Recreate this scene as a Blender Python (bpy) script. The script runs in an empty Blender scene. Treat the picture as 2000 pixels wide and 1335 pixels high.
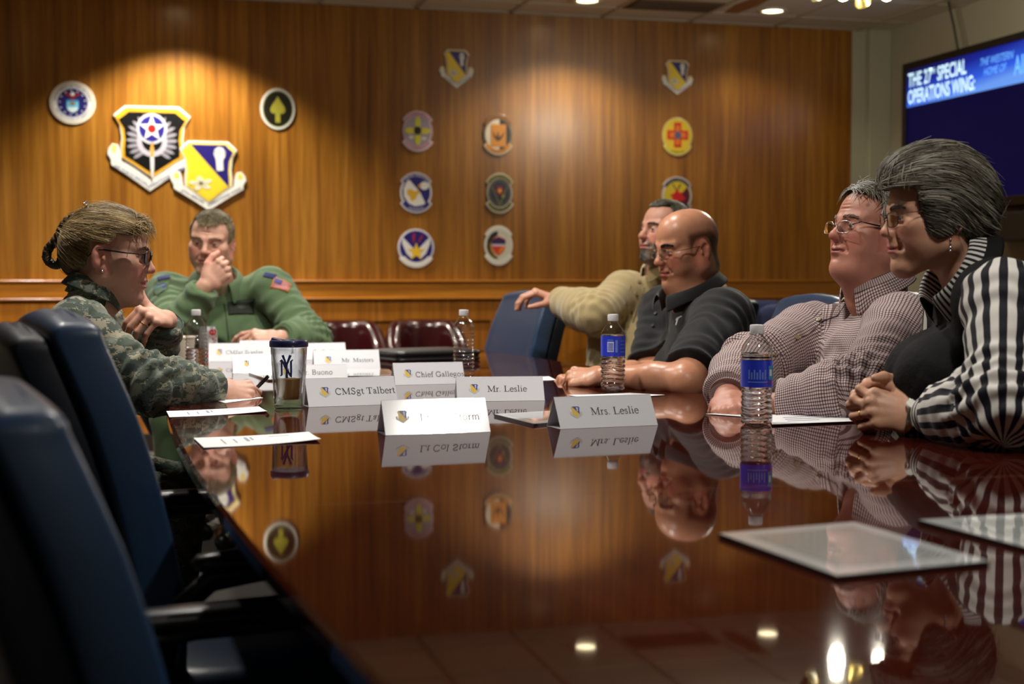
import bpy, bmesh, math, random
import numpy as np
from mathutils import Vector, Matrix
PI = math.pi
rnd = random.Random(7)
S = bpy.context.scene
COL = S.collection
# ------------------------------------------------------------------ camera geometry (metres; X along the back wall, Y towards it, Z up)
F_PX = 2000 * 50 / 36.0
YAW = math.radians(15.0); PITCH = math.atan(122.5 / F_PX)
CAM = Vector((0, 0, 1.04))
HF = Vector((math.sin(YAW), math.cos(YAW), 0))
RT = Vector((math.cos(YAW), -math.sin(YAW), 0))
FW = Vector((HF.x * math.cos(PITCH), HF.y * math.cos(PITCH), -math.sin(PITCH)))
UP = RT.cross(FW)
TABLE_Z = 0.745; CEIL_Z = 2.74; WALL_Y = 8.86; WALL_X = 5.04; LEFT_X = -2.8; REAR_Y = -1.8

def ray(px, py):
    return FW + RT * ((px - 1000) / F_PX) + UP * ((667.5 - py) / F_PX)
def at(px, py, d):
    r = ray(px, py); return CAM + r * (d / r.dot(HF))
def onz(px, py, z=TABLE_Z):
    r = ray(px, py); return CAM + r * ((z - CAM.z) / r.z)
def ony(px, py, y=WALL_Y):
    r = ray(px, py); return CAM + r * (y / r.y)
def onx(px, py, x):
    r = ray(px, py); return CAM + r * (x / r.x)

# ------------------------------------------------------------------ objects
def tag(o, label=None, cat=None, group=None, kind=None):
    if label: o['label'] = label
    if cat: o['category'] = cat
    if group: o['group'] = group
    if kind: o['kind'] = kind
    return o
def empty(name, loc=(0, 0, 0), rotz=0, label=None, cat=None, group=None):
    o = bpy.data.objects.new(name, None); COL.objects.link(o)
    o.location = loc; o.rotation_euler = (0, 0, rotz); o.empty_display_size = .1
    return tag(o, label, cat, group)
def link(name, me, mat, parent=None, loc=None, smooth=None):
    o = bpy.data.objects.new(name, me); COL.objects.link(o)
    if mat is not None:
        for m in (mat if isinstance(mat, (list, tuple)) else [mat]): me.materials.append(m)
    if parent is not None: o.parent = parent
    if loc is not None: o.location = loc
    if smooth is not None:
        me.polygons.foreach_set('use_smooth', [bool(smooth)] * len(me.polygons))
    return o
def copy_tree(o, parent=None):
    c = o.copy(); COL.objects.link(c)
    if parent is not None: c.parent = parent
    for ch in list(o.children): copy_tree(ch, c)
    return c

class MB:
    """collects simple shapes into one mesh"""
    def __init__(s): s.bm = bmesh.new()
    def box(s, lo, hi, M=None, mi=0):
        x0, y0, z0 = lo; x1, y1, z1 = hi
        P = [(x0,y0,z0),(x1,y0,z0),(x1,y1,z0),(x0,y1,z0),(x0,y0,z1),(x1,y0,z1),(x1,y1,z1),(x0,y1,z1)]
        V = [s.bm.verts.new(M @ Vector(p) if M else p) for p in P]
        for f in ((3,2,1,0),(4,5,6,7),(0,1,5,4),(1,2,6,5),(2,3,7,6),(3,0,4,7)):
            s.bm.faces.new([V[i] for i in f]).material_index = mi
        return s
    def prism(s, pts, fn, z0, z1, mi=0):
        """polygon pts (a,b) swept from depth z0 to z1; fn(a,b,z)->point"""
        A = [s.bm.verts.new(fn(a, b, z0)) for a, b in pts]; B = [s.bm.verts.new(fn(a, b, z1)) for a, b in pts]
        n = len(pts)
        fs = [s.bm.faces.new(B), s.bm.faces.new(A[::-1])]
        for i in range(n): fs.append(s.bm.faces.new((A[i], A[(i+1) % n], B[(i+1) % n], B[i])))
        for f in fs: f.material_index = mi
        return s
    def loft(s, rings, cap=True, closed=True, mi=0):
        R = [[s.bm.verts.new(p) for p in r] for r in rings]
        n = len(R[0])
        for a, b in zip(R, R[1:]):
            for i in range(n if closed else n - 1):
                s.bm.faces.new((a[i], a[(i+1) % n], b[(i+1) % n], b[i])).material_index = mi
        if cap and closed:
            s.bm.faces.new(R[0][::-1]).material_index = mi; s.bm.faces.new(R[-1]).material_index = mi
        return s
    def lathe(s, prof, n=32, M=None, mi=0):
        rings = []
        for r, z in prof:
            rings.append([(M @ Vector((r*math.cos(2*PI*i/n), r*math.sin(2*PI*i/n), z))) if M else (r*math.cos(2*PI*i/n), r*math.sin(2*PI*i/n), z) for i in range(n)])
        return s.loft(rings, cap=True, mi=mi)
    def tube(s, pts, r, n=8, mi=0, closed=False, flat=1.0):
        pts = [Vector(p) for p in pts]; rings = []
        N = len(pts); prev = None
        for i, p in enumerate(pts):
            if closed: t = pts[(i+1) % N] - pts[i-1]
            else: t = pts[min(i+1, N-1)] - pts[max(i-1, 0)]
            t.normalize()
            if prev is None:
                a = t.orthogonal() if abs(t.z) > .95 else t.cross(Vector((0,0,1)))
            else: a = prev - t * prev.dot(t)
            a.normalize(); prev = a; b = t.cross(a)
            rr = r[i] if isinstance(r, (list, tuple)) else r
            rings.append([p + a*(rr*math.cos(2*PI*k/n)) + b*(rr*flat*math.sin(2*PI*k/n)) for k in range(n)])
        if closed: rings.append(rings[0]); return s.loft(rings, cap=False, mi=mi)
        return s.loft(rings, mi=mi)
    def build(s, name, mat, parent=None, smooth=False, loc=None, bevel=0, seg=2, subsurf=0, weld=False, auto=None):
        if weld: bmesh.ops.remove_doubles(s.bm, verts=s.bm.verts, dist=1e-5)
        bmesh.ops.recalc_face_normals(s.bm, faces=s.bm.faces)
        me = bpy.data.meshes.new(name); s.bm.to_mesh(me); s.bm.free()
        o = link(name, me, mat, parent, loc, smooth)
        if bevel:
            m = o.modifiers.new('bevel', 'BEVEL'); m.width = bevel; m.segments = seg; m.limit_method = 'ANGLE'; m.angle_limit = math.radians(40)
        if subsurf:
            m = o.modifiers.new('sub', 'SUBSURF'); m.levels = subsurf; m.render_levels = subsurf
        if auto is not None or (bevel and smooth):
            try: me.set_sharp_from_angle(angle=math.radians(auto or 50))
            except Exception: pass
        return o

# ------------------------------------------------------------------ materials
def lin(r, g, b):
    f = lambda c: (c/255/12.92) if c/255 <= .04045 else ((c/255+.055)/1.055)**2.4
    return (f(r), f(g), f(b), 1)
MATS = {}
def mat(name, rgb, rough=.5, metal=0, spec=.5, coat=0, coat_rough=.05, trans=0, ior=1.5, emit=None, emit_s=0, sheen=0, noise=None, bump=None, sss=0):
    if name in MATS: return MATS[name]
    m = bpy.data.materials.new(name); m.use_nodes = True
    nt = m.node_tree; b = nt.nodes['Principled BSDF']
    c = lin(*rgb); b.inputs['Base Color'].default_value = c
    b.inputs['Roughness'].default_value = rough; b.inputs['Metallic'].default_value = metal
    b.inputs['Specular IOR Level'].default_value = spec; b.inputs['IOR'].default_value = ior
    b.inputs['Coat Weight'].default_value = coat; b.inputs['Coat Roughness'].default_value = coat_rough
    b.inputs['Transmission Weight'].default_value = trans
    b.inputs['Sheen Weight'].default_value = sheen
    if sss:
        b.inputs['Subsurface Weight'].default_value = sss; b.inputs['Subsurface Radius'].default_value = (.012, .005, .003); b.inputs['Subsurface Scale'].default_value = 1
    if emit: b.inputs['Emission Color'].default_value = lin(*emit); b.inputs['Emission Strength'].default_value = emit_s
    tc = None
    if noise or bump: tc = nt.nodes.new('ShaderNodeTexCoord')
    if noise:
        sc, amt = noise
        n = nt.nodes.new('ShaderNodeTexNoise'); n.inputs['Scale'].default_value = sc; n.inputs['Detail'].default_value = 4
        nt.links.new(tc.outputs['Object'], n.inputs['Vector'])
        mx = nt.nodes.new('ShaderNodeMix'); mx.data_type = 'RGBA'
        mx.inputs['A'].default_value = tuple(x*(1-amt) for x in c[:3]) + (1,); mx.inputs['B'].default_value = tuple(min(1, x*(1+amt)) for x in c[:3]) + (1,)
        nt.links.new(n.outputs['Fac'], mx.inputs['Factor']); nt.links.new(mx.outputs['Result'], b.inputs['Base Color'])
    if bump:
        sc, st = bump
        n = nt.nodes.new('ShaderNodeTexNoise'); n.inputs['Scale'].default_value = sc; n.inputs['Detail'].default_value = 3
        nt.links.new(tc.outputs['Object'], n.inputs['Vector'])
        bp = nt.nodes.new('ShaderNodeBump'); bp.inputs['Strength'].default_value = st; bp.inputs['Distance'].default_value = .004
        nt.links.new(n.outputs['Fac'], bp.inputs['Height']); nt.links.new(bp.outputs['Normal'], b.inputs['Normal'])
    MATS[name] = m
    return m
class NT:
    """little node helper"""
    def __init__(s, m): s.nt = m.node_tree; s.b = s.nt.nodes['Principled BSDF']
    def n(s, t, **kw):
        x = s.nt.nodes.new('ShaderNode' + t)
        for k, v in kw.items():
            if k in x.inputs.keys(): x.inputs[k].default_value = v
            else: setattr(x, k, v)
        return x
    def l(s, a, b): s.nt.links.new(a, b)
    def ramp(s, src, stops, interp='LINEAR'):
        r = s.n('ValToRGB'); cr = r.color_ramp; cr.interpolation = interp
        while len(cr.elements) > 1: cr.elements.remove(cr.elements[-1])
        cr.elements[0].position = stops[0][0]; cr.elements[0].color = stops[0][1]
        for p, c in stops[1:]:
            e = cr.elements.new(p); e.color = c
        s.l(src, r.inputs['Fac']); return r.outputs['Color']
    def math(s, op, a, b=None):
        x = s.n('Math', operation=op)
        for i, v in enumerate((a, b)):
            if v is None: continue
            if isinstance(v, (int, float)): x.inputs[i].default_value = v
            else: s.l(v, x.inputs[i])
        return x.outputs[0]
    def mapping(s, src, scale=(1,1,1), loc=(0,0,0), rot=(0,0,0)):
        x = s.n('Mapping'); x.inputs['Scale'].default_value = scale; x.inputs['Location'].default_value = loc; x.inputs['Rotation'].default_value = rot
        s.l(src, x.inputs['Vector']); return x.outputs['Vector']
    def mix(s, fac, a, b, blend='MIX'):
        x = s.n('Mix', data_type='RGBA', blend_type=blend)
        for k, v in (('Factor', fac), ('A', a), ('B', b)):
            sock = [i for i in x.inputs if i.name == k and (i.type == ('VALUE' if k == 'Factor' else 'RGBA'))][0]
            if isinstance(v, (int, float, tuple)): sock.default_value = v
            else: s.l(v, sock)
        return [o for o in x.outputs if o.type == 'RGBA'][0]
def wood(name, dark, mid, light, grain=(26, 26, 1.1), axis=2, rough=.35, coat=.5, coat_rough=.12, amt=1.0, seam=0):
    m = mat(name, mid, rough, coat=coat, coat_rough=coat_rough); g = NT(m)
    tc = g.n('TexCoord').outputs['Object']
    v = g.mapping(tc, grain)
    n1 = g.n('TexNoise', Scale=1.0, Detail=6.0, Roughness=.62, Distortion=.35); g.l(v, n1.inputs['Vector'])
    v2 = g.mapping(tc, tuple(x*.22 for x in grain), (3.1, 1.7, .4))
    n2 = g.n('TexNoise', Scale=1.0, Detail=3.0); g.l(v2, n2.inputs['Vector'])
    v3 = g.mapping(tc, tuple(x*4.2 for x in grain), (1, 7, 2))
    n3 = g.n('TexNoise', Scale=1.0, Detail=2.0); g.l(v3, n3.inputs['Vector'])
    f = g.math('ADD', g.math('MULTIPLY', n1.outputs['Fac'], .5), g.math('ADD', g.math('MULTIPLY', n2.outputs['Fac'], .32), g.math('MULTIPLY', n3.outputs['Fac'], .18)))
    c = g.ramp(f, [(.34, lin(*dark)), (.5, lin(*mid)), (.64, lin(*light))])
    if seam:
        sx = g.n('SeparateXYZ'); g.l(tc, sx.inputs[0])
        fr = g.math('FRACT', g.math('DIVIDE', g.math('ADD', sx.outputs[0], .32), seam))
        k = g.math('GREATER_THAN', fr, .9975)
        c = g.mix(g.math('MULTIPLY', k, .6), c, lin(*dark))
    g.l(c, g.b.inputs['Base Color'])
    return m
def ell(cx, cy, rx, ry, n=40, a0=0, a1=2*PI):
    full = abs(a1-a0-2*PI) < 1e-6
    k = n if full else n+1
    return [(cx+rx*math.cos(a0+(a1-a0)*i/n), cy+ry*math.sin(a0+(a1-a0)*i/n)) for i in range(k)]
def text_polys(txt, size=1.0, bold=False, align='CENTER', shear=0, width=1.0):
    """sans lettering as (verts2d, faces)"""
    cu = bpy.data.curves.new('lettering', 'FONT'); cu.body = txt; cu.size = size; cu.align_x = align; cu.align_y = 'CENTER'; cu.shear = shear
    cu.resolution_u = 3
    if bold: cu.offset = .018*size
    o = bpy.data.objects.new('lettering', cu); COL.objects.link(o)
    dg = bpy.context.evaluated_depsgraph_get(); me = o.evaluated_get(dg).to_mesh()
    V = [(v.co.x*width, v.co.y) for v in me.vertices]; Fc = [tuple(p.vertices) for p in me.polygons]
    o.evaluated_get(dg).to_mesh_clear(); bpy.data.objects.remove(o); bpy.data.curves.remove(cu)
    return V, Fc
def lettering(name, V, Fc, fn, mat_, parent=None):
    me = bpy.data.meshes.new(name); me.from_pydata([fn(a, b) for a, b in V], [], Fc); me.update()
    return link(name, me, mat_, parent)
# ================================================================== the room
WOOD_END = 4.78
m_panel = wood('oak_panelling', (104, 60, 14), (144, 92, 26), (174, 120, 44), grain=(30, 30, .9), rough=.32, coat=.35, coat_rough=.22, seam=1.22)
m_rail = wood('oak_rail', (128, 72, 14), (172, 106, 24), (196, 130, 40), grain=(1.2, 14, 30), rough=.35, coat=.4, coat_rough=.2)
m_dado = wood('oak_dado', (118, 66, 14), (160, 96, 22), (186, 120, 38), grain=(30, 30, 1.2), rough=.35, coat=.4, coat_rough=.2)
m_paint = mat('wall_paint', (176, 172, 148), .75, noise=(3, .05), bump=(120, .1))
m_ceil = mat('ceiling_tile', (206, 198, 180), .9, noise=(160, .12), bump=(220, .3))
m_tbar = mat('ceiling_grid', (176, 168, 150), .6)
m_carpet = mat('carpet', (86, 80, 76), .95, noise=(300, .35), bump=(400, .5))
def struct(name, mb, m, parent=None, **k):
    o = mb.build(name, m, parent, **k)
    if parent is None: o['kind'] = 'structure'
    return o
struct('floor', MB().box((LEFT_X-.2, REAR_Y-.2, -.1), (WALL_X+.2, WALL_Y+.2, 0)), m_carpet)
struct('wall_left', MB().box((LEFT_X-.12, REAR_Y-.12, 0), (LEFT_X, WALL_Y+.12, CEIL_Z+.1)), m_paint)
struct('wall_right', MB().box((WALL_X, REAR_Y-.12, 0), (WALL_X+.12, WALL_Y+.12, CEIL_Z+.1)), m_paint)
struct('wall_rear', MB().box((LEFT_X, REAR_Y-.12, 0), (WALL_X, REAR_Y, CEIL_Z+.1)), m_paint)
struct('wall_back', MB().box((LEFT_X, WALL_Y, 0), (WOOD_END, WALL_Y+.12, CEIL_Z+.1)), m_panel)
struct('wall_corner', MB().box((WOOD_END, WALL_Y-.0, 0), (WALL_X, WALL_Y+.12, CEIL_Z+.1)), m_paint)
struct('trim_corner', MB().box((WOOD_END+.1, WALL_Y-.07, 0), (WALL_X, WALL_Y, CEIL_Z)), m_paint, bevel=.006)
# wainscot on the back wall: framed panels under a chair rail
RAIL_T, RAIL_B = 1.035, .925
mb = MB()
mb.box((LEFT_X, WALL_Y-.035, RAIL_B), (WOOD_END, WALL_Y, RAIL_T-.012)); mb.box((LEFT_X, WALL_Y-.05, RAIL_T-.014), (WOOD_END, WALL_Y, RAIL_T))
mb.box((LEFT_X, WALL_Y-.045, RAIL_B-.012), (WOOD_END, WALL_Y, RAIL_B+.002))
struct('trim_1', mb, m_rail, bevel=.004)
mb = MB()
mb.box((LEFT_X, WALL_Y-.024, .775), (WOOD_END, WALL_Y, RAIL_B-.012)); mb.box((LEFT_X, WALL_Y-.024, .1), (WOOD_END, WALL_Y, .22))
xs_st = [LEFT_X]
sx0 = ony(712, 620).x
while sx0 > LEFT_X: sx0 -= .86
k = sx0 + .86
while k < WOOD_END: xs_st.append(k); k += .86
for x in xs_st: mb.box((x-.05, WALL_Y-.0238, .215), (x+.05, WALL_Y, .78))
struct('trim_2', mb, m_dado, bevel=.004)
mb = MB()
for a, b in zip(xs_st, xs_st[1:] + [WOOD_END]): mb.box((a+.045, WALL_Y-.008, .21), (b-.045, WALL_Y, .785))
struct('trim_3', mb, m_dado)
struct('baseboard_back', MB().box((LEFT_X, WALL_Y-.03, 0), (WOOD_END, WALL_Y, .11)), mat('dark_base', (40, 28, 18), .5), bevel=.004)
struct('baseboard_right', MB().box((WALL_X-.012, REAR_Y, 0), (WALL_X, WALL_Y-.08, .1)), MATS['dark_base'])
struct('baseboard_left', MB().box((LEFT_X, REAR_Y, 0), (LEFT_X+.012, WALL_Y-.05, .1)), MATS['dark_base'])

# ---- ceiling: tiles in a T-bar grid, one brown tile near the back wall, cut where the downlights sit
TILE = .61
GX0 = onz(990, 30, CEIL_Z).x - 4*TILE; GY1 = WALL_Y - .34
struct('ceiling', MB().box((LEFT_X-.1, REAR_Y-.1, CEIL_Z+.001), (WALL_X+.1, WALL_Y+.1, CEIL_Z+.1)), m_ceil)
mb = MB()
x = GX0 - TILE*8
while x < WALL_X:
    if x > LEFT_X: mb.box((x-.012, REAR_Y, CEIL_Z-.006), (x+.012, WALL_Y, CEIL_Z+.002))
    x += TILE
y = GY1
while y > REAR_Y:
    mb.box((LEFT_X, y-.012, CEIL_Z-.0055), (WALL_X, y+.012, CEIL_Z+.002)); y -= TILE
mb.box((LEFT_X, WALL_Y-.025, CEIL_Z-.006), (WALL_X, WALL_Y, CEIL_Z+.002))
struct('trim_4', mb, m_tbar)
# a stained tile and a brown slatted return-air grille in the ceiling
bt = onz(1310, 8, CEIL_Z); bx = GX0 + TILE*math.floor((bt.x-GX0)/TILE)
mb = MB(); y1 = GY1 - .012
mb.box((bx+.02, y1-.30, CEIL_Z-.008), (bx+TILE-.02, y1-.01, CEIL_Z))
gr = mb.build('ceiling_vent', mat('vent_brown', (92, 66, 32), .6))
tag(gr, 'brown return-air vent panel set in the pale tiled ceiling', 'vent')
mb = MB()
for i in range(9): mb.box((bx+.04, y1-.05-.028*i, CEIL_Z-.013), (bx+TILE-.04, y1-.035-.028*i, CEIL_Z-.0075))
mb.build('slats', mat('vent_slat', (70, 48, 22), .6), gr)
st = onz(1465, 8, CEIL_Z)
m_stain = mat('rust_stain', (150, 96, 40), .9)
mb = MB(); mb.prism([(-.05, -.32), (.03, -.34), (.07, .0), (.05, .3), (-.04, .32), (-.08, .05)], lambda a, b, z: (st.x+a, st.y+b, z), CEIL_Z-.0015, CEIL_Z)
tag(mb.build('rust_strip', m_stain), 'rust-coloured strip on the ceiling between the vent and the track spotlights', 'ceiling strip')

# ---- ceiling lamps
m_lamp = mat('lamp_glow', (255, 240, 205), .5, emit=(255, 232, 185), emit_s=9)
m_trimring = mat('lamp_trim', (225, 220, 205), .35, metal=.2)
def spot(loc, power, angle, blend, color=(1, .86, .66), r=.04, target=None, name='spot_beam'):
    l = bpy.data.lights.new(name, 'SPOT'); l.energy = power; l.spot_size = math.radians(angle); l.spot_blend = blend; l.color = color; l.shadow_soft_size = r
    o = bpy.data.objects.new(name, l); COL.objects.link(o); o.location = loc
    d = (Vector(target) - Vector(loc)) if target is not None else Vector((0, 0, -1))
    o.rotation_euler = d.to_track_quat('-Z', 'Y').to_euler()
    return o
def can_proto():
    r = empty('recessed_downlight')
    mb = MB(); prof = [(.062, .0), (.092, .0), (.096, -.006), (.09, -.012), (.068, -.010), (.062, -.002)]
    n = 32; mb.loft([[(a*math.cos(2*PI*i/n), a*math.sin(2*PI*i/n), z) for i in range(n)] for a, z in prof + [prof[0]]], cap=False)
    mb.build('trim_ring', m_trimring, r, smooth=True)
    MB().lathe([(.001, -.004), (.066, -.004), (.066, 0.0), (.001, 0.0)], 28).build('lamp', m_lamp, r, smooth=False)
    return r
can0 = None
def can(loc, label, power, angle=120, blend=.35, color=(1, .86, .66), target=None, r=.05):
    global can0
    o = can_proto() if can0 is None else copy_tree(can0)
    if can0 is None: can0 = o
    o.location = (loc[0], loc[1], CEIL_Z)
    tag(o, label, 'downlight', 'recessed downlights in the ceiling')
    if power: spot((loc[0], loc[1], CEIL_Z-.02), power, angle, blend, color, r, target)
    return o
WARM = (1, .91, .76)
pc1, pc2 = onz(1147, 0, CEIL_Z), onz(1509, 20, CEIL_Z)
wl = ony(352, 100)
KW = 1.0
can(pc1, 'recessed downlight over the shield plaque, left of the two lit ones near the back wall', 62*KW, 128, .5, WARM)
can(pc2, 'recessed downlight right of the brown vent, nearest the track spotlights', 17*KW, 130, .5, WARM)
can((wl.x, WALL_Y-.48), 'recessed downlight washing the wall above the big black shield plaque', 215*KW, 118, .5, (1, .93, .78))
_a, _b = onz(753, 850), onz(958, 843); _ax = (_b-_a).normalized(); _bk = Vector((-_ax.y, _ax.x, 0))
_n = -_bk*math.sin(math.radians(60)) + Vector((0, 0, 1))*math.cos(math.radians(60)); _c = (_a+_b)/2+Vector((0, 0, .032)); _v = (CAM-_c).normalized()
_l = _n*(2*_n.dot(_v))-_v; GLARE = _c+_l*((CEIL_Z-_c.z)/_l.z)
TABLE_CANS = [((.8, -.9), 45), ((GLARE.x, GLARE.y), 70), ((1.3, 1.5), 34), ((.5, 3.3), 105), ((1.15, 4.5), 100), ((.3, 5.05), 110), ((-.4, 3.9), 85), ((-.7, 7.1), 260), ((1.0, 7.15), 170)]  # first entry is an unseen fill lamp added behind the camera
names = ['behind the camera, an unseen lamp added as fill', 'near the left end of the table', 'near the right end of the table', 'over the middle of the table left of its centre', 'over the table in front of the man in black', 'over the far left part of the table', 'over the row of blue chairs on the left', 'between the man in green and the panelled wall', 'between the far end of the table and the panelled wall']
for (p, w), nm in zip(TABLE_CANS, names):
    can(p, 'recessed downlight ' + nm, w*KW, 125, .5, (1, .955, .875), r=.06)

# ---- track with adjustable spots at the upper right
b1, b2 = at(1647, -4, 6.9), at(1732, -8, 6.9)
m_black = mat('black_metal', (22, 22, 22), .4, metal=.6); m_brass = mat('brass_dark', (96, 84, 40), .35, metal=.8)
tr = empty('track_light', ((b1.x+b2.x)/2, (b1.y+b2.y)/2, CEIL_Z), 0, 'ceiling track with four small adjustable spotlights near the right wall', 'track light')
tr.rotation_euler = (0, 0, math.atan2(b2.y-b1.y, b2.x-b1.x))
L = (b2-b1).length
MB().box((-.55, -.018, -.205), (.55, .018, -.18)).build('track_rail', m_brass, tr, bevel=.003)
for sx in (-.4, .4): MB().tube([(sx, 0, -.185), (sx, 0, -.001)], .006, 8).build('hanger_rod', m_brass, tr, smooth=True)
def head(x, y, z, tilt, azim, lit):
    M = Matrix.Translation((x, y, z)) @ Matrix.Rotation(azim, 4, 'Z') @ Matrix.Rotation(tilt, 4, 'X')
    mb = MB(); mb.lathe([(.001, .075), (.018, .075), (.024, .06), (.027, .03), (.036, .0), (.037, -.012), (.032, -.012), (.031, -.003), (.001, -.003)], 20, M)
    h = mb.build('spot_head', m_brass if not lit else m_black, tr, smooth=True, auto=40)
    MB().tube([(x, y, z+.06), (x, y, -.19)], .007, 8).build('stem', m_brass, h)
    mb = MB(); mb.lathe([(.001, -.034), (.014, -.030), (.026, -.018), (.030, -.008), (.001, -.008)], 20, M)
    mb.build('bulb', mat('bulb_glow', (255, 245, 210), .4, emit=(255, 236, 180), emit_s=60) if lit else m_lamp_off, h, smooth=True)
m_lamp_off = mat('bulb_off', (190, 185, 160), .2)
za = b1.z - CEIL_Z + .02
head(-L/2, 0, za, .35, .2, True); head(L/2, 0, za, .4, -.3, True)
head(-L/2-.13, -.02, za-.005, -.7, .9, False); head(-L/2+.1, .03, za-.03, .9, -.6, False)
def bulb(loc, power, r=.03, color=WARM):
    l = bpy.data.lights.new('bulb_light', 'POINT'); l.energy = power; l.shadow_soft_size = r; l.color = color; o = bpy.data.objects.new('bulb_light', l); COL.objects.link(o); o.location = loc
for b in (b1, b2): bulb((b.x, b.y, b.z-.07), 21)
for b in (b1, b2): spot((b.x, b.y, b.z-.06), 26, 105, .8, (1, .91, .74), .03, (b.x-.6, b.y-1.2, .7), 'track_beam')

# ---- television hung on the right wall
TVX = 4.80
tA = onx(1766, 126, TVX); zb = onx(1958, 396, TVX)
H = tA.z - zb.z + .02; W = H*1.74
tv = empty('television', (TVX, tA.y, tA.z), 0, 'large wall-hung television with a dark blue screen and a bright title banner', 'television')
def tvp(a, b, z): return (z, -a, -b)          # a: along the wall towards the camera, b: down
m_tvb = mat('tv_bezel', (12, 11, 10), .35)
mb = MB(); mb.prism([(0, 0), (W, 0), (W, H), (0, H)], tvp, .0, .10); mb.build('housing', m_tvb, tv, bevel=.006)
bz = .045
fr = MB()
for r in ((0, 0, W, bz), (0, H-bz-.01, W, H), (0, bz, bz, H-bz-.01), (W-bz, bz, W, H-bz-.01)):
    fr.prism([(r[0], r[1]), (r[2], r[1]), (r[2], r[3]), (r[0], r[3])], tvp, -.014, .0)
fr.build('bezel', m_tvb, tv, bevel=.003)
m_scr = mat('screen_navy', (2, 2, 8), .5, spec=.15, emit=(9, 9, 72), emit_s=.42)
mb = MB(); mb.prism([(bz, bz), (W-bz, bz), (W-bz, H-bz-.01), (bz, H-bz-.01)], tvp, -.002, .001); scr = mb.build('screen', m_scr, tv)
m_ban = mat('screen_banner', (3, 3, 10), .3, emit=(40, 90, 235), emit_s=.9); g = NT(m_ban)
tc = g.n('TexCoord').outputs['Object']; sx = g.n('SeparateXYZ'); g.l(tc, sx.inputs[0])
bh = .235
f = g.math('DIVIDE', g.math('MULTIPLY', sx.outputs[2], -1.0), bz+bh)
fy = g.math('MULTIPLY', sx.outputs[1], -.9)
f2 = g.math('SUBTRACT', f, g.math('MULTIPLY', g.math('SUBTRACT', .55, fy), .35))
c = g.ramp(f2, [(.0, lin(4, 8, 60)), (.35, lin(14, 34, 150)), (.75, lin(44, 96, 235)), (1, lin(110, 165, 255))])
g.l(c, g.b.inputs['Emission Color'])
mb = MB(); mb.prism([(bz, bz), (W-bz, bz), (W-bz, bz+bh), (bz, bz+bh)], tvp, -.0035, -.002); mb.build('title_banner', m_ban, scr)
m_tvt = mat('screen_text', (255, 255, 255), .5, emit=(190, 240, 255), emit_s=1.15)
m_tvt2 = mat('screen_text_blue', (80, 150, 255), .5, emit=(110, 180, 255), emit_s=1.0)
def tvtext(s, x, y, size, w, m, bold=True, shear=0):
    V, Fc = text_polys(s, size, bold, 'LEFT', shear, w)
    lettering('title_text', V, Fc, lambda a, b: tvp(x+a, y-b, -.0042), m, scr)
tvtext('THE 27', bz+.012, bz+.072, .122, .72, m_tvt); tvtext('TH', bz+.272, bz+.045, .05, .8, m_tvt); tvtext('SPECIAL', bz+.350, bz+.072, .122, .72, m_tvt)
tvtext('OPERATIONS WING:', bz+.012, bz+.178, .122, .655, m_tvt)
tvtext('THE WESTERN', bz+.80, bz+.07, .062, .8, m_tvt2, False, .35); tvtext('HOME OF', bz+.84, bz+.13, .062, .8, m_tvt2, False, .35)
tvtext('AIR COMMANDOS', bz+1.14, bz+.14, .15, .62, m_tvt2)
mb = MB(); mb.box((.1, -W*.62, -H*.7), (WALL_X-TVX-.004, -W*.38, -H*.3)); mb.build('wall_bracket', m_tvb, tv)
# dark control shelf under it
sh = MB(); c0 = onx(1966, 400, TVX)
sh.box((TVX-.02, c0.y-1.3, c0.z-.2), (WALL_X, c0.y+.35, c0.z-.04))
tag(sh.build('equipment_shelf', mat('shelf_dark', (30, 26, 20), .5), bevel=.006), 'dark equipment shelf fixed to the wall under the television', 'shelf')
# cable from the ceiling to the television
k0, k1 = onx(1853, 6, TVX+.06), onx(1872, 103, TVX+.06)
mb = MB(); mb.tube([(TVX+.06, k0.y, CEIL_Z-.001), k0, (k0.lerp(k1, .5) + Vector((.0, -.006, 0))), (k1.x, k1.y, tA.z-.002)], .0065, 8)
tag(mb.build('power_cable', mat('cable', (26, 24, 16), .6), smooth=True), 'black cable hanging from the ceiling down to the television', 'cable')
# outlet on the wainscot
op = ony(1075, 651)
mb = MB(); mb.box((op.x-.036, WALL_Y-.030, op.z-.06), (op.x+.036, WALL_Y-.0238, op.z+.06))
ou = tag(mb.build('power_outlet', mat('outlet_brown', (34, 20, 12), .45), bevel=.003), 'dark brown power outlet plate on the wooden wainscot', 'outlet')
mb = MB()
for dz in (-.026, .026): mb.prism(ell(op.x, op.z+dz, .017, .02, 16), lambda a, b, z: (a, z, b), WALL_Y-.032, WALL_Y-.029)
mb.build('sockets', mat('outlet_dark', (20, 12, 8), .5), ou)

# ---- camera, world
cd = bpy.data.cameras.new('camera'); cd.lens = 50; cd.sensor_width = 36; cd.clip_start = .05; cd.clip_end = 60
cam = bpy.data.objects.new('camera', cd); COL.objects.link(cam); cam.location = CAM
cam.rotation_euler = Matrix((RT, UP, -FW)).transposed().to_euler()
cd.dof.use_dof = True; cd.dof.focus_distance = 3.25; cd.dof.aperture_fstop = 3.6; cd.dof.aperture_blades = 7
S.camera = cam
w = bpy.data.worlds.new('world'); S.world = w; w.use_nodes = True
w.node_tree.nodes['Background'].inputs[0].default_value = (.9, .85, .8, 1); w.node_tree.nodes['Background'].inputs[1].default_value = .0
S.view_settings.view_transform = 'Standard'; S.view_settings.look = 'None'; S.view_settings.gamma = 1; S.view_settings.exposure = .0
S.cycles.use_denoising = True; S.cycles.use_adaptive_sampling = True; S.cycles.adaptive_threshold = .02
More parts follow.
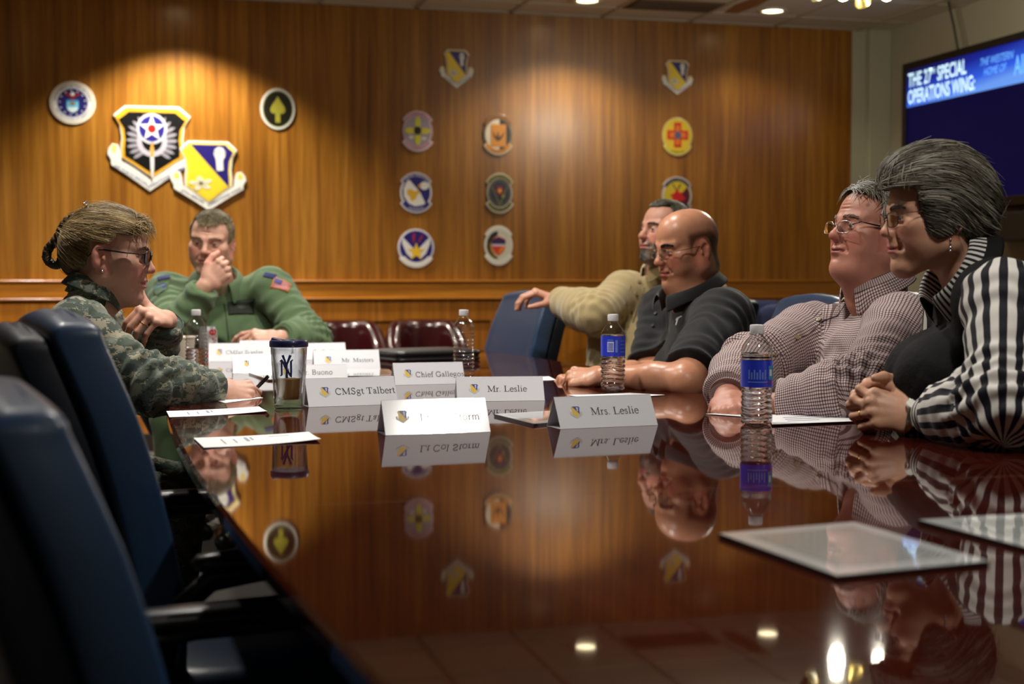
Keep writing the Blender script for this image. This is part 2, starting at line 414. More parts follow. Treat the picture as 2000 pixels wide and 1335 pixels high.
S.cycles.max_bounces = 8; S.cycles.glossy_bounces = 5; S.cycles.transmission_bounces = 8; S.cycles.transparent_max_bounces = 12; S.cycles.diffuse_bounces = 3
S.cycles.sample_clamp_indirect = 4; S.cycles.caustics_reflective = False; S.cycles.caustics_refractive = False; S.cycles.blur_glossy = .5
# ================================================================== plaques on the back wall
PM = {}
def pm(rgb, rough=.35):
    k = 'plaque_%d_%d_%d' % rgb
    return mat(k, rgb, rough, coat=.3, coat_rough=.15)
WHITE, GREY, BLACK, NAVY, YEL, GOLD, RED = (232, 230, 224), (190, 188, 196), (12, 12, 14), (38, 28, 112), (240, 206, 50), (226, 168, 40), (200, 40, 34)
class Plaque:
    def __init__(s, label, px, py, w, h, thick=.012, y=WALL_Y):
        s.y = y; s.t = thick
        c = ony(px, py, y); l = ony(px-w/2, py, y); r = ony(px+w/2, py, y); t = ony(px, py-h/2, y); b = ony(px, py+h/2, y)
        s.c = c; s.hw = (r.x-l.x)/2; s.hh = (t.z-b.z)/2; s.lev = 0
        s.root = empty('wall_plaque', (c.x, y, c.z), 0, label, 'plaque', 'unit plaques on the panelled wall')
    def add(s, name, pts, rgb, d0, d1, parent=None, mats=None, bevel=0):
        """pts in units of the plaque's half width / height; d0,d1 millimetres off the wall"""
        mb = MB(); loops = pts if isinstance(pts[0][0], (tuple, list)) else [pts]
        for L in loops: mb.prism(L, lambda a, b, z: (a*s.hw, -z, b*s.hh), d0/1000, d1/1000)
        return mb.build(name, pm(rgb), parent or s.root, bevel=bevel)
    def text(s, txt, r, a_mid, size, rgb, d, up=True, parent=None, cx=0, cy=0, ry=None):
        """lettering along an arc (units)"""
        V, Fc = text_polys(txt, 1.0, True, 'CENTER'); A = []
        k = size
        for a, b in V:
            ang = a_mid + (-1 if up else 1)*a*k/r
            rr = r + (b*k if up else -b*k)
            A.append((cx+rr*math.cos(ang), cy+(ry or 1)*rr*math.sin(ang)))
        return lettering('lettering', A, Fc, lambda a, b: (a*s.hw, -d/1000, b*s.hh), pm(rgb), parent or s.root)
def star(cx, cy, r, r2=.4, rot=PI/2, n=5):
    return [(cx+(r if i % 2 == 0 else r*r2)*math.cos(rot+PI*i/n), cy+(r if i % 2 == 0 else r*r2)*math.sin(rot+PI*i/n)) for i in range(2*n)]
def ring_arc(r0, r1, a0, a1, n=20, cx=0, cy=0):
    return [(cx+r1*math.cos(a0+(a1-a0)*i/n), cy+r1*math.sin(a0+(a1-a0)*i/n)) for i in range(n+1)] + [(cx+r0*math.cos(a1-(a1-a0)*i/n), cy+r0*math.sin(a1-(a1-a0)*i/n)) for i in range(n+1)]
D2 = math.radians
def shield(w=.74, top=1.0, bot=-.80, s=1.0, cy=0.0):
    """flat-topped heater shield with clipped upper corners"""
    P = [(-.70, 1.0), (.70, 1.0), (1.0, .74), (.84, .45), (.80, .1), (.83, -.22), (.82, -.45)]
    L = []
    for a, b in P: L.append((a, b))
    for i in range(1, 7):
        t = i/7; L.append((.82*(1-t)**.9, -.45-.55*t**1.15))
    L.append((0, -1.0))
    L += [(-a, b) for a, b in L[::-1][1:]][:-2] + [(-.70, 1.0)][:0]
    L = [p for i, p in enumerate(L) if i == 0 or p != L[i-1]]
    return [(a*s*w, cy+s*(bot+(b+1)/2*(top-bot))) for a, b in L]
def scroll_band(n=9):
    """ribbon that wraps the lower half of a shield, with curled ends"""
    out = [(-.97, .02), (-.88, .13), (-.74, .10), (-.70, -.05), (-.66, -.30)]
    out += [(-.66+.66*i/6, -.30-.42*(i/6)**1.2) for i in range(1, 7)]
    out += [(-a, b) for a, b in out[::-1][1:]]
    low = [(.97, .02), (1.0, -.12), (.92, -.26), (.92, -.38)] + [(.92-.92*i/6, -.38-.62*(i/6)**1.05) for i in range(1, 7)]
    low += [(-a, b) for a, b in low[::-1][1:]][:-1]
    return out + low
def fist(cx, cy, s):
    arm = [(cx-.24*s, cy-1.0*s), (cx+.0*s, cy-1.02*s), (cx+.26*s, cy-.98*s), (cx+.24*s, cy-.1*s), (cx+.42*s, cy+.2*s), (cx+.44*s, cy+.62*s), (cx+.2*s, cy+.95*s), (cx-.1*s, cy+1.0*s), (cx-.38*s, cy+.8*s), (cx-.48*s, cy+.4*s), (cx-.3*s, cy-.02*s)]
    return arm
def wing_plaque(p, sh_w=.74, big=True):
    """blue over yellow shield with a raised fist and a flower, on a ribbon"""
    st = shield(.76, 1.0, -.80)
    p.add('backing', st, WHITE, 0, p.t*1000, bevel=.002)
    sc = p.add('scroll', scroll_band(), WHITE, 0, p.t*1000-2, bevel=.002)
    p.add('border', shield(.71, .955, -.755), (240, 214, 90) if big else (214, 180, 60), p.t*1000-1, p.t*1000+2)
    inn = shield(.645, .90, -.70)
    fld = p.add('field', inn, YEL, p.t*1000+1, p.t*1000+4)
    # upper right half in dark blue: clip the inner shield by the diagonal
    def clip(poly, f):
        out = []
        for i, q in enumerate(poly):
            r = poly[i-1]; fq, fr_ = f(q), f(r)
            if fq*fr_ < 0:
                t = fr_/(fr_-fq); out.append((r[0]+(q[0]-r[0])*t, r[1]+(q[1]-r[1])*t))
            if fq >= 0: out.append(q)
        return out
    x0, y0, x1, y1 = -.50, .94, .62, -.42
    p.add('blue_half', clip(inn, lambda q: (q[0]-x0)*(y1-y0)*-1 + (q[1]-y0)*(x1-x0)), NAVY, p.t*1000+3, p.t*1000+5)
    fi = p.add('fist', fist(.30, .50, .34), WHITE, p.t*1000+4, p.t*1000+7)
    p.add('knuckles', [[(.18+.075*k, .60), (.20+.075*k, .60), (.20+.075*k, .74), (.18+.075*k, .74)] for k in range(4)], (90, 88, 96), p.t*1000+6, p.t*1000+7.6, fi)
    fl = []
    for k in range(5):
        a = 2*PI*k/5+.5; c, s_ = math.cos(a), math.sin(a)
        fl.append([(-.20+1.5*q, -.22+1.5*v) for q, v in ((.04*c-.05*s_, .03*s_+.035*c), (.16*c-.055*s_, .11*s_+.038*c), (.22*c, .145*s_), (.16*c+.055*s_, .11*s_-.038*c), (.04*c+.05*s_, .03*s_-.035*c))])
    fo = p.add('blossom', fl, (224, 220, 196), p.t*1000+4, p.t*1000+6)
    p.add('blossom_outline', [[(a*1.0-.20*0, b) for a, b in ell(-.20, -.22, .045, .035, 12)]] + [[(-.20+.04*math.cos(q), -.22+.03*math.sin(q)), (-.20+.2*math.cos(q)-.008, -.22+.13*math.sin(q)), (-.20+.2*math.cos(q)+.008, -.22+.13*math.sin(q)+.006)] for q in [2*PI*k/5+.5 for k in range(5)]], (70, 66, 50), p.t*1000+5.5, p.t*1000+6.6, fo)
    # lettering down both sides of the ribbon
    for txt, a, b, rot in (('27TH SPECIAL', -.42, -.60, -.50), ('OPERATIONS WING', .42, -.60, .50)):
        V, Fc = text_polys(txt, .125, True)
        c, s_ = math.cos(rot), math.sin(rot)
        lettering('lettering', [(a+(x*c-y*s_*p.hh/p.hw)*.9, b+x*s_*p.hw/p.hh*.9+y*c-.12*(x/.5)**2*0) for x, y in V], Fc, lambda a_, b_: (a_*p.hw, -(p.t*1000-1.4)/1000, b_*p.hh), pm((70, 76, 120)), sc)
    for sx in (-1, 1):
        p.add('scroll_curl', [[(sx*(.84+.07*math.cos(q)), -.0+.09*math.sin(q)) for q in [2*PI*i/14 for i in range(14)]]], (240, 214, 90), p.t*1000-3, p.t*1000-1, sc)
def disc_plaque(label, px, py, w, h, rim, field, top_scroll=None, bottom_scroll=None, rr=.82, ws=1.0):
    p = Plaque(label, px, py, w, h)
    T = p.t*1000
    r = rr
    p.add('backing', ell(0, 0, r, r, 48), rim, 0, T, bevel=.002)
    p.add('field', ell(0, 0, r-.10, r-.10, 48), field, T-1, T+2)
    p.T = T
    if top_scroll:
        a = p.add('scroll', ring_arc(.70, 1.0, D2(32), D2(148), 24), WHITE if not isinstance(top_scroll[1], tuple) else top_scroll[2], 0, T+1.5, bevel=.0015)
        p.add('scroll_panel', ring_arc(.75, .93, D2(36), D2(144), 24), top_scroll[1], T+1, T+3, a)
        if top_scroll[0]: p.text(top_scroll[0], .84, PI/2, .15, top_scroll[3], T+3.4, True, a)
    if bottom_scroll:
        a = p.add('scroll', ring_arc(.70, 1.02, D2(212), D2(328), 24), bottom_scroll[2], 0, T+1.5, bevel=.0015)
        p.add('scroll_panel', ring_arc(.74, .94, D2(216), D2(324), 24), bottom_scroll[1], T+1, T+3, a)
        if bottom_scroll[0]: p.text(bottom_scroll[0], .84, -PI/2, .15, bottom_scroll[3], T+3.4, False, a)
    return p
# 1 round seal, far left
p = Plaque('round white and blue seal plaque, top left on the panelled wall', 142, 201, 90, 84); T = p.t*1000
p.add('backing', ell(0, 0, 1, 1, 56), WHITE, 0, T, bevel=.002); a = p.add('gold_ring', ell(0, 0, .93, .93, 56), (226, 200, 130), T-1, T+1)
rg = p.add('white_ring', ell(0, 0, .89, .89, 56), (226, 224, 226), T, T+2); f = p.add('field', ell(0, 0, .66, .66, 48), (34, 34, 110), T+1, T+3)
p.add('star_ring', [star(.56*math.cos(2*PI*k/13+.2), .56*math.sin(2*PI*k/13+.2), .055) for k in range(13)], WHITE, T+2.5, T+4, f)
p.text('DEPARTMENT OF THE AIR FORCE', .77, PI/2, .15, (120, 124, 150), T+2.4, True, rg); p.text('UNITED STATES OF AMERICA', .77, -PI/2, .14, (120, 124, 150), T+2.4, False, rg)
p.add('shield', [(-.26, .12), (.26, .12), (.26, -.2), (.2, -.36), (0, -.47), (-.2, -.36), (-.26, -.2)], (110, 190, 226), T+2.5, T+5)
p.add('shield_top', [(-.26, .05), (.26, .05), (.26, .14), (-.26, .14)], (60, 130, 190), T+4, T+5.6); p.add('shield_base', [(-.24, -.22), (.24, -.22), (.2, -.36), (0, -.47), (-.2, -.36)], (206, 226, 236), T+4, T+5.6)
p.add('bolts', [(-.12, -.06), (0, -.14), (.12, -.06), (.1, .02), (-.1, .02)], (150, 110, 60), T+5, T+6.2)
p.add('eagle', [(0, .46), (.1, .42), (.36, .46), (.3, .34), (.14, .28), (.1, .16), (-.1, .16), (-.14, .28), (-.3, .34), (-.36, .46), (-.1, .42)], (140, 40, 44), T+2.5, T+5); p.add('eagle_head', [(-.09, .42), (.02, .5), (.1, .44), (.07, .32), (-.06, .32)], WHITE, T+4.5, T+6)
# 2 black winged-dagger shield
p = Plaque('large black shield plaque with a winged dagger and a star roundel', 292, 290, 164, 166, .014); T = 14
def sh2(s, dy=0): return [(a+.07, b+dy) for a, b in shield(.92*s, .985-(1-s)*1.0, -.70+(1-s)*.85)]
p.add('backing', sh2(1), WHITE, 0, T, bevel=.002)
sc = p.add('scroll', [(a*1.0-.0, b*.98-.03) for a, b in scroll_band()], WHITE, 0, T-2, bevel=.002)
p.add('border', sh2(.955), GOLD, T-1, T+2); f = p.add('field', sh2(.86), BLACK, T+1, T+4)
cx, cy = .06, .46
wings = []
for sx in (-1, 1):
    for k in range(9):
        t = k/8; a0 = D2(118-150*t); r0, r1 = .30, .60+.10*math.sin(PI*t)
        ang = PI/2+sx*(PI/2-a0) if sx > 0 else a0
        bx_, by_ = cx+sx*.30*math.cos(D2(80-130*t)), .18+.34*math.sin(D2(80-130*t))
        dx, dy = sx*math.cos(D2(62-95*t)), math.sin(D2(62-95*t)); L = .34-.06*abs(t-.4); wv = .042
        nx, ny = -dy*wv, dx*wv
        wings.append([(bx_-nx, by_-ny), (bx_+dx*L*.7-nx, by_+dy*L*.7-ny), (bx_+dx*L, by_+dy*L), (bx_+dx*L*.7+nx, by_+dy*L*.7+ny), (bx_+nx, by_+ny)])
wg = p.add('wings', wings, (150, 146, 158), T+3, T+6)
p.add('wing_inner', [ring_arc(.24, .36, D2(150), D2(268), 14, cx, .16), ring_arc(.24, .36, D2(-88), D2(30), 14, cx, .16)], (186, 182, 196), T+5, T+7, wg)
dg = p.add('dagger', [(cx-.05, -.02), (cx, .18), (cx+.05, -.02), (cx+.045, -.28), (cx+.04, -.5), (cx+.01, -.70), (cx-.02, -.70), (cx-.035, -.5), (cx-.045, -.28)], (222, 222, 222), T+6, T+8)
p.add('dagger_grip', [(cx-.04, -.2), (cx-.045, .0), (cx, .2), (cx+.045, .0), (cx+.04, -.2)], (216, 158, 70), T+7.5, T+9, dg)
ro = p.add('roundel', ell(cx, cy, .36, .36, 40), (206, 206, 214), T+6, T+9); p.add('roundel_field', ell(cx, cy, .30, .30, 40), (40, 34, 130), T+8, T+10, ro)
p.add('star', star(cx, cy, .31, .42), WHITE, T+9.5, T+11, ro); p.add('star_centre', ell(cx, cy, .10, .10, 20), (214, 30, 34), T+10.5, T+12, ro)
for txt, a, b, rot in (('AIR FORCE SPECIAL', -.44, -.64, -.52), ('OPERATIONS COMMAND', .46, -.64, .52)):
    V, Fc = text_polys(txt, .115, True); c, s_ = math.cos(rot), math.sin(rot)
    lettering('lettering', [(a+x*c*.9-y*s_, b+x*s_*.9+y*c) for x, y in V], Fc, lambda a_, b_: (a_*p.hw, -(T-1.4)/1000, b_*p.hh), pm((120, 130, 170)), sc)
for sx in (-1, 1): p.add('scroll_curl', [(sx*(.84+.07*math.cos(q)), -.02+.10*math.sin(q)) for q in [2*PI*i/14 for i in range(14)]], (240, 226, 130), T-3, T-1, sc)
# 3 large blue and yellow shield
wing_plaque(Plaque('large blue and yellow shield plaque with a white fist, above the seated man in green', 407, 344, 148, 135, .020))
# 4 oval
p = Plaque('oval black plaque with an olive spearhead, right of the big shields', 542, 213, 68, 81); T = p.t*1000
p.add('backing', ell(0, 0, 1, 1, 52), (206, 206, 200), 0, T, bevel=.002); p.add('ring', ell(0, 0, .86, .87, 52), (98, 100, 40), T-1, T+1); p.add('field', ell(0, 0, .80, .82, 48), (24, 22, 12), T, T+2)
p.add('spearhead', [(0, .60), (.16, .38), (.38, .10), (.44, -.06), (.36, -.2), (.2, -.24), (.14, -.2), (.14, -.66), (-.14, -.66), (-.14, -.2), (-.2, -.24), (-.36, -.2), (-.44, -.06), (-.38, .10), (-.16, .38)], (150, 144, 50), T+1, T+5)
# 5, 6 small blue and yellow shields
wing_plaque(Plaque('small blue and yellow shield plaque, topmost above the middle plaques', 891, 135, 67, 75), big=False)
wing_plaque(Plaque('small blue and yellow shield plaque, topmost of the right-hand column', 1322, 152, 61, 67), big=False)
# 7 pink
PINK = (196, 150, 166); LIL = (196, 180, 196)
p = disc_plaque('pink round plaque with a yellow four-petalled flower', 815, 256, 70, 79, (206, 176, 190), (164, 152, 166), (None, PINK, (212, 190, 202)), (None, PINK, (216, 204, 214)), .84); T = p.T
p.add('petals', [ell(0, .40, .17, .30, 20), ell(0, -.40, .17, .30, 20), ell(.40, 0, .32, .15, 20), ell(-.40, 0, .32, .15, 20)], (214, 204, 66), T+3, T+5); p.add('cloud_shapes', [ell(-.36, -.32, .14, .08, 12), ell(.34, -.36, .14, .08, 12)], (222, 214, 214), T+1.5, T+2.8); p.add('flower_centre', ell(0, .02, .20, .20, 24), BLACK, T+4.5, T+8)
p.text('27 SPECIAL OPS', .86, PI/2, .11, (150, 100, 120), T+3.4); p.text('SQUADRON', .86, -PI/2, .11, (150, 100, 120), T+3.4, False)
# 8 orange
ORG = (206, 132, 30)
p = disc_plaque('orange, black and white round plaque in the second column', 972, 263, 66, 79, (120, 104, 84), (216, 204, 180), (None, (120, 74, 18), (130, 90, 40)), ('SQUADRON', ORG, (206, 188, 160), (90, 56, 12)), .86); T = p.T
p.add('black_half', [(.08, .74)] + [(.76*math.cos(a), .76*math.sin(a)) for a in [D2(80-16*i) for i in range(11)]] + [(.08, -.74)], (24, 16, 10), T+1.5, T+3); q = p.add('square', [(-.44, -.6), (.46, -.6), (.46, .5), (-.44, .5)], ORG, T+2.5, T+4.5)
p.add('bird', [(-.34, .2), (-.26, -.12), (-.06, -.32), (.12, -.28), (.3, -.06), (.36, .2), (.22, -.02), (.04, -.14), (.02, .1), (-.06, .1), (-.08, -.12), (-.22, -.02)], (64, 34, 10), T+4, T+6, q)
# 9 medical
p = disc_plaque('yellow round plaque with a red cross, right-hand column', 1322, 265, 64, 77, (206, 190, 110), (222, 188, 40), None, ('27 MEDICAL', (214, 190, 50), (220, 208, 130), (120, 100, 30)), .92); T = p.T
p.add('cross', [(-.22, .66), (.22, .66), (.22, .26), (.64, .26), (.64, -.2), (.22, -.2), (.22, -.6), (-.22, -.6), (-.22, -.2), (-.64, -.2), (-.64, .26), (-.22, .26)], (206, 50, 24), T+1.5, T+4); p.add('cross_inner', [(-.12, .5), (.12, .5), (.12, .15), (.48, .15), (.48, -.1), (.12, -.1), (.12, -.46), (-.12, -.46), (-.12, -.1), (-.48, -.1), (-.48, .15), (-.12, .15)], (224, 120, 30), T+3.5, T+5); p.add('globe', ell(0, .02, .2, .2, 20), (90, 90, 120), T+4.5, T+7)
# 10 blue with white diagonal
p = disc_plaque('navy round plaque with a white diagonal and an eagle head', 812, 376, 72, 79, (214, 212, 214), (36, 28, 108), ('27 SPECIAL OPERATIONS', (52, 44, 116), (206, 200, 206), (200, 196, 210)), ('SQUADRON', (42, 34, 110), (216, 212, 216), (200, 196, 210)), .86); T = p.T
q = p.add('white_diagonal', [(-.5, .55), (-.36, .62), (.22, .0), (.5, -.54), (.3, -.62), (-.06, -.68), (-.4, -.54), (-.66, -.2), (-.68, .2)], (224, 220, 212), T+1.5, T+3.5); p.add('gold_emblem', [(-.5, .12), (-.3, .18), (-.1, .06), (.14, .12), (.2, -.02), (.04, -.12), (-.04, -.34), (-.26, -.44), (-.36, -.2), (-.5, -.06)], (216, 166, 50), T+3, T+5, q)
e = p.add('eagle_head', ell(.44, .34, .24, .2, 20), (226, 224, 218), T+1.5, T+4); p.add('beak', [(.26, .44), (.08, .36), (.12, .26), (.26, .3)], (212, 150, 50), T+2, T+4.5, e)
# 11 olive
OLV = (104, 100, 26)
p = disc_plaque('olive green round plaque with a dark blue centre', 975, 377, 63, 78, (176, 170, 150), (28, 26, 58), ('SPECIAL OPERATIONS', OLV, (186, 180, 146), (60, 58, 16)), ('27 AIRCRAFT MAINTENANCE', OLV, (206, 200, 186), (60, 58, 16)), .80); T = p.T
p.add('outline_ring', ring_arc(.58, .64, 0, 2*PI-.001, 40), (84, 84, 40), T+1.5, T+3); p.add('chevron', [(-.5, .3), (-.42, .3), (0, -.5), (.42, .3), (.5, .3), (.04, -.66), (-.04, -.66)], (92, 94, 46), T+1.5, T+3.5); q = p.add('red_bloom', star(0, .12, .28, .7, 0, 6), (130, 24, 24), T+2.5, T+5); p.add('bloom_centre', ell(0, .12, .11, .11, 16), (224, 150, 40), T+4.5, T+6, q); p.add('green_dot', ell(.22, -.16, .1, .09, 14), (130, 136, 40), T+2.5, T+5)
# 12 yellow and maroon
p = disc_plaque('yellow and maroon round plaque with a red maple leaf, behind the men on the right', 1321, 382, 66, 74, (196, 190, 190), (206, 180, 44), ('27 SPECIAL OPERATIONS', (34, 30, 46), (190, 184, 184), (120, 116, 120)), ('SQUADRON', (34, 30, 46), (200, 194, 196), (120, 116, 120)), .88); T = p.T
p.add('maroon_half', [(.76*math.cos(a), .76*math.sin(a)) for a in [D2(38-18*i) for i in range(10)]], (78, 16, 44), T+1.5, T+3); p.add('leaf', [(0, .38), (.12, .16), (.34, .2), (.3, 0), (.5, -.12), (.28, -.3), (.1, -.26), (.02, -.5), (-.1, -.28), (-.34, -.3), (-.26, -.1), (-.44, .04), (-.2, .1)], (196, 26, 26), T+2.5, T+5); p.add('stem', [[(-.3, .62), (-.24, .62), (-.04, .3), (-.1, .3)], [(.16, .62), (.22, .56), (.04, .3), (.0, .34)]], (60, 44, 20), T+2, T+4)
# 13 star and wings
p = disc_plaque('navy round plaque with white wings and a gold star, bottom left of the middle group', 812, 483, 76, 78, (206, 204, 214), (34, 28, 106), None, ('', (220, 216, 208), (224, 222, 216), WHITE), .93); T = p.T
p.add('wings', [[(-.1, -.1), (-.7, .52), (-.72, .2), (-.5, -.3), (-.2, -.6)], [(.1, -.1), (.7, .52), (.72, .2), (.5, -.3), (.2, -.6)]], (216, 212, 208), T+1.5, T+4); p.add('star', star(0, -.22, .46, .42), (222, 180, 40), T+3.5, T+6); p.add('flares', [[(-.16, .2), (-.22, .6), (-.1, .74), (-.04, .66), (-.08, .3)], [(.1, .28), (.24, .6), (.38, .62), (.16, .24)]], (150, 36, 70), T+1.5, T+3.5)
# 14 white with shield
p = disc_plaque('white round plaque with a red and orange shield, bottom of the second column', 973, 479, 63, 77, (216, 212, 200), (206, 198, 180), ('', (212, 208, 196), (222, 218, 206), WHITE), ('', (216, 212, 200), (226, 222, 210), WHITE), .88); T = p.T
p.add('black_crescent', [(-.06, .72), (-.06, .5), (-.4, .3), (-.46, -.1), (-.3, -.44), (-.02, -.7), (-.3, -.66), (-.6, -.44), (-.74, -.1), (-.7, .28), (-.5, .56), (-.3, .68)], (40, 34, 18), T+1.5, T+3); p.add('gold_crescent', [(-.48, .2), (-.42, -.18), (-.26, -.44), (-.04, -.64), (-.3, -.56), (-.5, -.3), (-.56, .0)], (170, 120, 40), T+2.5, T+4); s_ = p.add('shield', [(-.44, .3), (0, .46), (.42, .3), (.4, -.1), (.24, -.34), (.0, -.52), (-.26, -.34), (-.42, -.1)], (206, 60, 24), T+2.5, T+5); p.add('shield_top', [(-.44, .28), (0, .42), (.42, .28), (.4, .04), (-.42, .04)], (48, 30, 80), T+4.5, T+6, s_); p.add('shield_stripe', [(-.42, .06), (.4, .06), (.4, -.04), (-.42, -.04)], (206, 190, 200), T+4.5, T+6.2, s_); p.add('shield_flame', [(.02, -.48), (.4, -.06), (.2, -.06), (.0, -.3)], (226, 130, 40), T+4.5, T+6, s_)
# ================================================================== the conference table
TCX, TU0, TU1, TUC = .82, .36, 5.9, 3.1
def t_half(u): return .745 - .022*(u-TUC)**2
m_table = wood('mahogany_gloss', (40, 12, 8), (56, 17, 10), (74, 26, 15), grain=(14, 1.3, 14), rough=.03, coat=.0, coat_rough=.012)
m_table.node_tree.nodes['Principled BSDF'].inputs['Specular IOR Level'].default_value = .46
m_edge = wood('mahogany_edge', (26, 9, 5), (38, 13, 7), (52, 20, 10), grain=(14, 2, 14), rough=.16, coat=.6, coat_rough=.1)
def outline(u0, u1, inset=0, n=30, r0=.0, r1=.0):
    L = []; 
    for i in range(n+1):
        u = u0 + (u1-u0)*i/n; h = t_half(u) - inset
        if r1 and u1-u < r1: h -= r1 - math.sqrt(max(0, r1*r1 - (r1-(u1-u))**2))
        if r0 and u-u0 < r0: h -= r0 - math.sqrt(max(0, r0*r0 - (r0-(u-u0))**2))
        L.append((u, h))
    return [(TCX+h, u) for u, h in L] + [(TCX-h, u) for u, h in L[::-1]]
table = empty('conference_table', (TCX, TUC, 0), 0, 'long glossy dark mahogany boat-shaped conference table', 'table')
def slab(name, u0, u1, r0, r1, parent):
    prof = [(.006, -.001*0), (.0, -.004), (.0, -.020), (.010, -.024), (.012, -.034), (.022, -.042)]
    mb = MB(); rings = []
    for ins, dz in [(.0105, 0.0)] + prof:
        pts = outline(u0, u1, ins, 40, r0 and r0-ins*.3, r1 and r1-ins*.3)
        rings.append([(x-TCX, y-TUC, TABLE_Z+dz) for x, y in pts])
    mb.loft(rings[::-1])
    return mb.build(name, m_table, parent, smooth=True, auto=28)
g1, g2 = 1.858, 4.42
slab('top_panel', TU0, g1-.0012, .10, 0, table); slab('top_panel', g1+.0012, g2-.0006, 0, 0, table); slab('top_panel', g2+.0006, TU1, 0, .10, table)
for gg, hw in ((g1, .0014), (g2, .0008)):
    h = t_half(gg)-.012; MB().box((-h, gg-TUC-hw, -.02+TABLE_Z), (h, gg-TUC+hw, TABLE_Z-.0002)).build('seam_glint_strip', mat('seam_light', (170, 130, 90), .25, coat=.3), table)  # pale strip in each joint, its light colour painted in for a glint
mb = MB(); mb.prism(outline(TU0+.06, TU1-.06, .05, 40, .08, .08), lambda a, b, z: (a-TCX, b-TUC, z), TABLE_Z-.080, TABLE_Z-.040); mb.build('apron', m_edge, table)
for uu in (1.2, 3.1, 5.0):
    mb = MB(); mb.box((-.28, uu-TUC-.32, .05), (.28, uu-TUC+.32, TABLE_Z-.075)); mb.box((-.32, uu-TUC-.36, 0), (.32, uu-TUC+.36, .06))
    mb.build('pedestal', m_edge, table, bevel=.01)

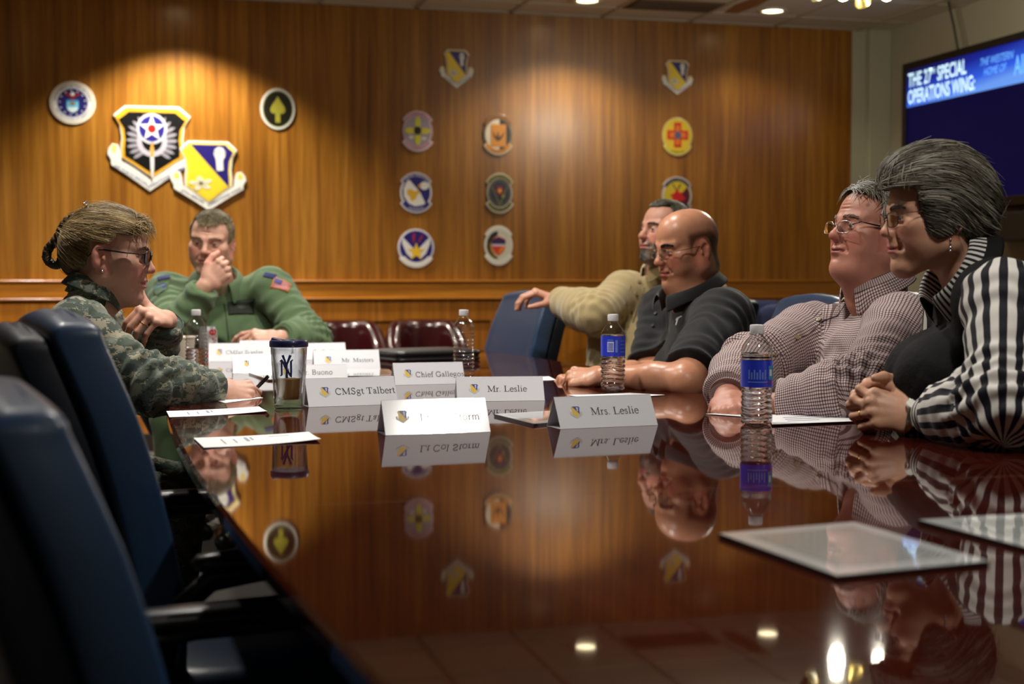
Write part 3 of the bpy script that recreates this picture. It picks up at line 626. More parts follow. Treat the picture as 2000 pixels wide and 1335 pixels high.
# ------------------------------------------------------------------ a small serif lettering for the name cards
def _st(pts, w): return (pts, w)
def _arc(cx, cy, rx, ry, a0, a1, n=12): return [(cx+rx*math.cos(D2(a0+(a1-a0)*i/n)), cy+ry*math.sin(D2(a0+(a1-a0)*i/n))) for i in range(n+1)]
TK, TN = .105, .045
def _ser(x, y, h=.1): return ([(x-h, y), (x+h, y)], TN)
XH = .46; CH = .68
GL = {
 ' ': (.26, []), '.': (.24, [([(.10, .02), (.10, .07)], .09)]),
 'C': (.68, [(_arc(.36, CH/2, .28, CH/2-.01, 40, 320, 18), .075), ([(.60, .48), (.60, .66)], TN)]),
 'M': (.88, [([(.14, .02), (.14, CH)], TN), ([(.14, CH), (.43, .04)], TK), ([(.43, .04), (.73, CH)], TN), ([(.73, .02), (.73, CH)], TK), _ser(.12, .02), _ser(.74, .02, .12), _ser(.10, CH-.02, .08), _ser(.78, CH-.02, .08)]),
 'S': (.56, [([(.46, .54), (.40, .64), (.27, .67), (.14, .60), (.12, .49), (.20, .40), (.36, .31), (.46, .22), (.44, .10), (.32, .01), (.19, .02), (.09, .12)], .08), ([(.47, .50), (.47, .67)], TN), ([(.08, .18), (.08, .01)], TN)]),
 'T': (.62, [([(.31, .02), (.31, CH)], TK), ([(.05, CH-.02), (.57, CH-.02)], TN), _ser(.31, .02, .12), ([(.05, CH), (.04, .50)], TN), ([(.57, CH), (.58, .50)], TN)]),
 'L': (.60, [([(.16, .02), (.16, CH)], TK), ([(.05, .02), (.54, .02)], TN), ([(.54, .02), (.56, .2)], TN), _ser(.16, CH-.02, .12)]),
 'G': (.72, [(_arc(.36, CH/2, .28, CH/2-.01, 45, 325, 18), .08), ([(.60, .04), (.60, .30)], TK*.9), _ser(.58, .30, .11), ([(.60, .48), (.60, .66)], TN)]),
 'B': (.66, [([(.17, .02), (.17, CH)], TK), (_arc(.30, .51, .20, .155, 90, -90, 10), .075), (_arc(.30, .19, .27, .175, 90, -90, 10), .08), ([(.06, CH-.02), (.32, CH-.02)], TN), ([(.06, .02), (.32, .02)], TN), ([(.17, .36), (.32, .36)], TN)]),
 'D': (.72, [([(.17, .02), (.17, CH)], TK), (_arc(.30, CH/2, .33, CH/2-.02, 90, -90, 14), .085), ([(.06, CH-.02), (.32, CH-.02)], TN), ([(.06, .02), (.32, .02)], TN)]),
 'a': (.44, [([(.08, .36), (.16, .44), (.26, .44), (.31, .36), (.31, .08), (.40, .02)], .075), ([(.31, .28), (.12, .20), (.08, .10), (.14, .02), (.22, .03), (.31, .12)], .06)]),
 'b': (.50, [([(.12, .03), (.12, .70)], .085), (_arc(.26, .22, .18, .215, 150, -150, 14), .06), _ser(.08, .69, .06)]),
 'c': (.44, [(_arc(.25, .22, .19, .22, 50, 310, 14), .065)]),
 'e': (.44, [(_arc(.24, .22, .18, .22, 0, 320, 16), .065), ([(.06, .25), (.41, .25)], TN)]),
 'f': (.32, [([(.34, .62), (.26, .69), (.17, .64), (.15, .54), (.15, .02)], .08), ([(.03, .43), (.29, .43)], TN), _ser(.15, .02, .11)]),
 'g': (.50, [(_arc(.23, .30, .14, .145, 0, 360, 16), .06), ([(.30, .43), (.47, .44)], TN), ([(.14, .17), (.12, .09), (.38, .07), (.44, -.04), (.34, -.16), (.14, -.17), (.06, -.08), (.14, .04)], .06)]),
 'h': (.50, [([(.13, .02), (.13, .70)], .085), ([(.13, .32), (.22, .42), (.32, .43), (.38, .34), (.38, .02)], .075), _ser(.13, .02, .09), _ser(.38, .02, .09), _ser(.08, .69, .05)]),
 'i': (.28, [([(.14, .02), (.14, .43)], .085), ([(.14, .58), (.14, .66)], .09), _ser(.14, .02, .1), _ser(.09, .43, .05)]),
 'l': (.28, [([(.14, .02), (.14, .70)], .085), _ser(.14, .02, .1), _ser(.09, .69, .05)]),
 'm': (.78, [([(.13, .02), (.13, .43)], .085), ([(.13, .32), (.22, .42), (.31, .43), (.37, .34), (.37, .02)], .075), ([(.37, .32), (.47, .42), (.57, .43), (.63, .34), (.63, .02)], .075), _ser(.13, .02, .09), _ser(.37, .02, .09), _ser(.63, .02, .09), _ser(.08, .43, .05)]),
 'n': (.50, [([(.13, .02), (.13, .43)], .085), ([(.13, .32), (.22, .42), (.32, .43), (.38, .34), (.38, .02)], .075), _ser(.13, .02, .09), _ser(.38, .02, .09), _ser(.08, .43, .05)]),
 'o': (.50, [(_arc(.25, .22, .19, .22, 0, 360, 18), .07)]),
 'r': (.34, [([(.13, .02), (.13, .43)], .085), ([(.13, .30), (.22, .41), (.32, .42)], .07), _ser(.13, .02, .1), _ser(.08, .43, .05)]),
 's': (.38, [([(.30, .36), (.22, .44), (.12, .42), (.08, .33), (.16, .26), (.28, .19), (.32, .10), (.24, .01), (.14, .01), (.06, .09)], .065)]),
 't': (.30, [([(.14, .58), (.14, .08), (.19, .02), (.28, .06)], .08), ([(.03, .43), (.27, .43)], TN)]),
 'd': (.50, [([(.38, .03), (.38, .70)], .085), (_arc(.24, .22, .18, .215, 30, 330, 14), .06), _ser(.33, .69, .06)]),
 'u': (.50, [([(.12, .43), (.12, .12), (.18, .02), (.27, .02), (.37, .12)], .075), ([(.37, .43), (.37, .02)], .085), _ser(.42, .02, .05), _ser(.07, .43, .05), _ser(.32, .43, .05)]),
}
def serif(txt, size):
    V, Fc = [], []; x = 0
    for ch in txt:
        w, sts = GL[ch]
        for pts, wd in sts:
            base = len(V); n = len(pts)
            for i, (a, b) in enumerate(pts):
                p0, p1 = pts[max(i-1, 0)], pts[min(i+1, n-1)]
                dx, dy = p1[0]-p0[0], p1[1]-p0[1]; L = math.hypot(dx, dy) or 1
                nx, ny = -dy/L*wd/2, dx/L*wd/2
                V += [((x+a+nx)*size, (b+ny)*size), ((x+a-nx)*size, (b-ny)*size)]
            for i in range(n-1): Fc.append((base+2*i, base+2*i+1, base+2*i+3, base+2*i+2))
        x += w
    return V, Fc, x*size
# ------------------------------------------------------------------ tent cards
m_card = mat('card_white', (226, 226, 232), .38, coat=.25, coat_rough=.12)
m_card_gloss = mat('card_laminated', (226, 226, 232), .16, coat=.8, coat_rough=.10)
m_ink = mat('card_ink', (52, 52, 60), .5); m_cblue = mat('card_blue', (34, 70, 160), .4); m_cyel = mat('card_yellow', (232, 190, 60), .4); m_cgrey = mat('card_emblem_ribbon', (206, 204, 190), .4)
CSIDE = .071
def tent(pl, pr, txt, label, tx=None, ty=.38, size=.0205, lx=.18, gloss=False, side=CSIDE, tilt=60, lsz=1.0):
    A, B = onz(*pl), onz(*pr); ax = (B-A); W = ax.length; rz = math.atan2(ax.y, ax.x)
    r = empty('name_card', (A.x, A.y, TABLE_Z), rz, label, 'name card', 'folded white name cards on the table')
    th = .0006; ct, s_ = math.cos(math.radians(tilt)), math.sin(math.radians(tilt))
    z0 = .0004
    apex = (side*ct, z0+side*s_); back = (2*side*ct, z0)
    mb = MB()
    def sheet(p, q):
        dx, dz = q[0]-p[0], q[1]-p[1]; L = math.hypot(dx, dz); nx, nz = -dz/L*th, dx/L*th
        prof = [(p[0], p[1]), (q[0], q[1]), (q[0]-nx, q[1]-nz), (p[0]-nx, p[1]-nz)]
        mb.prism(prof, lambda a, b, z: (z, a, b), 0, W)
    sheet((0, z0), apex); sheet(apex, back)
    mb.box((0, .0006, 0.0002), (W, back[0]-.0006, .0007))
    mb.build('card', m_card_gloss if gloss else m_card, r)
    e = .0004
    f = lambda a, b: (a, b*ct - e*s_, z0 + b*s_ + e*ct)      # a across, b up the front face
    V, Fc, tw = serif(txt, size)
    x0 = (tx if tx is not None else .42)*W
    lettering('lettering', [(x0+a, side*ty+b) for a, b in V], Fc, f, m_ink, r)
    # little shield
    cx, cy, k = lx*W, side*.50, .0135*lsz
    sh = shield(.76, 1.0, -.80); rb = scroll_band()
    def poly(name, pts, m, e2, parent):
        ff = lambda a, b: (cx+a*k, (cy+b*k)*ct-(e+e2)*s_, z0+(cy+b*k)*s_+(e+e2)*ct)
        me = bpy.data.meshes.new(name); me.from_pydata([ff(a, b) for a, b in pts], [], [tuple(range(len(pts)))]); return link(name, me, m, parent)
    em = poly('emblem', rb, m_cgrey, 0, r); poly('emblem_field', shield(.72, .96, -.76), m_cyel, .0001, em)
    poly('emblem_blue', [(-.5, .93), (.5, .93), (.72, .74), (.61, .45), (.58, .1), (.6, -.42)], m_cblue, .0002, em)
    poly('emblem_fist', fist(.28, .48, .34), m_cgrey, .0003, em)
    return r
tent((753, 850), (958, 843), 'Lt Col Storm', 'glossy white name card nearest the camera, washed out by a lamp glare', .34, .36, .0225, .18, gloss=True, side=.074)
tent((1095, 838), (1285, 830), 'Mrs. Leslie', 'white name card nearest the clear bottle with the blue label on the right', .34, .40, .0235, .19, side=.070)
tent((893, 784), (1064, 782), 'Mr. Leslie', 'white name card just behind the glare-washed card, its right end by the man in black', .35, .38, .0235, .20, side=.066)
tent((603, 795), (778, 789), 'CMSgt Talbert', 'large white name card beside the right side of the tumbler', .31, .40, .0240, .20, side=.074)
tent((772, 752), (909, 749), 'Chief Gallegos', 'white name card in front of the unlabelled bottle in mid table', .30, .34, .0235, .20, side=.069)
tent((540, 741), (679, 739), 'Mr. Buono', 'low white name card partly hidden behind the right side of the tumbler', .30, .30, .0235, .14, side=.048)
tent((614, 723), (743, 721), 'Mr. Masters', 'white name card standing left of the black leather portfolio', .42, .38, .0215, .22, side=.073)
tent((455, 729), (585, 727), 'Mr. Bates', 'white name card between the pen hand and the tumbler', .38, .36, .0225, .21, side=.066)
tent((407, 706), (530, 705), 'CMSgt Scanlan', 'white name card beside the half-full bottle in front of the man in green', .27, .40, .0210, .17, side=.074)
tent((575, 703), (678, 701), 'Dr. Gould', 'white name card behind the tumbler lid, in front of the man in green', .38, .40, .0190, .18, side=.069)
tent((468, 697), (580, 696), 'Lt Col Mills', 'white name card mostly hidden behind another card, below the hand of the man in green', .42, .36, .0190, .2, side=.071)

# ------------------------------------------------------------------ papers and acrylic holders
m_paper = mat('paper', (236, 236, 238), .6); m_pink = mat('print_grey', (150, 150, 160), .6); m_pyel = mat('print_yellow', (226, 206, 120), .6)
def sheet(name, pts, label, m=None, th=.0006, z=0.0003, prints=True, curl=0, cat='paper', n=8, group='paper sheets on the table'):
    P = [onz(*p) for p in pts]; c = sum(P, Vector())/4
    mb = MB(); R0 = []; R1 = []
    top = [[None]*(n+1) for _ in range(n+1)]; bot = [[None]*(n+1) for _ in range(n+1)]
    for i in range(n+1):
        for j in range(n+1):
            u, v = i/n, j/n
            p = (P[0]*(1-u)+P[1]*u)*(1-v) + (P[3]*(1-u)+P[2]*u)*v
            h = curl*((2*u-1)**2*.6+ (u*v)**3*1.2) if curl else 0
            top[i][j] = mb.bm.verts.new((p.x-c.x, p.y-c.y, z+th+h)); bot[i][j] = mb.bm.verts.new((p.x-c.x, p.y-c.y, z+h))
    for i in range(n):
        for j in range(n):
            mb.bm.faces.new((top[i][j], top[i+1][j], top[i+1][j+1], top[i][j+1])); mb.bm.faces.new((bot[i][j], bot[i][j+1], bot[i+1][j+1], bot[i+1][j]))
    for i in range(n):
        for a, b, c_, d in ((top[i][0], bot[i][0], bot[i+1][0], top[i+1][0]), (top[i+1][n], bot[i+1][n], bot[i][n], top[i][n]), (top[0][i+1], bot[0][i+1], bot[0][i], top[0][i]), (top[n][i], bot[n][i], bot[n][i+1], top[n][i+1])):
            mb.bm.faces.new((a, b, c_, d))
    o = mb.build(name, m or m_paper, None, smooth=False, loc=(c.x, c.y, TABLE_Z))
    tag(o, label, cat, group)
    if prints:
        def q(u, v):
            p = (P[0]*(1-u)+P[1]*u)*(1-v) + (P[3]*(1-u)+P[2]*u)*v
            h = curl*((2*u-1)**2*.6+(u*v)**3*1.2) if curl else 0
            return (p.x-c.x, p.y-c.y, z+th+.0003+h)
        mb = MB()
        for (u0, v0, u1, v1) in prints if isinstance(prints, list) else [(.62, .2, .80, .24), (.40, .18, .43, .6), (.45, .2, .47, .5), (.30, .3, .315, .7), (.2, .25, .215, .75)]:
            k = 6
            va = [mb.bm.verts.new(q(u0+(u1-u0)*t/k, v0)) for t in range(k+1)]; vb = [mb.bm.verts.new(q(u0+(u1-u0)*t/k, v1)) for t in range(k+1)]
            for t in range(k): mb.bm.faces.new((va[t], va[t+1], vb[t+1], vb[t]))
        mb.build('print', m_pink, o)
    return o
sheet('paper_sheet', [(325, 804), (506, 795), (522, 806), (331, 816)], 'white printed sheet lying below the sleeve of the woman in camouflage', curl=.002)
sheet('paper_sheet', [(378, 857), (603, 845), (627, 862), (398, 876)], 'white printed sheet nearest the camera on the left half of the table', curl=.0025)
sheet('paper_sheet', [(404, 777), (466, 768), (514, 777), (440, 787)], 'white sheet the woman in camouflage is writing on', prints=False)
sheet('paper_sheet', [(1110, 772), (1230, 768), (1298, 773), (1150, 780)], 'white sheet in front of the bottle by the man in black', curl=.0015, prints=False)
sheet('paper_sheet', [(1378, 809), (1480, 803), (1607, 808), (1500, 818)], 'white sheet under another one, left of the clasped hands', curl=.0015, prints=False)
sheet('paper_sheet', [(1500, 815), (1610, 809), (1683, 825), (1508, 832)], 'white sheet with yellow print on top of another, next to the clasped hands', z=.0035, prints=[(.2, .3, .8, .36), (.2, .5, .8, .56), (.2, .7, .6, .75)])
sheet('paper_sheet', [(1010, 738), (1072, 735), (1086, 742), (1036, 744)], 'white sheet beside the fist of the man in black', prints=False)
sheet('paper_sheet', [(690, 697), (776, 690), (786, 694), (700, 701)], 'white sheet at the far end of the table beside the portfolio', th=.004, prints=False)
# acrylic holders: a clear slab with dark cut edges holding a white-bordered grey page
m_acr = mat('acrylic_face', (186, 190, 188), .06, coat=1, coat_rough=.03); m_acr_b = mat('acrylic_border', (224, 226, 226), .06, coat=1, coat_rough=.03); m_acr_e = mat('acrylic_edge', (34, 34, 36), .2)
def holder(pts, label, th=.006):
    P = [onz(*p) for p in pts]; c = sum(P, Vector())/4
    r = empty('document_holder', (c.x, c.y, TABLE_Z), 0, label, 'document holder', 'clear acrylic document holders on the table')
    def quad(ins): return [((p-c)*(1-ins)) for p in P]
    mb = MB(); mb.prism([(p.x, p.y) for p in quad(0)], lambda a, b, z: (a, b, z), 0, th-.0012); mb.build('slab', m_acr_e, r)
    mb = MB(); mb.prism([(p.x, p.y) for p in quad(.006)], lambda a, b, z: (a, b, z), th-.0013, th-.0004); mb.build('page', m_acr_b, r)
    mb = MB(); mb.prism([(p.x, p.y) for p in quad(.24)], lambda a, b, z: (a, b, z), th-.0005, th); mb.build('printed_panel', m_acr, r)
    return r
holder([(1403, 1050), (1668, 1027), (1932, 1105), (1635, 1134)], 'large acrylic document holder in the right foreground, nearest the camera')
holder([(1793, 1023), (2040, 1008), (2320, 1080), (2080, 1098)], 'acrylic document holder at the right edge of the picture, reflecting the striped sleeve')
holder([(664, 737), (680, 723), (760, 724), (776, 737)], 'acrylic document holder lying in the gap between name cards at mid table')
holder([(486, 731), (560, 731), (590, 743), (524, 744)], 'acrylic document holder between the pen hand and the tumbler')
holder([(965, 813), (1082, 806), (1150, 822), (1042, 832)], 'acrylic document holder behind the name card next to the striped woman')

# ------------------------------------------------------------------ bottles, tumbler, cup, can, portfolio, pen
def clear_mat(name, tint=(1, 1, 1), glossy=.09, rough=.03):
    m = bpy.data.materials.new(name); m.use_nodes = True; nt = m.node_tree; nt.nodes.remove(nt.nodes['Principled BSDF'])
    tr = nt.nodes.new('ShaderNodeBsdfTransparent'); tr.inputs[0].default_value = (*tint, 1)
    gl = nt.nodes.new('ShaderNodeBsdfGlossy'); gl.inputs['Roughness'].default_value = rough
    lw = nt.nodes.new('ShaderNodeLayerWeight'); fr = nt.nodes.new('ShaderNodeMath'); fr.operation = 'POWER'; fr.inputs[1].default_value = 2.4
    lw.inputs['Blend'].default_value = .5; nt.links.new(lw.outputs['Facing'], fr.inputs[0])
    mx = nt.nodes.new('ShaderNodeMath'); mx.operation = 'MULTIPLY_ADD'; mx.inputs[1].default_value = .75; mx.inputs[2].default_value = glossy
    nt.links.new(fr.outputs[0], mx.inputs[0]); ms = nt.nodes.new('ShaderNodeMixShader')
    nt.links.new(mx.outputs[0], ms.inputs[0]); nt.links.new(tr.outputs[0], ms.inputs[1]); nt.links.new(gl.outputs[0], ms.inputs[2])
    if glossy > .03:
        cr = nt.nodes.new('ShaderNodeMix'); cr.data_type = 'RGBA'; cr.inputs['A'].default_value = (*tint, 1); cr.inputs['B'].default_value = (*[t*.5 for t in tint], 1)
        nt.links.new(fr.outputs[0], cr.inputs['Factor']); nt.links.new([o for o in cr.outputs if o.type == 'RGBA'][0], tr.inputs[0])
    nt.links.new(ms.outputs[0], nt.nodes['Material Output'].inputs[0]); MATS[name] = m
    return m
m_pet = clear_mat('clear_plastic', (.955, .96, .965), .11); m_clear = clear_mat('clear_acrylic', (.95, .955, .96), .05)
m_water = mat('water', (250, 252, 255), .0, trans=1, ior=1.33); m_cap = mat('cap_white', (232, 232, 234), .4)
m_lblue = mat('label_blue', (40, 62, 214), .3, coat=.4); m_lwhite = mat('label_white', (220, 224, 240), .4); m_lteal = mat('label_teal', (60, 150, 190), .4); m_lpale = mat('label_pale', (110, 140, 226), .35)
def bottle(px, py, label, water=.15, lab=None, ribs='all', rot=0, hgt=.2032, seed=1):
    p = onz(px, py); r = empty('water_bottle', p, rot, label, 'bottle', 'clear plastic water bottles on the table')
    R = .0318; N = 40
    def rad(z, th):
        k = z/.2032
        if z < .008: return .022+.0098*math.sin(z/.008*PI/2) + .0015*math.cos(5*th)*(1-z/.008)
        if z < .016: return R + .0008*math.cos(10*th)
        if z < .140:
            a = R - .0008 + (.0013 if lab or ribs == 'wavy' else .0019)*math.cos((z-.02)*2*PI/.0115 + (.9*math.sin(3*th+seed) if ribs == 'wavy' and z < .09 else 0))
            if ribs == 'wavy' and z < .09: a += .0011*math.sin(4*th+z*260+seed)*math.cos(z*300+2*th)
            if lab and lab[0]-.003 < z < lab[1]+.003: a = R - .0004
            return a
        if z < .150: return R - .0005*math.sin((z-.14)/.01*PI)
        if z < .182: t = (z-.150)/.032; return R - (R-.0128)*(1-math.cos(t*PI/2))**.85*1.0 if t < 1 else .0128
        if z < .184: return .0128
        return .0122
    def prof(z0, z1, off, n):
        zs = [z0+(z1-z0)*i/n for i in range(n+1)]
        return [[((rad(z, 2*PI*k/N)-off)*math.cos(2*PI*k/N), (rad(z, 2*PI*k/N)-off)*math.sin(2*PI*k/N), z) for k in range(N)] for z in zs]
    mb = MB(); mb.loft([[(x*.3, y*.3, .006) for x, y, z in prof(.0015, .0016, 0, 1)[0]]] + prof(.0005, .188, 0, 110), cap=False); mb.build('body', m_pet, r, smooth=True)
    if water:
        mb = MB(); mb.loft(prof(.006, water, .0009, 84)); mb.build('water', m_water, r, smooth=True, auto=60)
    mb = MB(); n = 48
    rings = [[((q*(1+.025*(i % 2)))*math.cos(2*PI*i/n), (q*(1+.025*(i % 2)))*math.sin(2*PI*i/n), z) for i in range(n)] for q, z in ((.0137, .186), (.0139, .1885), (.0141, .190), (.0141, .2005), (.0132, .2030), (.010, .2034))]
    mb.loft(rings); mb.build('cap', m_cap, r, smooth=True, auto=35)
    mb = MB(); mb.lathe([(.0128, .1835), (.0152, .184), (.0152, .1855), (.0128, .186)], 32); mb.build('neck_ring', m_pet, r, smooth=True)
    if lab:
        z0, z1 = lab[0], lab[1]
        lm = MB(); rings = [[((R+.0006)*math.cos(2*PI*k/48), (R+.0006)*math.sin(2*PI*k/48), z) for k in range(48)] for z in (z0, z1)]
        lm.loft(rings, cap=False); lo = lm.build('label', m_lblue, r, smooth=True)
        def patch(name, a0, a1, h0, h1, m, lift=.0010):
            q = MB(); k = 8
            q.loft([[((R+lift)*math.cos(a0+(a1-a0)*i/k), (R+lift)*math.sin(a0+(a1-a0)*i/k), z0+(z1-z0)*h) for i in range(k+1)] for h in (h0, h1)], cap=False, closed=False)
            q.build(name, m, lo)
        lab[2](patch, lo)
    return r
FACE = -PI/2 + YAW   # direction from the bottle towards the camera, roughly
def lab_barcode(patch, lo):
    a = -PI/2-.25
    patch('barcode_panel', a-.55, a-.02, .22, .72, m_lwhite)
    for k in range(7): patch('barcode_bar', a-.50, a-.07, .27+.06*k, .30+.06*k, m_lblue, .0013)
    patch('print_panel', a+.45, a+1.3, .1, .9, mat('label_mid', (44, 70, 206), .3), .0008); patch('print_line', a-.55, a-.05, .78, .82, m_lpale); patch('print_line', a+.1, a+.3, .2, .8, m_lpale)
    for k in range(4): patch('print_line', a+.55, a+1.2, .2+.18*k, .23+.18*k, m_lpale)
def lab_mountain(patch, lo):
    a = -PI/2-.2
    for k in range(7): patch('wordmark', a-.75+.17*k, a-.65+.17*k, .30, .66-.10*(k % 2), m_lpale)
    patch('teal_panel', a+.58, a+.98, .28, .80, m_lteal); patch('teal_mark', a+.66, a+.9, .42, .66, m_lwhite, .0013); patch('green_panel', a+1.1, a+1.35, .3, .78, mat('label_green', (70, 160, 150), .4)); patch('red_line', a+.55, a+1.0, .16, .22, mat('label_red', (150, 40, 90), .4)); patch('pale_line', a-.8, a+.5, .18, .22, m_lpale)
bottle(1477, 829, 'full bottle with a blue label, nearest the camera in front of the grey-haired man', .146, (.078, .132, lab_mountain), 'wavy', .0, seed=2)
bottle(1197, 764, 'full bottle with a blue barcode label in front of the man in black', .150, (.094, .147, lab_barcode), 'wavy', .0, seed=5)
bottle(906, 736, 'unlabelled bottle behind the name card in the middle of the table', 0, None, 'all')
bottle(384, 735, 'half-full unlabelled bottle beside the writing hand of the woman in camouflage', .085, None, 'wavy', seed=3)

tp = onz(565, 797); tum = empty('travel_tumbler', tp, -YAW, 'clear insulated tumbler with a navy lid, half full of milky coffee', 'tumbler')
m_navy = mat('lid_navy', (24, 28, 74), .35, coat=.3)
mb = MB(); mb.lathe([(.001, .0), (.031, .0), (.034, .004), (.0345, .012), (.0415, .142), (.0408, .142), (.0336, .013), (.030, .006), (.001, .006)], 48); mb.build('outer_wall', m_clear, tum, smooth=True, auto=50)
mb = MB(); mb.lathe([(.001, .018), (.022, .020), (.027, .028), (.0385, .138), (.0378, .138), (.0262, .029), (.021, .0215), (.001, .0195)], 48); mb.build('inner_cup', m_clear, tum, smooth=True, auto=50)
def wr(z): return .0262 + (z-.029)*(.0378-.0262)/(.138-.029)
mb = MB(); mb.lathe([(.001, .0200), (.021, .022), (.0258, .0295)] + [(wr(z)-.0003, z) for z in (.04, .055, .068)] + [(.001, .068)], 48); mb.build('coffee', mat('milky_coffee', (238, 194, 112), .3), tum, smooth=True, auto=50)
mb = MB(); mb.lathe([(.001, .141), (.0435, .141), (.0440, .144), (.0440, .153), (.042, .156), (.037, .1565), (.035, .154), (.001, .154)], 48)
lid = mb.build('lid', m_navy, tum, smooth=True, auto=40)
mb = MB(); mb.loft([[(-.036+.0*i, 0, 0) for i in range(1)]*1] if False else [[(x, y, z) for x, y, z in ((-.040, -.011, .1545), (-.040, .011, .1545), (-.012, .014, .1545), (-.012, -.014, .1545))], [(x, y, z) for x, y, z in ((-.038, -.008, .163), (-.038, .008, .163), (-.016, .008, .158), (-.016, -.008, .158))]])
mb.build('drink_tab', m_navy, lid, smooth=False, bevel=.0015)
# interlocked N and Y on the front of the tumbler
def on_tum(a, b, lift=.0006):
    a, b = a*.80, .098+(b-.088)*.72
    ro = .0345 + (b-.012)*(.0415-.0345)/.13 + lift
    return (ro*math.sin(a/ro), -ro*math.cos(a/ro), b)
def ribbon(pts, w, parent, name='monogram'):
    mb = MB(); A = []; B = []
    n = len(pts)
    for i, (a, b) in enumerate(pts):
        p0, p1 = pts[max(i-1, 0)], pts[min(i+1, n-1)]; dx, dy = p1[0]-p0[0], p1[1]-p0[1]; L = math.hypot(dx, dy)
        ww = w[i] if isinstance(w, list) else w
        A.append(on_tum(a-dy/L*ww/2, b+dx/L*ww/2)); B.append(on_tum(a+dy/L*ww/2, b-dx/L*ww/2))
    mb.loft([A, B], closed=False, cap=False); return mb.build(name, m_mono, parent)
m_mono = mat('monogram_navy', (34, 42, 96), .4)
mg = ribbon([(-.019, .104), (-.013, .109), (-.008, .100), (-.004, .088), (.004, .074), (.010, .062), (.012, .056)], [.004, .006, .0062, .006, .006, .006, .003], tum)
ribbon([(-.014, .106), (-.0135, .09), (-.0135, .07), (-.0135, .062), (-.018, .058)], [.005, .0058, .0058, .006, .003], mg, 'monogram_stroke'); ribbon([(.019, .110), (.0135, .104), (.0135, .09), (.0135, .07), (.0135, .054)], [.003, .006, .0058, .0058, .004], mg, 'monogram_stroke')
ribbon([(-.010, .124), (-.008, .118), (-.003, .104), (.001, .092), (.001, .07), (.001, .052)], [.008, .007, .006, .006, .0058, .008], mg, 'monogram_stroke'); ribbon([(.012, .124), (.010, .118), (.005, .104), (.001, .092)], [.008, .007, .006, .005], mg, 'monogram_stroke')
# foam cup
cp = onz(361, 706); fc = empty('foam_cup', cp, 0, 'white foam cup standing behind the half-full bottle', 'cup')
m_foam = mat('foam', (236, 224, 206), .7, bump=(300, .2))
mb = MB(); mb.lathe([(.001, 0), (.027, 0), (.028, .003), (.0375, .084), (.0395, .085), (.0395, .091), (.0375, .092), (.036, .09), (.0265, .006), (.001, .005)], 40); mb.build('cup_wall', m_foam, fc, smooth=True, auto=40)
# soda can
kp = onz(407, 702); kc = empty('soda_can', kp, 0, 'silver soda can with red lettering, in front of the man in green', 'can')
m_alu = mat('aluminium', (206, 206, 208), .3, metal=.75)
mb = MB(); mb.lathe([(.001, .004), (.024, .0), (.026, .0015), (.033, .010), (.033, .105), (.027, .119), (.0265, .122), (.0255, .122), (.025, .119), (.001, .118)], 40); mb.build('can_body', m_alu, kc, smooth=True, auto=40)
m_cred = mat('can_red', (190, 26, 24), .35, metal=.3)
def on_can(a, b): return (.0335*math.sin(a/.0335+YAW*.0), -.0335*math.cos(a/.0335), b)
V, Fc = text_polys('Coke', .062, True)
lettering('lettering', [(-y+.012, x*.8+.058) for x, y in V], Fc, on_can, m_cred, kc)
mb = MB(); mb.loft([[(.0334*math.cos(2*PI*i/40), .0334*math.sin(2*PI*i/40), z) for i in range(40)] for z in (.004+.006, .018)], cap=False); mb.build('red_band', m_cred, kc)
# portfolio
q0, q1 = onz(784, 708), onz(938, 703); ax = q1-q0
pf = empty('portfolio', (q0+q1)/2, math.atan2(ax.y, ax.x), 'black zipped leather portfolio at the far end of the table', 'portfolio')
m_leather = mat('black_leather', (26, 28, 28), .38, coat=.15, bump=(160, .25))
W2 = ax.length/2+.012
def rrect(w, d, r, n=6): 
    return [(sx*(w-r)+r*math.cos(a), sy*(d-r)+r*math.sin(a)) for sx, sy, a0 in ((1, 1, 0), (-1, 1, 90), (-1, -1, 180), (1, -1, 270)) for a in [D2(a0+90*i/n) for i in range(n+1)]]
mb = MB(); rings = []
for z, s_ in ((.0, .95), (.002, .985), (.006, 1), (.011, 1.0), (.0125, .985)): rings.append([(x*s_, y*s_+.125, z) for x, y in rrect(W2, .125, .03)])
mb.loft(rings); mb.build('lower_cover', m_leather, pf, smooth=True, auto=60)
mb = MB(); rings = []
for z, s_ in ((.0120, .975), (.0135, .975), (.0205, .975), (.022, .975)): rings.append([(x*s_, y*s_+.125, z) for x, y in rrect(W2, .125, .03)])
mb.loft(rings); mb.build('zip', mat('zip_dark', (12, 12, 12), .5, bump=(900, .6)), pf, smooth=True, auto=60)
mb = MB(); rings = []
for z, s_ in ((.0215, .985), (.023, 1), (.030, 1.0), (.036, .985), (.039, .94), (.041, .8), (.042, .4)): rings.append([(x*s_, y*s_+.125, z) for x, y in rrect(W2, .125, .03)])
mb.loft(rings); mb.build('upper_cover', m_leather, pf, smooth=True, auto=70)
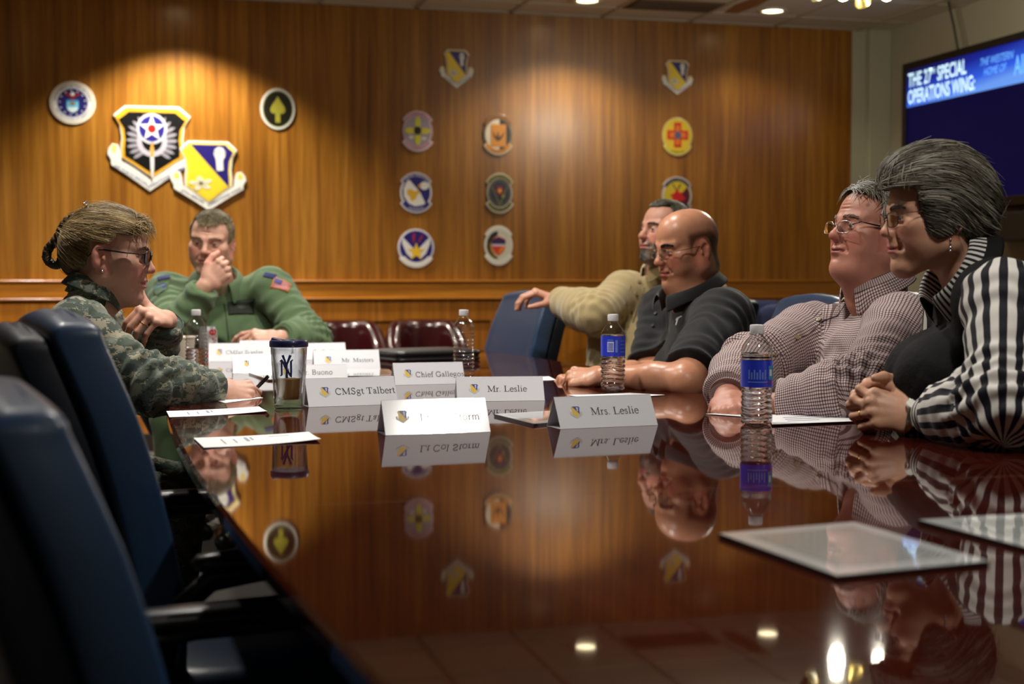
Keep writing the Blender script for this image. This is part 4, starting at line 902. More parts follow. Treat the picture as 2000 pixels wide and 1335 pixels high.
# ================================================================== chairs
m_blue = mat('blue_leather', (36, 60, 90), .36, coat=.08, noise=(14, .10), bump=(600, .05)); m_shell = mat('chair_shell', (14, 20, 30), .5, spec=.25, bump=(600, .05))
m_cblack = mat('chair_black', (10, 10, 11), .42); m_pad = mat('arm_pad', (16, 16, 18), .34)
def sq(a, b, n, e=3.2):
    out = []
    for i in range(n):
        t = 2*PI*i/n; c, s_ = math.cos(t), math.sin(t)
        out.append((a*math.copysign(abs(c)**(2/e), c), b*math.copysign(abs(s_)**(2/e), s_)))
    return out
def back_loft(z0, z1, y0, wfun, tfun, lean, bow, n=48, steps=24, e=9.0, channels=0, crown=.022, wrap=.018):
    rings = []
    for i in range(steps+1):
        t = i/steps; z = z0+(z1-z0)*t
        w, th = wfun(t), tfun(t)
        r = []
        for x, y in sq(w, th, n, e):
            yy = y + y0 - lean*(z-z0) - bow*math.sin(t*PI) + wrap*(x/.25)**2
            if channels and y > 0: yy += (-.005*abs(math.sin(x*PI/.075))**.5 + .006)*min(1, (1-t)*5)*max(0, 1-(abs(x)/(w*.93))**8)
            zz = z - crown*(x/.25)**2*max(0, (t-.75)/.25)
            r.append((x, yy, zz))
        rings.append(r)
    top = rings[-1]; cx = sum(p[0] for p in top)/n; cy = sum(p[1] for p in top)/n; hw = max(p[0] for p in top); R0 = .030
    for k in range(1, 7):
        a = PI/2*k/6; ins = R0*(1-math.cos(a)); rings.append([(p[0]*(1-ins/hw), cy+(p[1]-cy)*max(.25, 1-ins/.036), p[2]+R0*.8*math.sin(a)) for p in top])
    return rings
def conference_chair():
    r = empty('conference_chair')
    wf = lambda t: (.238 - .026*max(0, (t-.5)/.5)**2) * 1 * (.94+.06*min(1, t*6))
    tf = lambda t: .040*1*(.7+.3*min(1, t*6))
    mb = MB(); mb.loft(back_loft(.47, .972, -.195, wf, tf, .24, -.015, channels=1)); mb.build('back_cushion', m_blue, r, smooth=True, auto=80)
    wf2 = lambda t: wf(t)*.97; tf2 = lambda t: .030
    mb = MB(); mb.loft(back_loft(.42, .952, -.248, wf2, tf2, .24, -.015)); sh = mb.build('back_shell', m_shell, r, smooth=True, auto=80)
    # seat
    mb = MB(); rings = []
    for z, s_ in ((.385, .90), (.392, .97), (.42, 1.0), (.445, .99), (.462, .95), (.470, .85), (.473, .5)):
        rings.append([(x*s_, y*s_+.03 - (.0 if z < .44 else 0), z - .018*max(0, (y-.12)/.14)**2) for x, y in sq(.255, .255, 40, 4)])
    mb.loft(rings); mb.build('seat', m_blue, r, smooth=True, auto=80)
    mb = MB(); mb.loft([[(x, y+.03, z) for x, y in sq(.235, .235, 32, 4)] for z in (.36, .388)]); mb.build('seat_pan', m_cblack, r, smooth=True, auto=60)
    for sx in (-1, 1):
        mb = MB(); P = [(sx*.265, -.20, .50), (sx*.292, -.19, .575), (sx*.300, -.14, .618), (sx*.302, -.05, .628), (sx*.302, .08, .628), (sx*.300, .15, .615), (sx*.296, .18, .575), (sx*.286, .165, .50), (sx*.262, .12, .42), (sx*.235, .10, .375)]
        mb.tube(P, [.02, .02, .02, .018, .018, .02, .021, .021, .02, .018], 12, flat=.75); a = mb.build('armrest', m_cblack, r, smooth=True)
        mb = MB(); mb.loft([[(sx*.302+x, y, z) for x, y in [(q[0], q[1]-.0) for q in sq(wx, wy, 24, 3)]] for z, wx, wy in ((.630, .022, .15), (.634, .030, .165), (.645, .032, .17), (.655, .028, .16), (.659, .015, .13))]); mb.build('arm_pad', m_pad, a, smooth=True, auto=70)
    mb = MB(); mb.lathe([(.001, .09), (.032, .09), (.032, .2), (.022, .205), (.022, .37), (.001, .37)], 20); mb.build('gas_column', m_cblack, r, smooth=True, auto=40)
    mb = MB()
    for k in range(5):
        a = 2*PI*k/5+.3; c, s_ = math.cos(a), math.sin(a)
        mb.loft([[(c*d - s_*w, s_*d + c*w, z) for w, z in ((-hw, z0), (hw, z0), (hw*.7, z1), (-hw*.7, z1))] for d, hw, z0, z1 in ((.0, .032, .085, .135), (.15, .026, .075, .115), (.29, .018, .068, .092))])
    mb.build('star_base', m_cblack, r, bevel=.003)
    for k in range(5):
        a = 2*PI*k/5+.3; c, s_ = math.cos(a)*.285, math.sin(a)*.285
        mb = MB(); mb.lathe([(.001, -.022), (.026, -.022), (.030, -.016), (.030, -.006), (.012, -.004), (.012, .004), (.030, .006), (.030, .016), (.026, .022), (.001, .022)], 20, Matrix.Translation((c, s_, .030)) @ Matrix.Rotation(a+1.1, 4, 'Z') @ Matrix.Rotation(PI/2, 4, 'X'))
        mb.tube([(c, s_, .03), (c, s_, .075)], .008, 8); mb.build('caster', m_cblack, r, smooth=True, auto=40)
    return r
chair0 = None
def conf_chair(x, y, face, label, tilt=0):
    """face: heading of the sitter, degrees from +Y towards -X"""
    global chair0
    o = conference_chair() if chair0 is None else copy_tree(chair0)
    if chair0 is None: chair0 = o
    o.location = (x, y, 0); o.rotation_euler = (0, 0, math.radians(face))
    tag(o, label, 'chair', 'blue leather conference chairs around the table')
    return o
def cam_xy(px, d):
    p = at(px, 545, d); return p.x, p.y
# empty chairs at the left of the table
conf_chair(.19, 2.34, -80, 'empty blue leather conference chair just behind the woman in camouflage, its back to her')
low = conf_chair(.175, 1.56, -80, 'empty blue leather conference chair in the left foreground, cut by the picture edge'); low.scale = (1, 1, .945)
# ---- burgundy tub chairs along the back wall
m_burg = mat('burgundy_leather', (52, 10, 14), .24, coat=.5, coat_rough=.12, bump=(60, .06)); m_legw = mat('dark_wood_leg', (44, 24, 14), .4)
def tub_chair():
    r = empty('tub_armchair')
    rings = []; n = 44
    def wrap(t):      # t from 0 (right arm front) round the back to 1 (left arm front)
        a = D2(-62+304*t) ; return a
    mb = MB()
    for k in range(n+1):
        t = k/n; a = wrap(t); c, s_ = math.cos(a), math.sin(a)
        bk = max(0, -s_*-1 if False else (1-abs(2*t-1)))      # 1 at the back
        hz = .635 + .165*min(1, max(0, (bk-.30)/.35))**1.0*(1 if True else 0)
        hz = .62 + .175*(.5-.5*math.cos(PI*min(1, max(0, (bk-.22)/.45))))
        rx, ry = .205, .215
        px_, py_ = c*rx, -s_*ry*-1
        py_ = s_*ry
        ring = []
        for q, z in ((-.045, .25), (-.05, .40), (-.05, hz-.05), (-.038, hz-.015), (-.0, hz), (.035, hz-.015), (.045, hz-.05), (.045, .40), (.04, .25)):
            ring.append((c*(rx+q), s_*(ry+q), z))
        rings.append(ring)
    mb.loft(rings); mb.build('back_shell', m_burg, r, smooth=True, auto=70)
    mb = MB(); mb.loft([[(x*s_, y*s_-.03, z) for x, y in sq(.165, .175, 32, 3)] for z, s_ in ((.25, .96), (.30, 1), (.42, 1), (.445, .95), (.452, .6))]); mb.build('seat_cushion', m_burg, r, smooth=True, auto=70)
    for sx in (-1, 1):
        for sy in (-1, 1):
            mb = MB(); mb.loft([[(sx*.15+x, sy*.15+y, z) for x, y in ((-q, -q), (q, -q), (q, q), (-q, q))] for z, q in ((0, .014), (.252, .024))]); mb.build('leg', m_legw, r, bevel=.003)
    return r
tub0 = None
for px, face, lb in ((674, 0, 'burgundy leather tub armchair by the wall, just right of the man in green'), (834, 0, 'burgundy leather tub armchair by the wall, behind the black portfolio'), (12, 0, 'burgundy leather tub armchair by the wall behind the woman in camouflage'), (1235, 0, 'burgundy leather tub armchair by the wall behind the man in tan')):
    o = tub_chair() if tub0 is None else copy_tree(tub0)
    tub0 = tub0 or o
    p = ony(px, 600, 8.34); o.location = (p.x, 8.34, 0)
    tag(o, lb, 'armchair', 'burgundy leather armchairs along the back wall')
# ---- blue fabric chairs with wooden frames on the right
m_bfab = mat('blue_fabric', (44, 52, 92), .85, noise=(220, .2), bump=(400, .4)); m_wdk = wood('chair_wood', (50, 20, 8), (78, 32, 12), (104, 48, 18), grain=(20, 20, 3), rough=.3, coat=.4)
m_wlt = wood('arm_wood', (150, 110, 56), (186, 146, 84), (206, 170, 104), grain=(20, 4, 20), rough=.3, coat=.4)
def guest_chair():
    r = empty('guest_chair')
    mb = MB(); mb.loft([[(x*s_, y*s_, z) for x, y in sq(.25, .24, 32, 4)] for z, s_ in ((.40, .95), (.42, 1), (.455, 1), (.475, .9), (.48, .5))]); mb.build('seat', m_bfab, r, smooth=True, auto=70)
    mb = MB(); rings = []
    for z, w, th in ((.50, .225, .02), (.52, .23, .032), (.70, .235, .036), (.86, .23, .034), (.90, .215, .028), (.918, .18, .018), (.922, .12, .008)): rings.append([(x, y-.225-.16*(z-.48), z) for x, y in sq(w, th, 32, 4)])
    mb.loft(rings); mb.build('backrest', m_bfab, r, smooth=True, auto=70)
    for sx in (-1, 1):
        mb = MB(); mb.tube([(sx*.255, -.215, 0), (sx*.255, -.215, .45), (sx*.255, -.235, .6), (sx*.252, -.285, .90)], .020, 8, flat=.8); mb.build('back_leg', m_wdk, r, smooth=True)
        mb = MB(); mb.tube([(sx*.265, .215, 0), (sx*.265, .215, .62)], .019, 8); mb.build('front_leg', m_wdk, r, smooth=True)
        mb = MB(); mb.loft([[(sx*.268+x, y, z) for x, y in ((-.026, -.25), (.026, -.25), (.034, .05), (.032, .23), (-.032, .23), (-.034, .05))] for z in (.622, .642)]); mb.build('armrest', m_wlt, r, bevel=.006, smooth=True)
    mb = MB(); mb.box((-.25, -.22, .37), (.25, .22, .405)); mb.build('seat_rail', m_wdk, r, bevel=.004)
    return r
gc0 = None
for px, d, fa, lb in ((1478, 7.7, 165, 'blue fabric guest chair with a wooden frame, just right of the man in black'), (1590, 6.5, 160, 'blue fabric guest chair half hidden behind the grey-haired man')):
    o = guest_chair() if gc0 is None else copy_tree(gc0)
    gc0 = gc0 or o
    x, y = cam_xy(px, d); o.location = (x, y, 0); o.rotation_euler = (0, 0, math.radians(fa))
    tag(o, lb, 'guest chair', 'blue fabric guest chairs on the right')
# ================================================================== figures: smooth-blended distance fields turned into one mesh
F4 = np.float32
def V3(p): return np.array([p[0], p[1], p[2]], dtype=np.float64)
def unit(v): v = V3(v); return v/np.linalg.norm(v)
class Prim:
    def __init__(s, fn, lo, hi): s.fn = fn; s.lo = np.array(lo); s.hi = np.array(hi)
def p_ell(c, r, R=None):
    c = V3(c); r = V3(r); R = np.eye(3) if R is None else R
    def fn(X, Y, Z):
        dx, dy, dz = X-c[0], Y-c[1], Z-c[2]; k0 = 0; k1 = 0
        for i in range(3):
            q = dx*R[0, i]+dy*R[1, i]+dz*R[2, i]
            a = q/r[i]; k0 = k0 + a*a; b = a/r[i]; k1 = k1 + b*b
        k0 = np.sqrt(k0); return k0*(k0-1)/np.maximum(np.sqrt(k1), 1e-6)
    e = np.sqrt(((R*r)**2).sum(1))
    return Prim(fn, c-e, c+e)
def p_cone(a, b, ra, rb):
    a = V3(a); b = V3(b); ab = b-a; L2 = max(ab@ab, 1e-9)
    def fn(X, Y, Z):
        t = np.clip(((X-a[0])*ab[0]+(Y-a[1])*ab[1]+(Z-a[2])*ab[2])/L2, 0, 1)
        return np.sqrt((X-a[0]-t*ab[0])**2+(Y-a[1]-t*ab[1])**2+(Z-a[2]-t*ab[2])**2) - (ra+(rb-ra)*t)
    m = max(ra, rb)
    return Prim(fn, np.minimum(a, b)-m, np.maximum(a, b)+m)
def p_ecap(a, b, lat, ra, rb, cap=1.0):
    a = V3(a); b = V3(b); ab = b-a; L = np.linalg.norm(ab); ax = ab/L
    l = V3(lat); l = l-ax*(l@ax); l /= np.linalg.norm(l); f = np.cross(ax, l)
    def fn(X, Y, Z):
        dx, dy, dz = X-a[0], Y-a[1], Z-a[2]
        z = dx*ax[0]+dy*ax[1]+dz*ax[2]; t = np.clip(z/L, 0, 1); z = z-t*L
        rx = ra[0]+(rb[0]-ra[0])*t; ry = ra[1]+(rb[1]-ra[1])*t; rz = np.minimum(rx, ry)
        q = np.sqrt(((dx*l[0]+dy*l[1]+dz*l[2])/rx)**2+((dx*f[0]+dy*f[1]+dz*f[2])/ry)**2+(z/(rz*cap))**2)
        return (q-1)*rz*cap
    m = max(max(ra), max(rb))
    return Prim(fn, np.minimum(a, b)-m, np.maximum(a, b)+m)
def axis_pts(lo, hi, H, fine):
    pts = [lo]
    while pts[-1] < hi:
        x = pts[-1]; h = H
        for a, b, fh in fine:
            if a-H <= x <= b: h = min(h, fh)
        pts.append(x+h)
    return np.array(pts, dtype=F4)
class Field:
    def __init__(s, lo, hi, H, fine=()):
        """fine: list of (lo3, hi3, h)"""
        s.ax = [axis_pts(lo[i], hi[i], H, [(f[0][i], f[1][i], f[2]) for f in fine]) for i in range(3)]
        s.D = np.full([len(a) for a in s.ax], .09, dtype=F4)
    def _sl(s, lo, hi):
        out = []
        for i in range(3):
            a = int(np.searchsorted(s.ax[i], lo[i])); b = int(np.searchsorted(s.ax[i], hi[i]))
            if b <= a: return None
            out.append(slice(a, b))
        return tuple(out)
    def _xyz(s, sl): return s.ax[0][sl[0]][:, None, None], s.ax[1][sl[1]][None, :, None], s.ax[2][sl[2]][None, None, :]
    def add(s, p, k=.01, op='u'):
        m = k+.014
        sl = s._sl(p.lo-m, p.hi+m)
        if sl is None: return
        a = s.D[sl]; b = p.fn(*s._xyz(sl)).astype(F4)
        if op == 'u':
            h = np.clip(.5+.5*(a-b)/k, 0, 1); s.D[sl] = a+(b-a)*h-k*h*(1-h)
        else:
            b = -b; h = np.clip(.5+.5*(b-a)/k, 0, 1); s.D[sl] = a+(b-a)*h+k*h*(1-h)
    def cut(s, point, n, lo, hi):
        """remove what lies on the +n side of the plane, inside the box lo..hi"""
        sl = s._sl(lo, hi)
        if sl is None: return
        X, Y, Z = s._xyz(sl)
        d = ((X-point[0])*n[0]+(Y-point[1])*n[1]+(Z-point[2])*n[2]).astype(F4)
        s.D[sl] = np.maximum(s.D[sl], d)
    def fncut(s, fn, lo, hi):
        sl = s._sl(lo, hi)
        if sl is None: return
        s.D[sl] = np.maximum(s.D[sl], fn(*s._xyz(sl)).astype(F4))
    def mesh(s):
        D = s.D; D[0] = D[-1] = .05; D[:, 0] = D[:, -1] = .05; D[:, :, 0] = D[:, :, -1] = .05
        I = D < 0
        cnt = np.zeros([n-1 for n in D.shape], dtype=np.int8)
        for i in (0, 1):
            for j in (0, 1):
                for k in (0, 1): cnt += I[i:I.shape[0]-1+i, j:I.shape[1]-1+j, k:I.shape[2]-1+k]
        act = np.argwhere((cnt > 0) & (cnt < 8)).astype(np.int32); del cnt
        n = len(act); nx, ny, nz = [q-1 for q in D.shape]
        cid = (act[:, 0].astype(np.int64)*ny+act[:, 1])*nz+act[:, 2]
        C = np.empty((n, 2, 2, 2), dtype=F4)
        for i in (0, 1):
            for j in (0, 1):
                for k in (0, 1): C[:, i, j, k] = D[act[:, 0]+i, act[:, 1]+j, act[:, 2]+k]
        acc = np.zeros((n, 3)); num = np.zeros(n)
        for axn in range(3):
            for u in (0, 1):
                for v in (0, 1):
                    idx0 = [0, 0, 0]; idx1 = [0, 0, 0]; o = [q for q in range(3) if q != axn]
                    idx0[o[0]] = idx1[o[0]] = u; idx0[o[1]] = idx1[o[1]] = v; idx1[axn] = 1
                    a = C[:, idx0[0], idx0[1], idx0[2]]; b = C[:, idx1[0], idx1[1], idx1[2]]
                    m = (a < 0) != (b < 0)
                    t = np.where(m, a/np.where(m, a-b, 1), 0)
                    pt = np.zeros((n, 3)); pt[:, o[0]] = u; pt[:, o[1]] = v; pt[:, axn] = t
                    acc[m] += pt[m]; num[m] += 1
        acc /= num[:, None]
        P = np.empty((n, 3))
        for i in range(3):
            a = s.ax[i]; P[:, i] = a[act[:, i]] + acc[:, i]*(a[act[:, i]+1]-a[act[:, i]])
        quads = []
        for axn in range(3):
            sl0 = [slice(None)]*3; sl1 = [slice(None)]*3; sl0[axn] = slice(0, -1); sl1[axn] = slice(1, None)
            E = np.argwhere(I[tuple(sl0)] != I[tuple(sl1)])
            o = [(axn+1) % 3, (axn+2) % 3]
            ok = (E[:, o[0]] > 0) & (E[:, o[1]] > 0); E = E[ok]
            ins = I[E[:, 0], E[:, 1], E[:, 2]]
            def lk(d0, d1):
                q = E.copy(); q[:, o[0]] += d0; q[:, o[1]] += d1
                return np.searchsorted(cid, (q[:, 0].astype(np.int64)*ny+q[:, 1])*nz+q[:, 2])
            Q = np.stack([lk(-1, -1), lk(0, -1), lk(0, 0), lk(-1, 0)], 1)
            Q[~ins] = Q[~ins][:, ::-1]
            quads.append(Q)
        return P, np.concatenate(quads)
def relax(P, Q, it=1, w=.5):
    n = len(P)
    for _ in range(it):
        acc = np.zeros_like(P); c = np.zeros(n)
        for i in range(4):
            a, b = Q[:, i], Q[:, (i+1) % 4]
            for ax in range(3): acc[:, ax] += np.bincount(a, P[b, ax], n) + np.bincount(b, P[a, ax], n)
            c += np.bincount(a, minlength=n) + np.bincount(b, minlength=n)
        P = P+(acc/np.maximum(c, 1)[:, None]-P)*w
    return P
def vnormals(P, Q):
    fn = np.cross(P[Q[:, 2]]-P[Q[:, 0]], P[Q[:, 3]]-P[Q[:, 1]]); N = np.zeros_like(P)
    for i in range(4):
        for ax in range(3): N[:, ax] += np.bincount(Q[:, i], fn[:, ax], len(P))
    return N/np.maximum(np.linalg.norm(N, axis=1), 1e-12)[:, None]
def npmesh(name, P, Q, mat_, parent=None, smooth=True, attrs=None, mi=None):
    me = bpy.data.meshes.new(name); k = Q.shape[1]
    me.vertices.add(len(P)); me.vertices.foreach_set('co', P.astype(F4).ravel())
    me.loops.add(Q.size); me.loops.foreach_set('vertex_index', Q.astype(np.int32).ravel())
    me.polygons.add(len(Q)); me.polygons.foreach_set('loop_start', np.arange(0, Q.size, k, dtype=np.int32))
    me.update(calc_edges=True)
    me.polygons.foreach_set('use_smooth', np.ones(len(Q), dtype=bool) if smooth else np.zeros(len(Q), dtype=bool))
    for nm, (ty, arr) in (attrs or {}).items():
        at_ = me.attributes.new(nm, ty, 'POINT')
        at_.data.foreach_set({'FLOAT_VECTOR': 'vector', 'FLOAT_COLOR': 'color', 'FLOAT': 'value'}[ty], np.asarray(arr, dtype=F4).ravel())
    o = link(name, me, mat_, parent)
    if mi is not None: me.polygons.foreach_set('material_index', mi)
    return o
# ---- value noise
_perm = np.random.RandomState(3).permutation(512)
def _h(i, j, k): return (_perm[(_perm[(_perm[i & 511]+j) & 511]+k) & 511]/255.5-1)
def vnoise(P, sc=1.0, seed=0):
    q = P*sc+seed*17.31+1000; i = np.floor(q).astype(np.int64); f = q-i; f = f*f*(3-2*f)
    r = 0
    for a in (0, 1):
        for b in (0, 1):
            for c in (0, 1):
                w = (f[:, 0] if a else 1-f[:, 0])*(f[:, 1] if b else 1-f[:, 1])*(f[:, 2] if c else 1-f[:, 2])
                r = r+w*_h(i[:, 0]+a, i[:, 1]+b, i[:, 2]+c)
    return r
def fbm(P, sc, o=3, seed=0): return sum(vnoise(P, sc*2**k, seed+k)/2**k for k in range(o))
def gauss(d, w): return np.exp(-(d/w)**2)
# ---- head frame
def rotm(axis, a):
    axis = unit(axis); K = np.array([[0, -axis[2], axis[1]], [axis[2], 0, -axis[0]], [-axis[1], axis[0], 0]])
    return np.eye(3)+math.sin(a)*K+(1-math.cos(a))*K@K
def cam_dir(right, away, up=0):
    """direction given in the photographer's frame"""
    return unit(V3(RT)*right+V3(HF)*away+np.array([0, 0, up]))
class Frame:
    """x = the subject's right, y = forward, z = up"""
    def __init__(s, o, fwd, pitch=0, roll=0, scale=1.0):
        f = unit((fwd[0], fwd[1], 0)); u = np.array([0, 0, 1.]); r = np.cross(f, u)
        R = np.stack([r, f, u], 1)
        R = rotm(r, math.radians(pitch)) @ R            # pitch > 0 looks up
        R = rotm(R[:, 1], math.radians(roll)) @ R       # roll > 0 leans to the subject's right
        s.o = V3(o); s.R = R; s.s = scale
    def w(s, p): return s.o+s.R@(V3(p)*s.s)
    def loc(s, P): return (P-s.o)@s.R/s.s
    def dirw(s, d): return s.R@V3(d)
    def ell(s, c, r, R=None): return p_ell(s.w(c), V3(r)*s.s, s.R if R is None else s.R@R)
    def cone(s, a, b, ra, rb): return p_cone(s.w(a), s.w(b), ra*s.s, rb*s.s)
EYE = (.0325, .0735, .006)
def head_prims(g, H, q):
    jw, fat, ns, ear = q.get('jaw', 1), q.get('fat', 0), q.get('nose', 1), q.get('ear', 1)
    lip, op, mo, chin = q.get('lip', 1), q.get('eye_open', .0042), q.get('mouth_open', 0), q.get('chin', 1)
    A = g.add
    A(H.ell((0, -.014, .033), (.0745, .093, .087)), .02); A(H.ell((0, .028, .045), (.064, .058, .062)), .03)
    A(H.ell((0, .034, -.03), (.057+.006*fat, .055, .072)), .03)
    for sx in (-1, 1):
        A(H.cone((sx*.052*jw, -.002, -.056), (sx*.018, .066, -.098), .021+.005*fat, .017), .03)
        A(H.cone((sx*.056*jw, -.008, -.05), (sx*.062, -.008, -.005), .018+.004*fat, .014), .03)
        A(H.ell((sx*.040, .046, -.036), (.026+.007*fat, .030, .034+.004*fat)), .03)
        A(H.ell((sx*.050, .052, -.010), (.019, .022, .014)), .022)
        A(H.cone((sx*.047, .066, .027), (sx*.013, .0865, .0235), .0105*q.get('brow', 1), .0095*q.get('brow', 1)), .014)
    A(H.ell((0, .074+.004*(chin-1), -.096), (.023, .019*chin, .018)), .022)
    if fat > .4: A(H.ell((0, .03, -.103), (.045*fat+.01, .042, .022*fat+.006)), .035)
    A(H.ell((0, .079, -.055), (.027, .019, .026)), .02)
    for sx in (-1, 1): A(H.ell((sx*.0335, .0985, .005), (.0175, .0150, .0115)), .013, 's')
    # nose
    A(H.cone((0, .0845, .017), (0, .103+.005*(ns-1), -.018), .0080, .0105*ns), .012)
    A(H.ell((0, .1065+.009*(ns-1), -.0235), (.0118*ns, .0105, .0092*ns)), .008)
    for sx in (-1, 1): A(H.ell((sx*.0122*ns, .0965, -.0275), (.0070*ns, .0105, .0068)), .006)
    for sx in (-1, 1): A(H.ell((sx*.0058, .1035, -.0350), (.0034, .0052, .0030)), .003, 's')
    # mouth
    A(H.ell((0, .0935, -.0520), (.0210, .0075, .0050*lip)), .006); A(H.ell((0, .0925, -.0640-mo), (.0190, .0085, .0062*lip)), .006)
    A(H.ell((0, .1015, -.0578-mo*.5), (.0225-mo, .0115+mo, .0012+mo*.55)), .003, 's')
    for sx in (-1, 1): A(H.ell((sx*.0235, .0905, -.0582), (.0030, .006, .0028)), .005, 's')
    A(H.ell((0, .1015, -.0765-mo), (.016, .009, .005)), .010, 's')
    A(H.ell((0, .1025, -.0445), (.0035, .006, .006)), .006, 's')
    # smile / nasolabial folds
    fo = q.get('fold', .5)
    if fo:
        for sx in (-1, 1):
            for t in range(4):
                c = (sx*(.019+.0045*t), .0985-.0045*t, -.030-.0085*t)
                A(H.ell(c, (.0030, .0085, .0060)), .006*fo+.002, 's')
    # eyelids with an opening, the ball itself is a separate mesh
    for sx in (-1, 1):
        c = (sx*EYE[0], EYE[1], EYE[2])
        A(H.ell(c, (.0143, .0137, .0135)), .004)
        if op > .0012: A(H.ell((c[0], c[1]+.0128, c[2]-.0008), (.0112, .0125, op)), .0016, 's')
        A(H.ell((c[0], c[1]+.0105, c[2]-.0118), (.012, .005, .0016)), .005, 's')
    # ears
    for sx in (-1, 1):
        Re = rotm((0, 0, 1), sx*.38) @ rotm((1, 0, 0), -.14)
        e0 = q.get('ear_z', -.004)
        A(H.ell((sx*.0775, -.014, e0), (.0068, .0185*ear, .0310*ear), Re), .006)
        A(H.ell((sx*.0745, -.004, e0-.030*ear), (.0060, .0085, .0095)), .006)
        A(H.ell((sx*.0850, -.0090, e0-.001), (.0072, .0100*ear, .0185*ear), Re), .003, 's')
        A(H.ell((sx*.0845, -.0150, e0+.013), (.0050, .0085*ear, .0085*ear), Re), .003, 's')
        A(H.ell((sx*.0800, -.0010, e0-.006), (.0045, .0040, .0075)), .003)
    # wrinkles on the forehead
    for k in range(q.get('wrinkles', 0)):
        for sx in (-.03, -.01, .01, .03):
            A(H.ell((sx, .0885-.10*sx*sx*8, .050+.009*k), (.012, .0030, .0013)), .003, 's')
def skin_colour(P, H, q):
    base = np.array(lin(*q['skin'])[:3]); L = H.loc(P); c = np.tile(base, (len(P), 1))
    def mixc(rgb, m): 
        nonlocal c
        c = c*(1-m[:, None])+np.array(lin(*rgb)[:3])*m[:, None]
    red = q.get('red', (196, 112, 96)); x, y, z = np.abs(L[:, 0]), L[:, 1], L[:, 2]
    face = np.clip((y-.03)/.03, 0, 1)
    mixc(red, .55*gauss(np.hypot(x-.042, z+.028), .024)*face); mixc(red, .5*gauss(np.hypot(x, z+.022), .014)*(y > .09))
    mixc(red, .5*(x > .073)*(y < .03)*(np.abs(z) < .05))
    mixc(tuple(int(v*.93) for v in q['skin']), np.clip(fbm(P, 60, 3)*.5, 0, .5))
    lipc = q.get('lips', (176, 96, 88)); mo = q.get('mouth_open', 0)
    zc = -.0578-mo*.4
    lm = np.clip(1.25-np.sqrt((x/.0225)**2+((z-zc)/(.0098*q.get('lip', 1)+.002+mo))**2), 0, 1)*(y > .082)
    mixc(lipc, np.clip(lm*2.4, 0, .85))
    if q.get('stubble'):
        rgb, amt = q['stubble']
        band = np.clip((-.034-z)/.012, 0, 1)*np.clip((y+.02)/.02, 0, 1)*np.clip((z+.135)/.02, 0, 1)*(1-np.clip(lm*3, 0, 1))
        up = 1-gauss(np.hypot((x-.034)/1.2, (z+.032)), .017)
        mixc(rgb, band*up*amt)
    if q.get('scalp'):       # shaved hair still shows as a tone on the skin
        rgb, amt, zf = q['scalp']
        m = np.clip((zf(x, y)-0-0*z + (z-0)*0), 0, 1) if False else np.clip(zf(x, y, z), 0, 1)
        mixc(rgb, m*amt)
    for (p, r, rgb, a) in q.get('spots', ()): mixc(rgb, a*np.clip(1.6-np.linalg.norm(L-np.array(p), axis=1)/r, 0, 1))
    return c
def skin_mat(name, rough=.47):
    m = mat(name, (200, 150, 120), rough, spec=.38, sss=.0); g = NT(m)
    a = g.n('Attribute', attribute_name='skin'); g.l(a.outputs['Color'], g.b.inputs['Base Color'])
    g.b.inputs['Subsurface Weight'].default_value = .12; g.b.inputs['Subsurface Radius'].default_value = (.010, .004, .002); g.b.inputs['Subsurface Scale'].default_value = 1
    tc = g.n('TexCoord'); n = g.n('TexNoise', Scale=420.0, Detail=2.0); g.l(tc.outputs['Object'], n.inputs['Vector'])
    b = g.n('Bump', Strength=.12, Distance=.0015); g.l(n.outputs['Fac'], b.inputs['Height']); g.l(b.outputs['Normal'], g.b.inputs['Normal'])
    return m
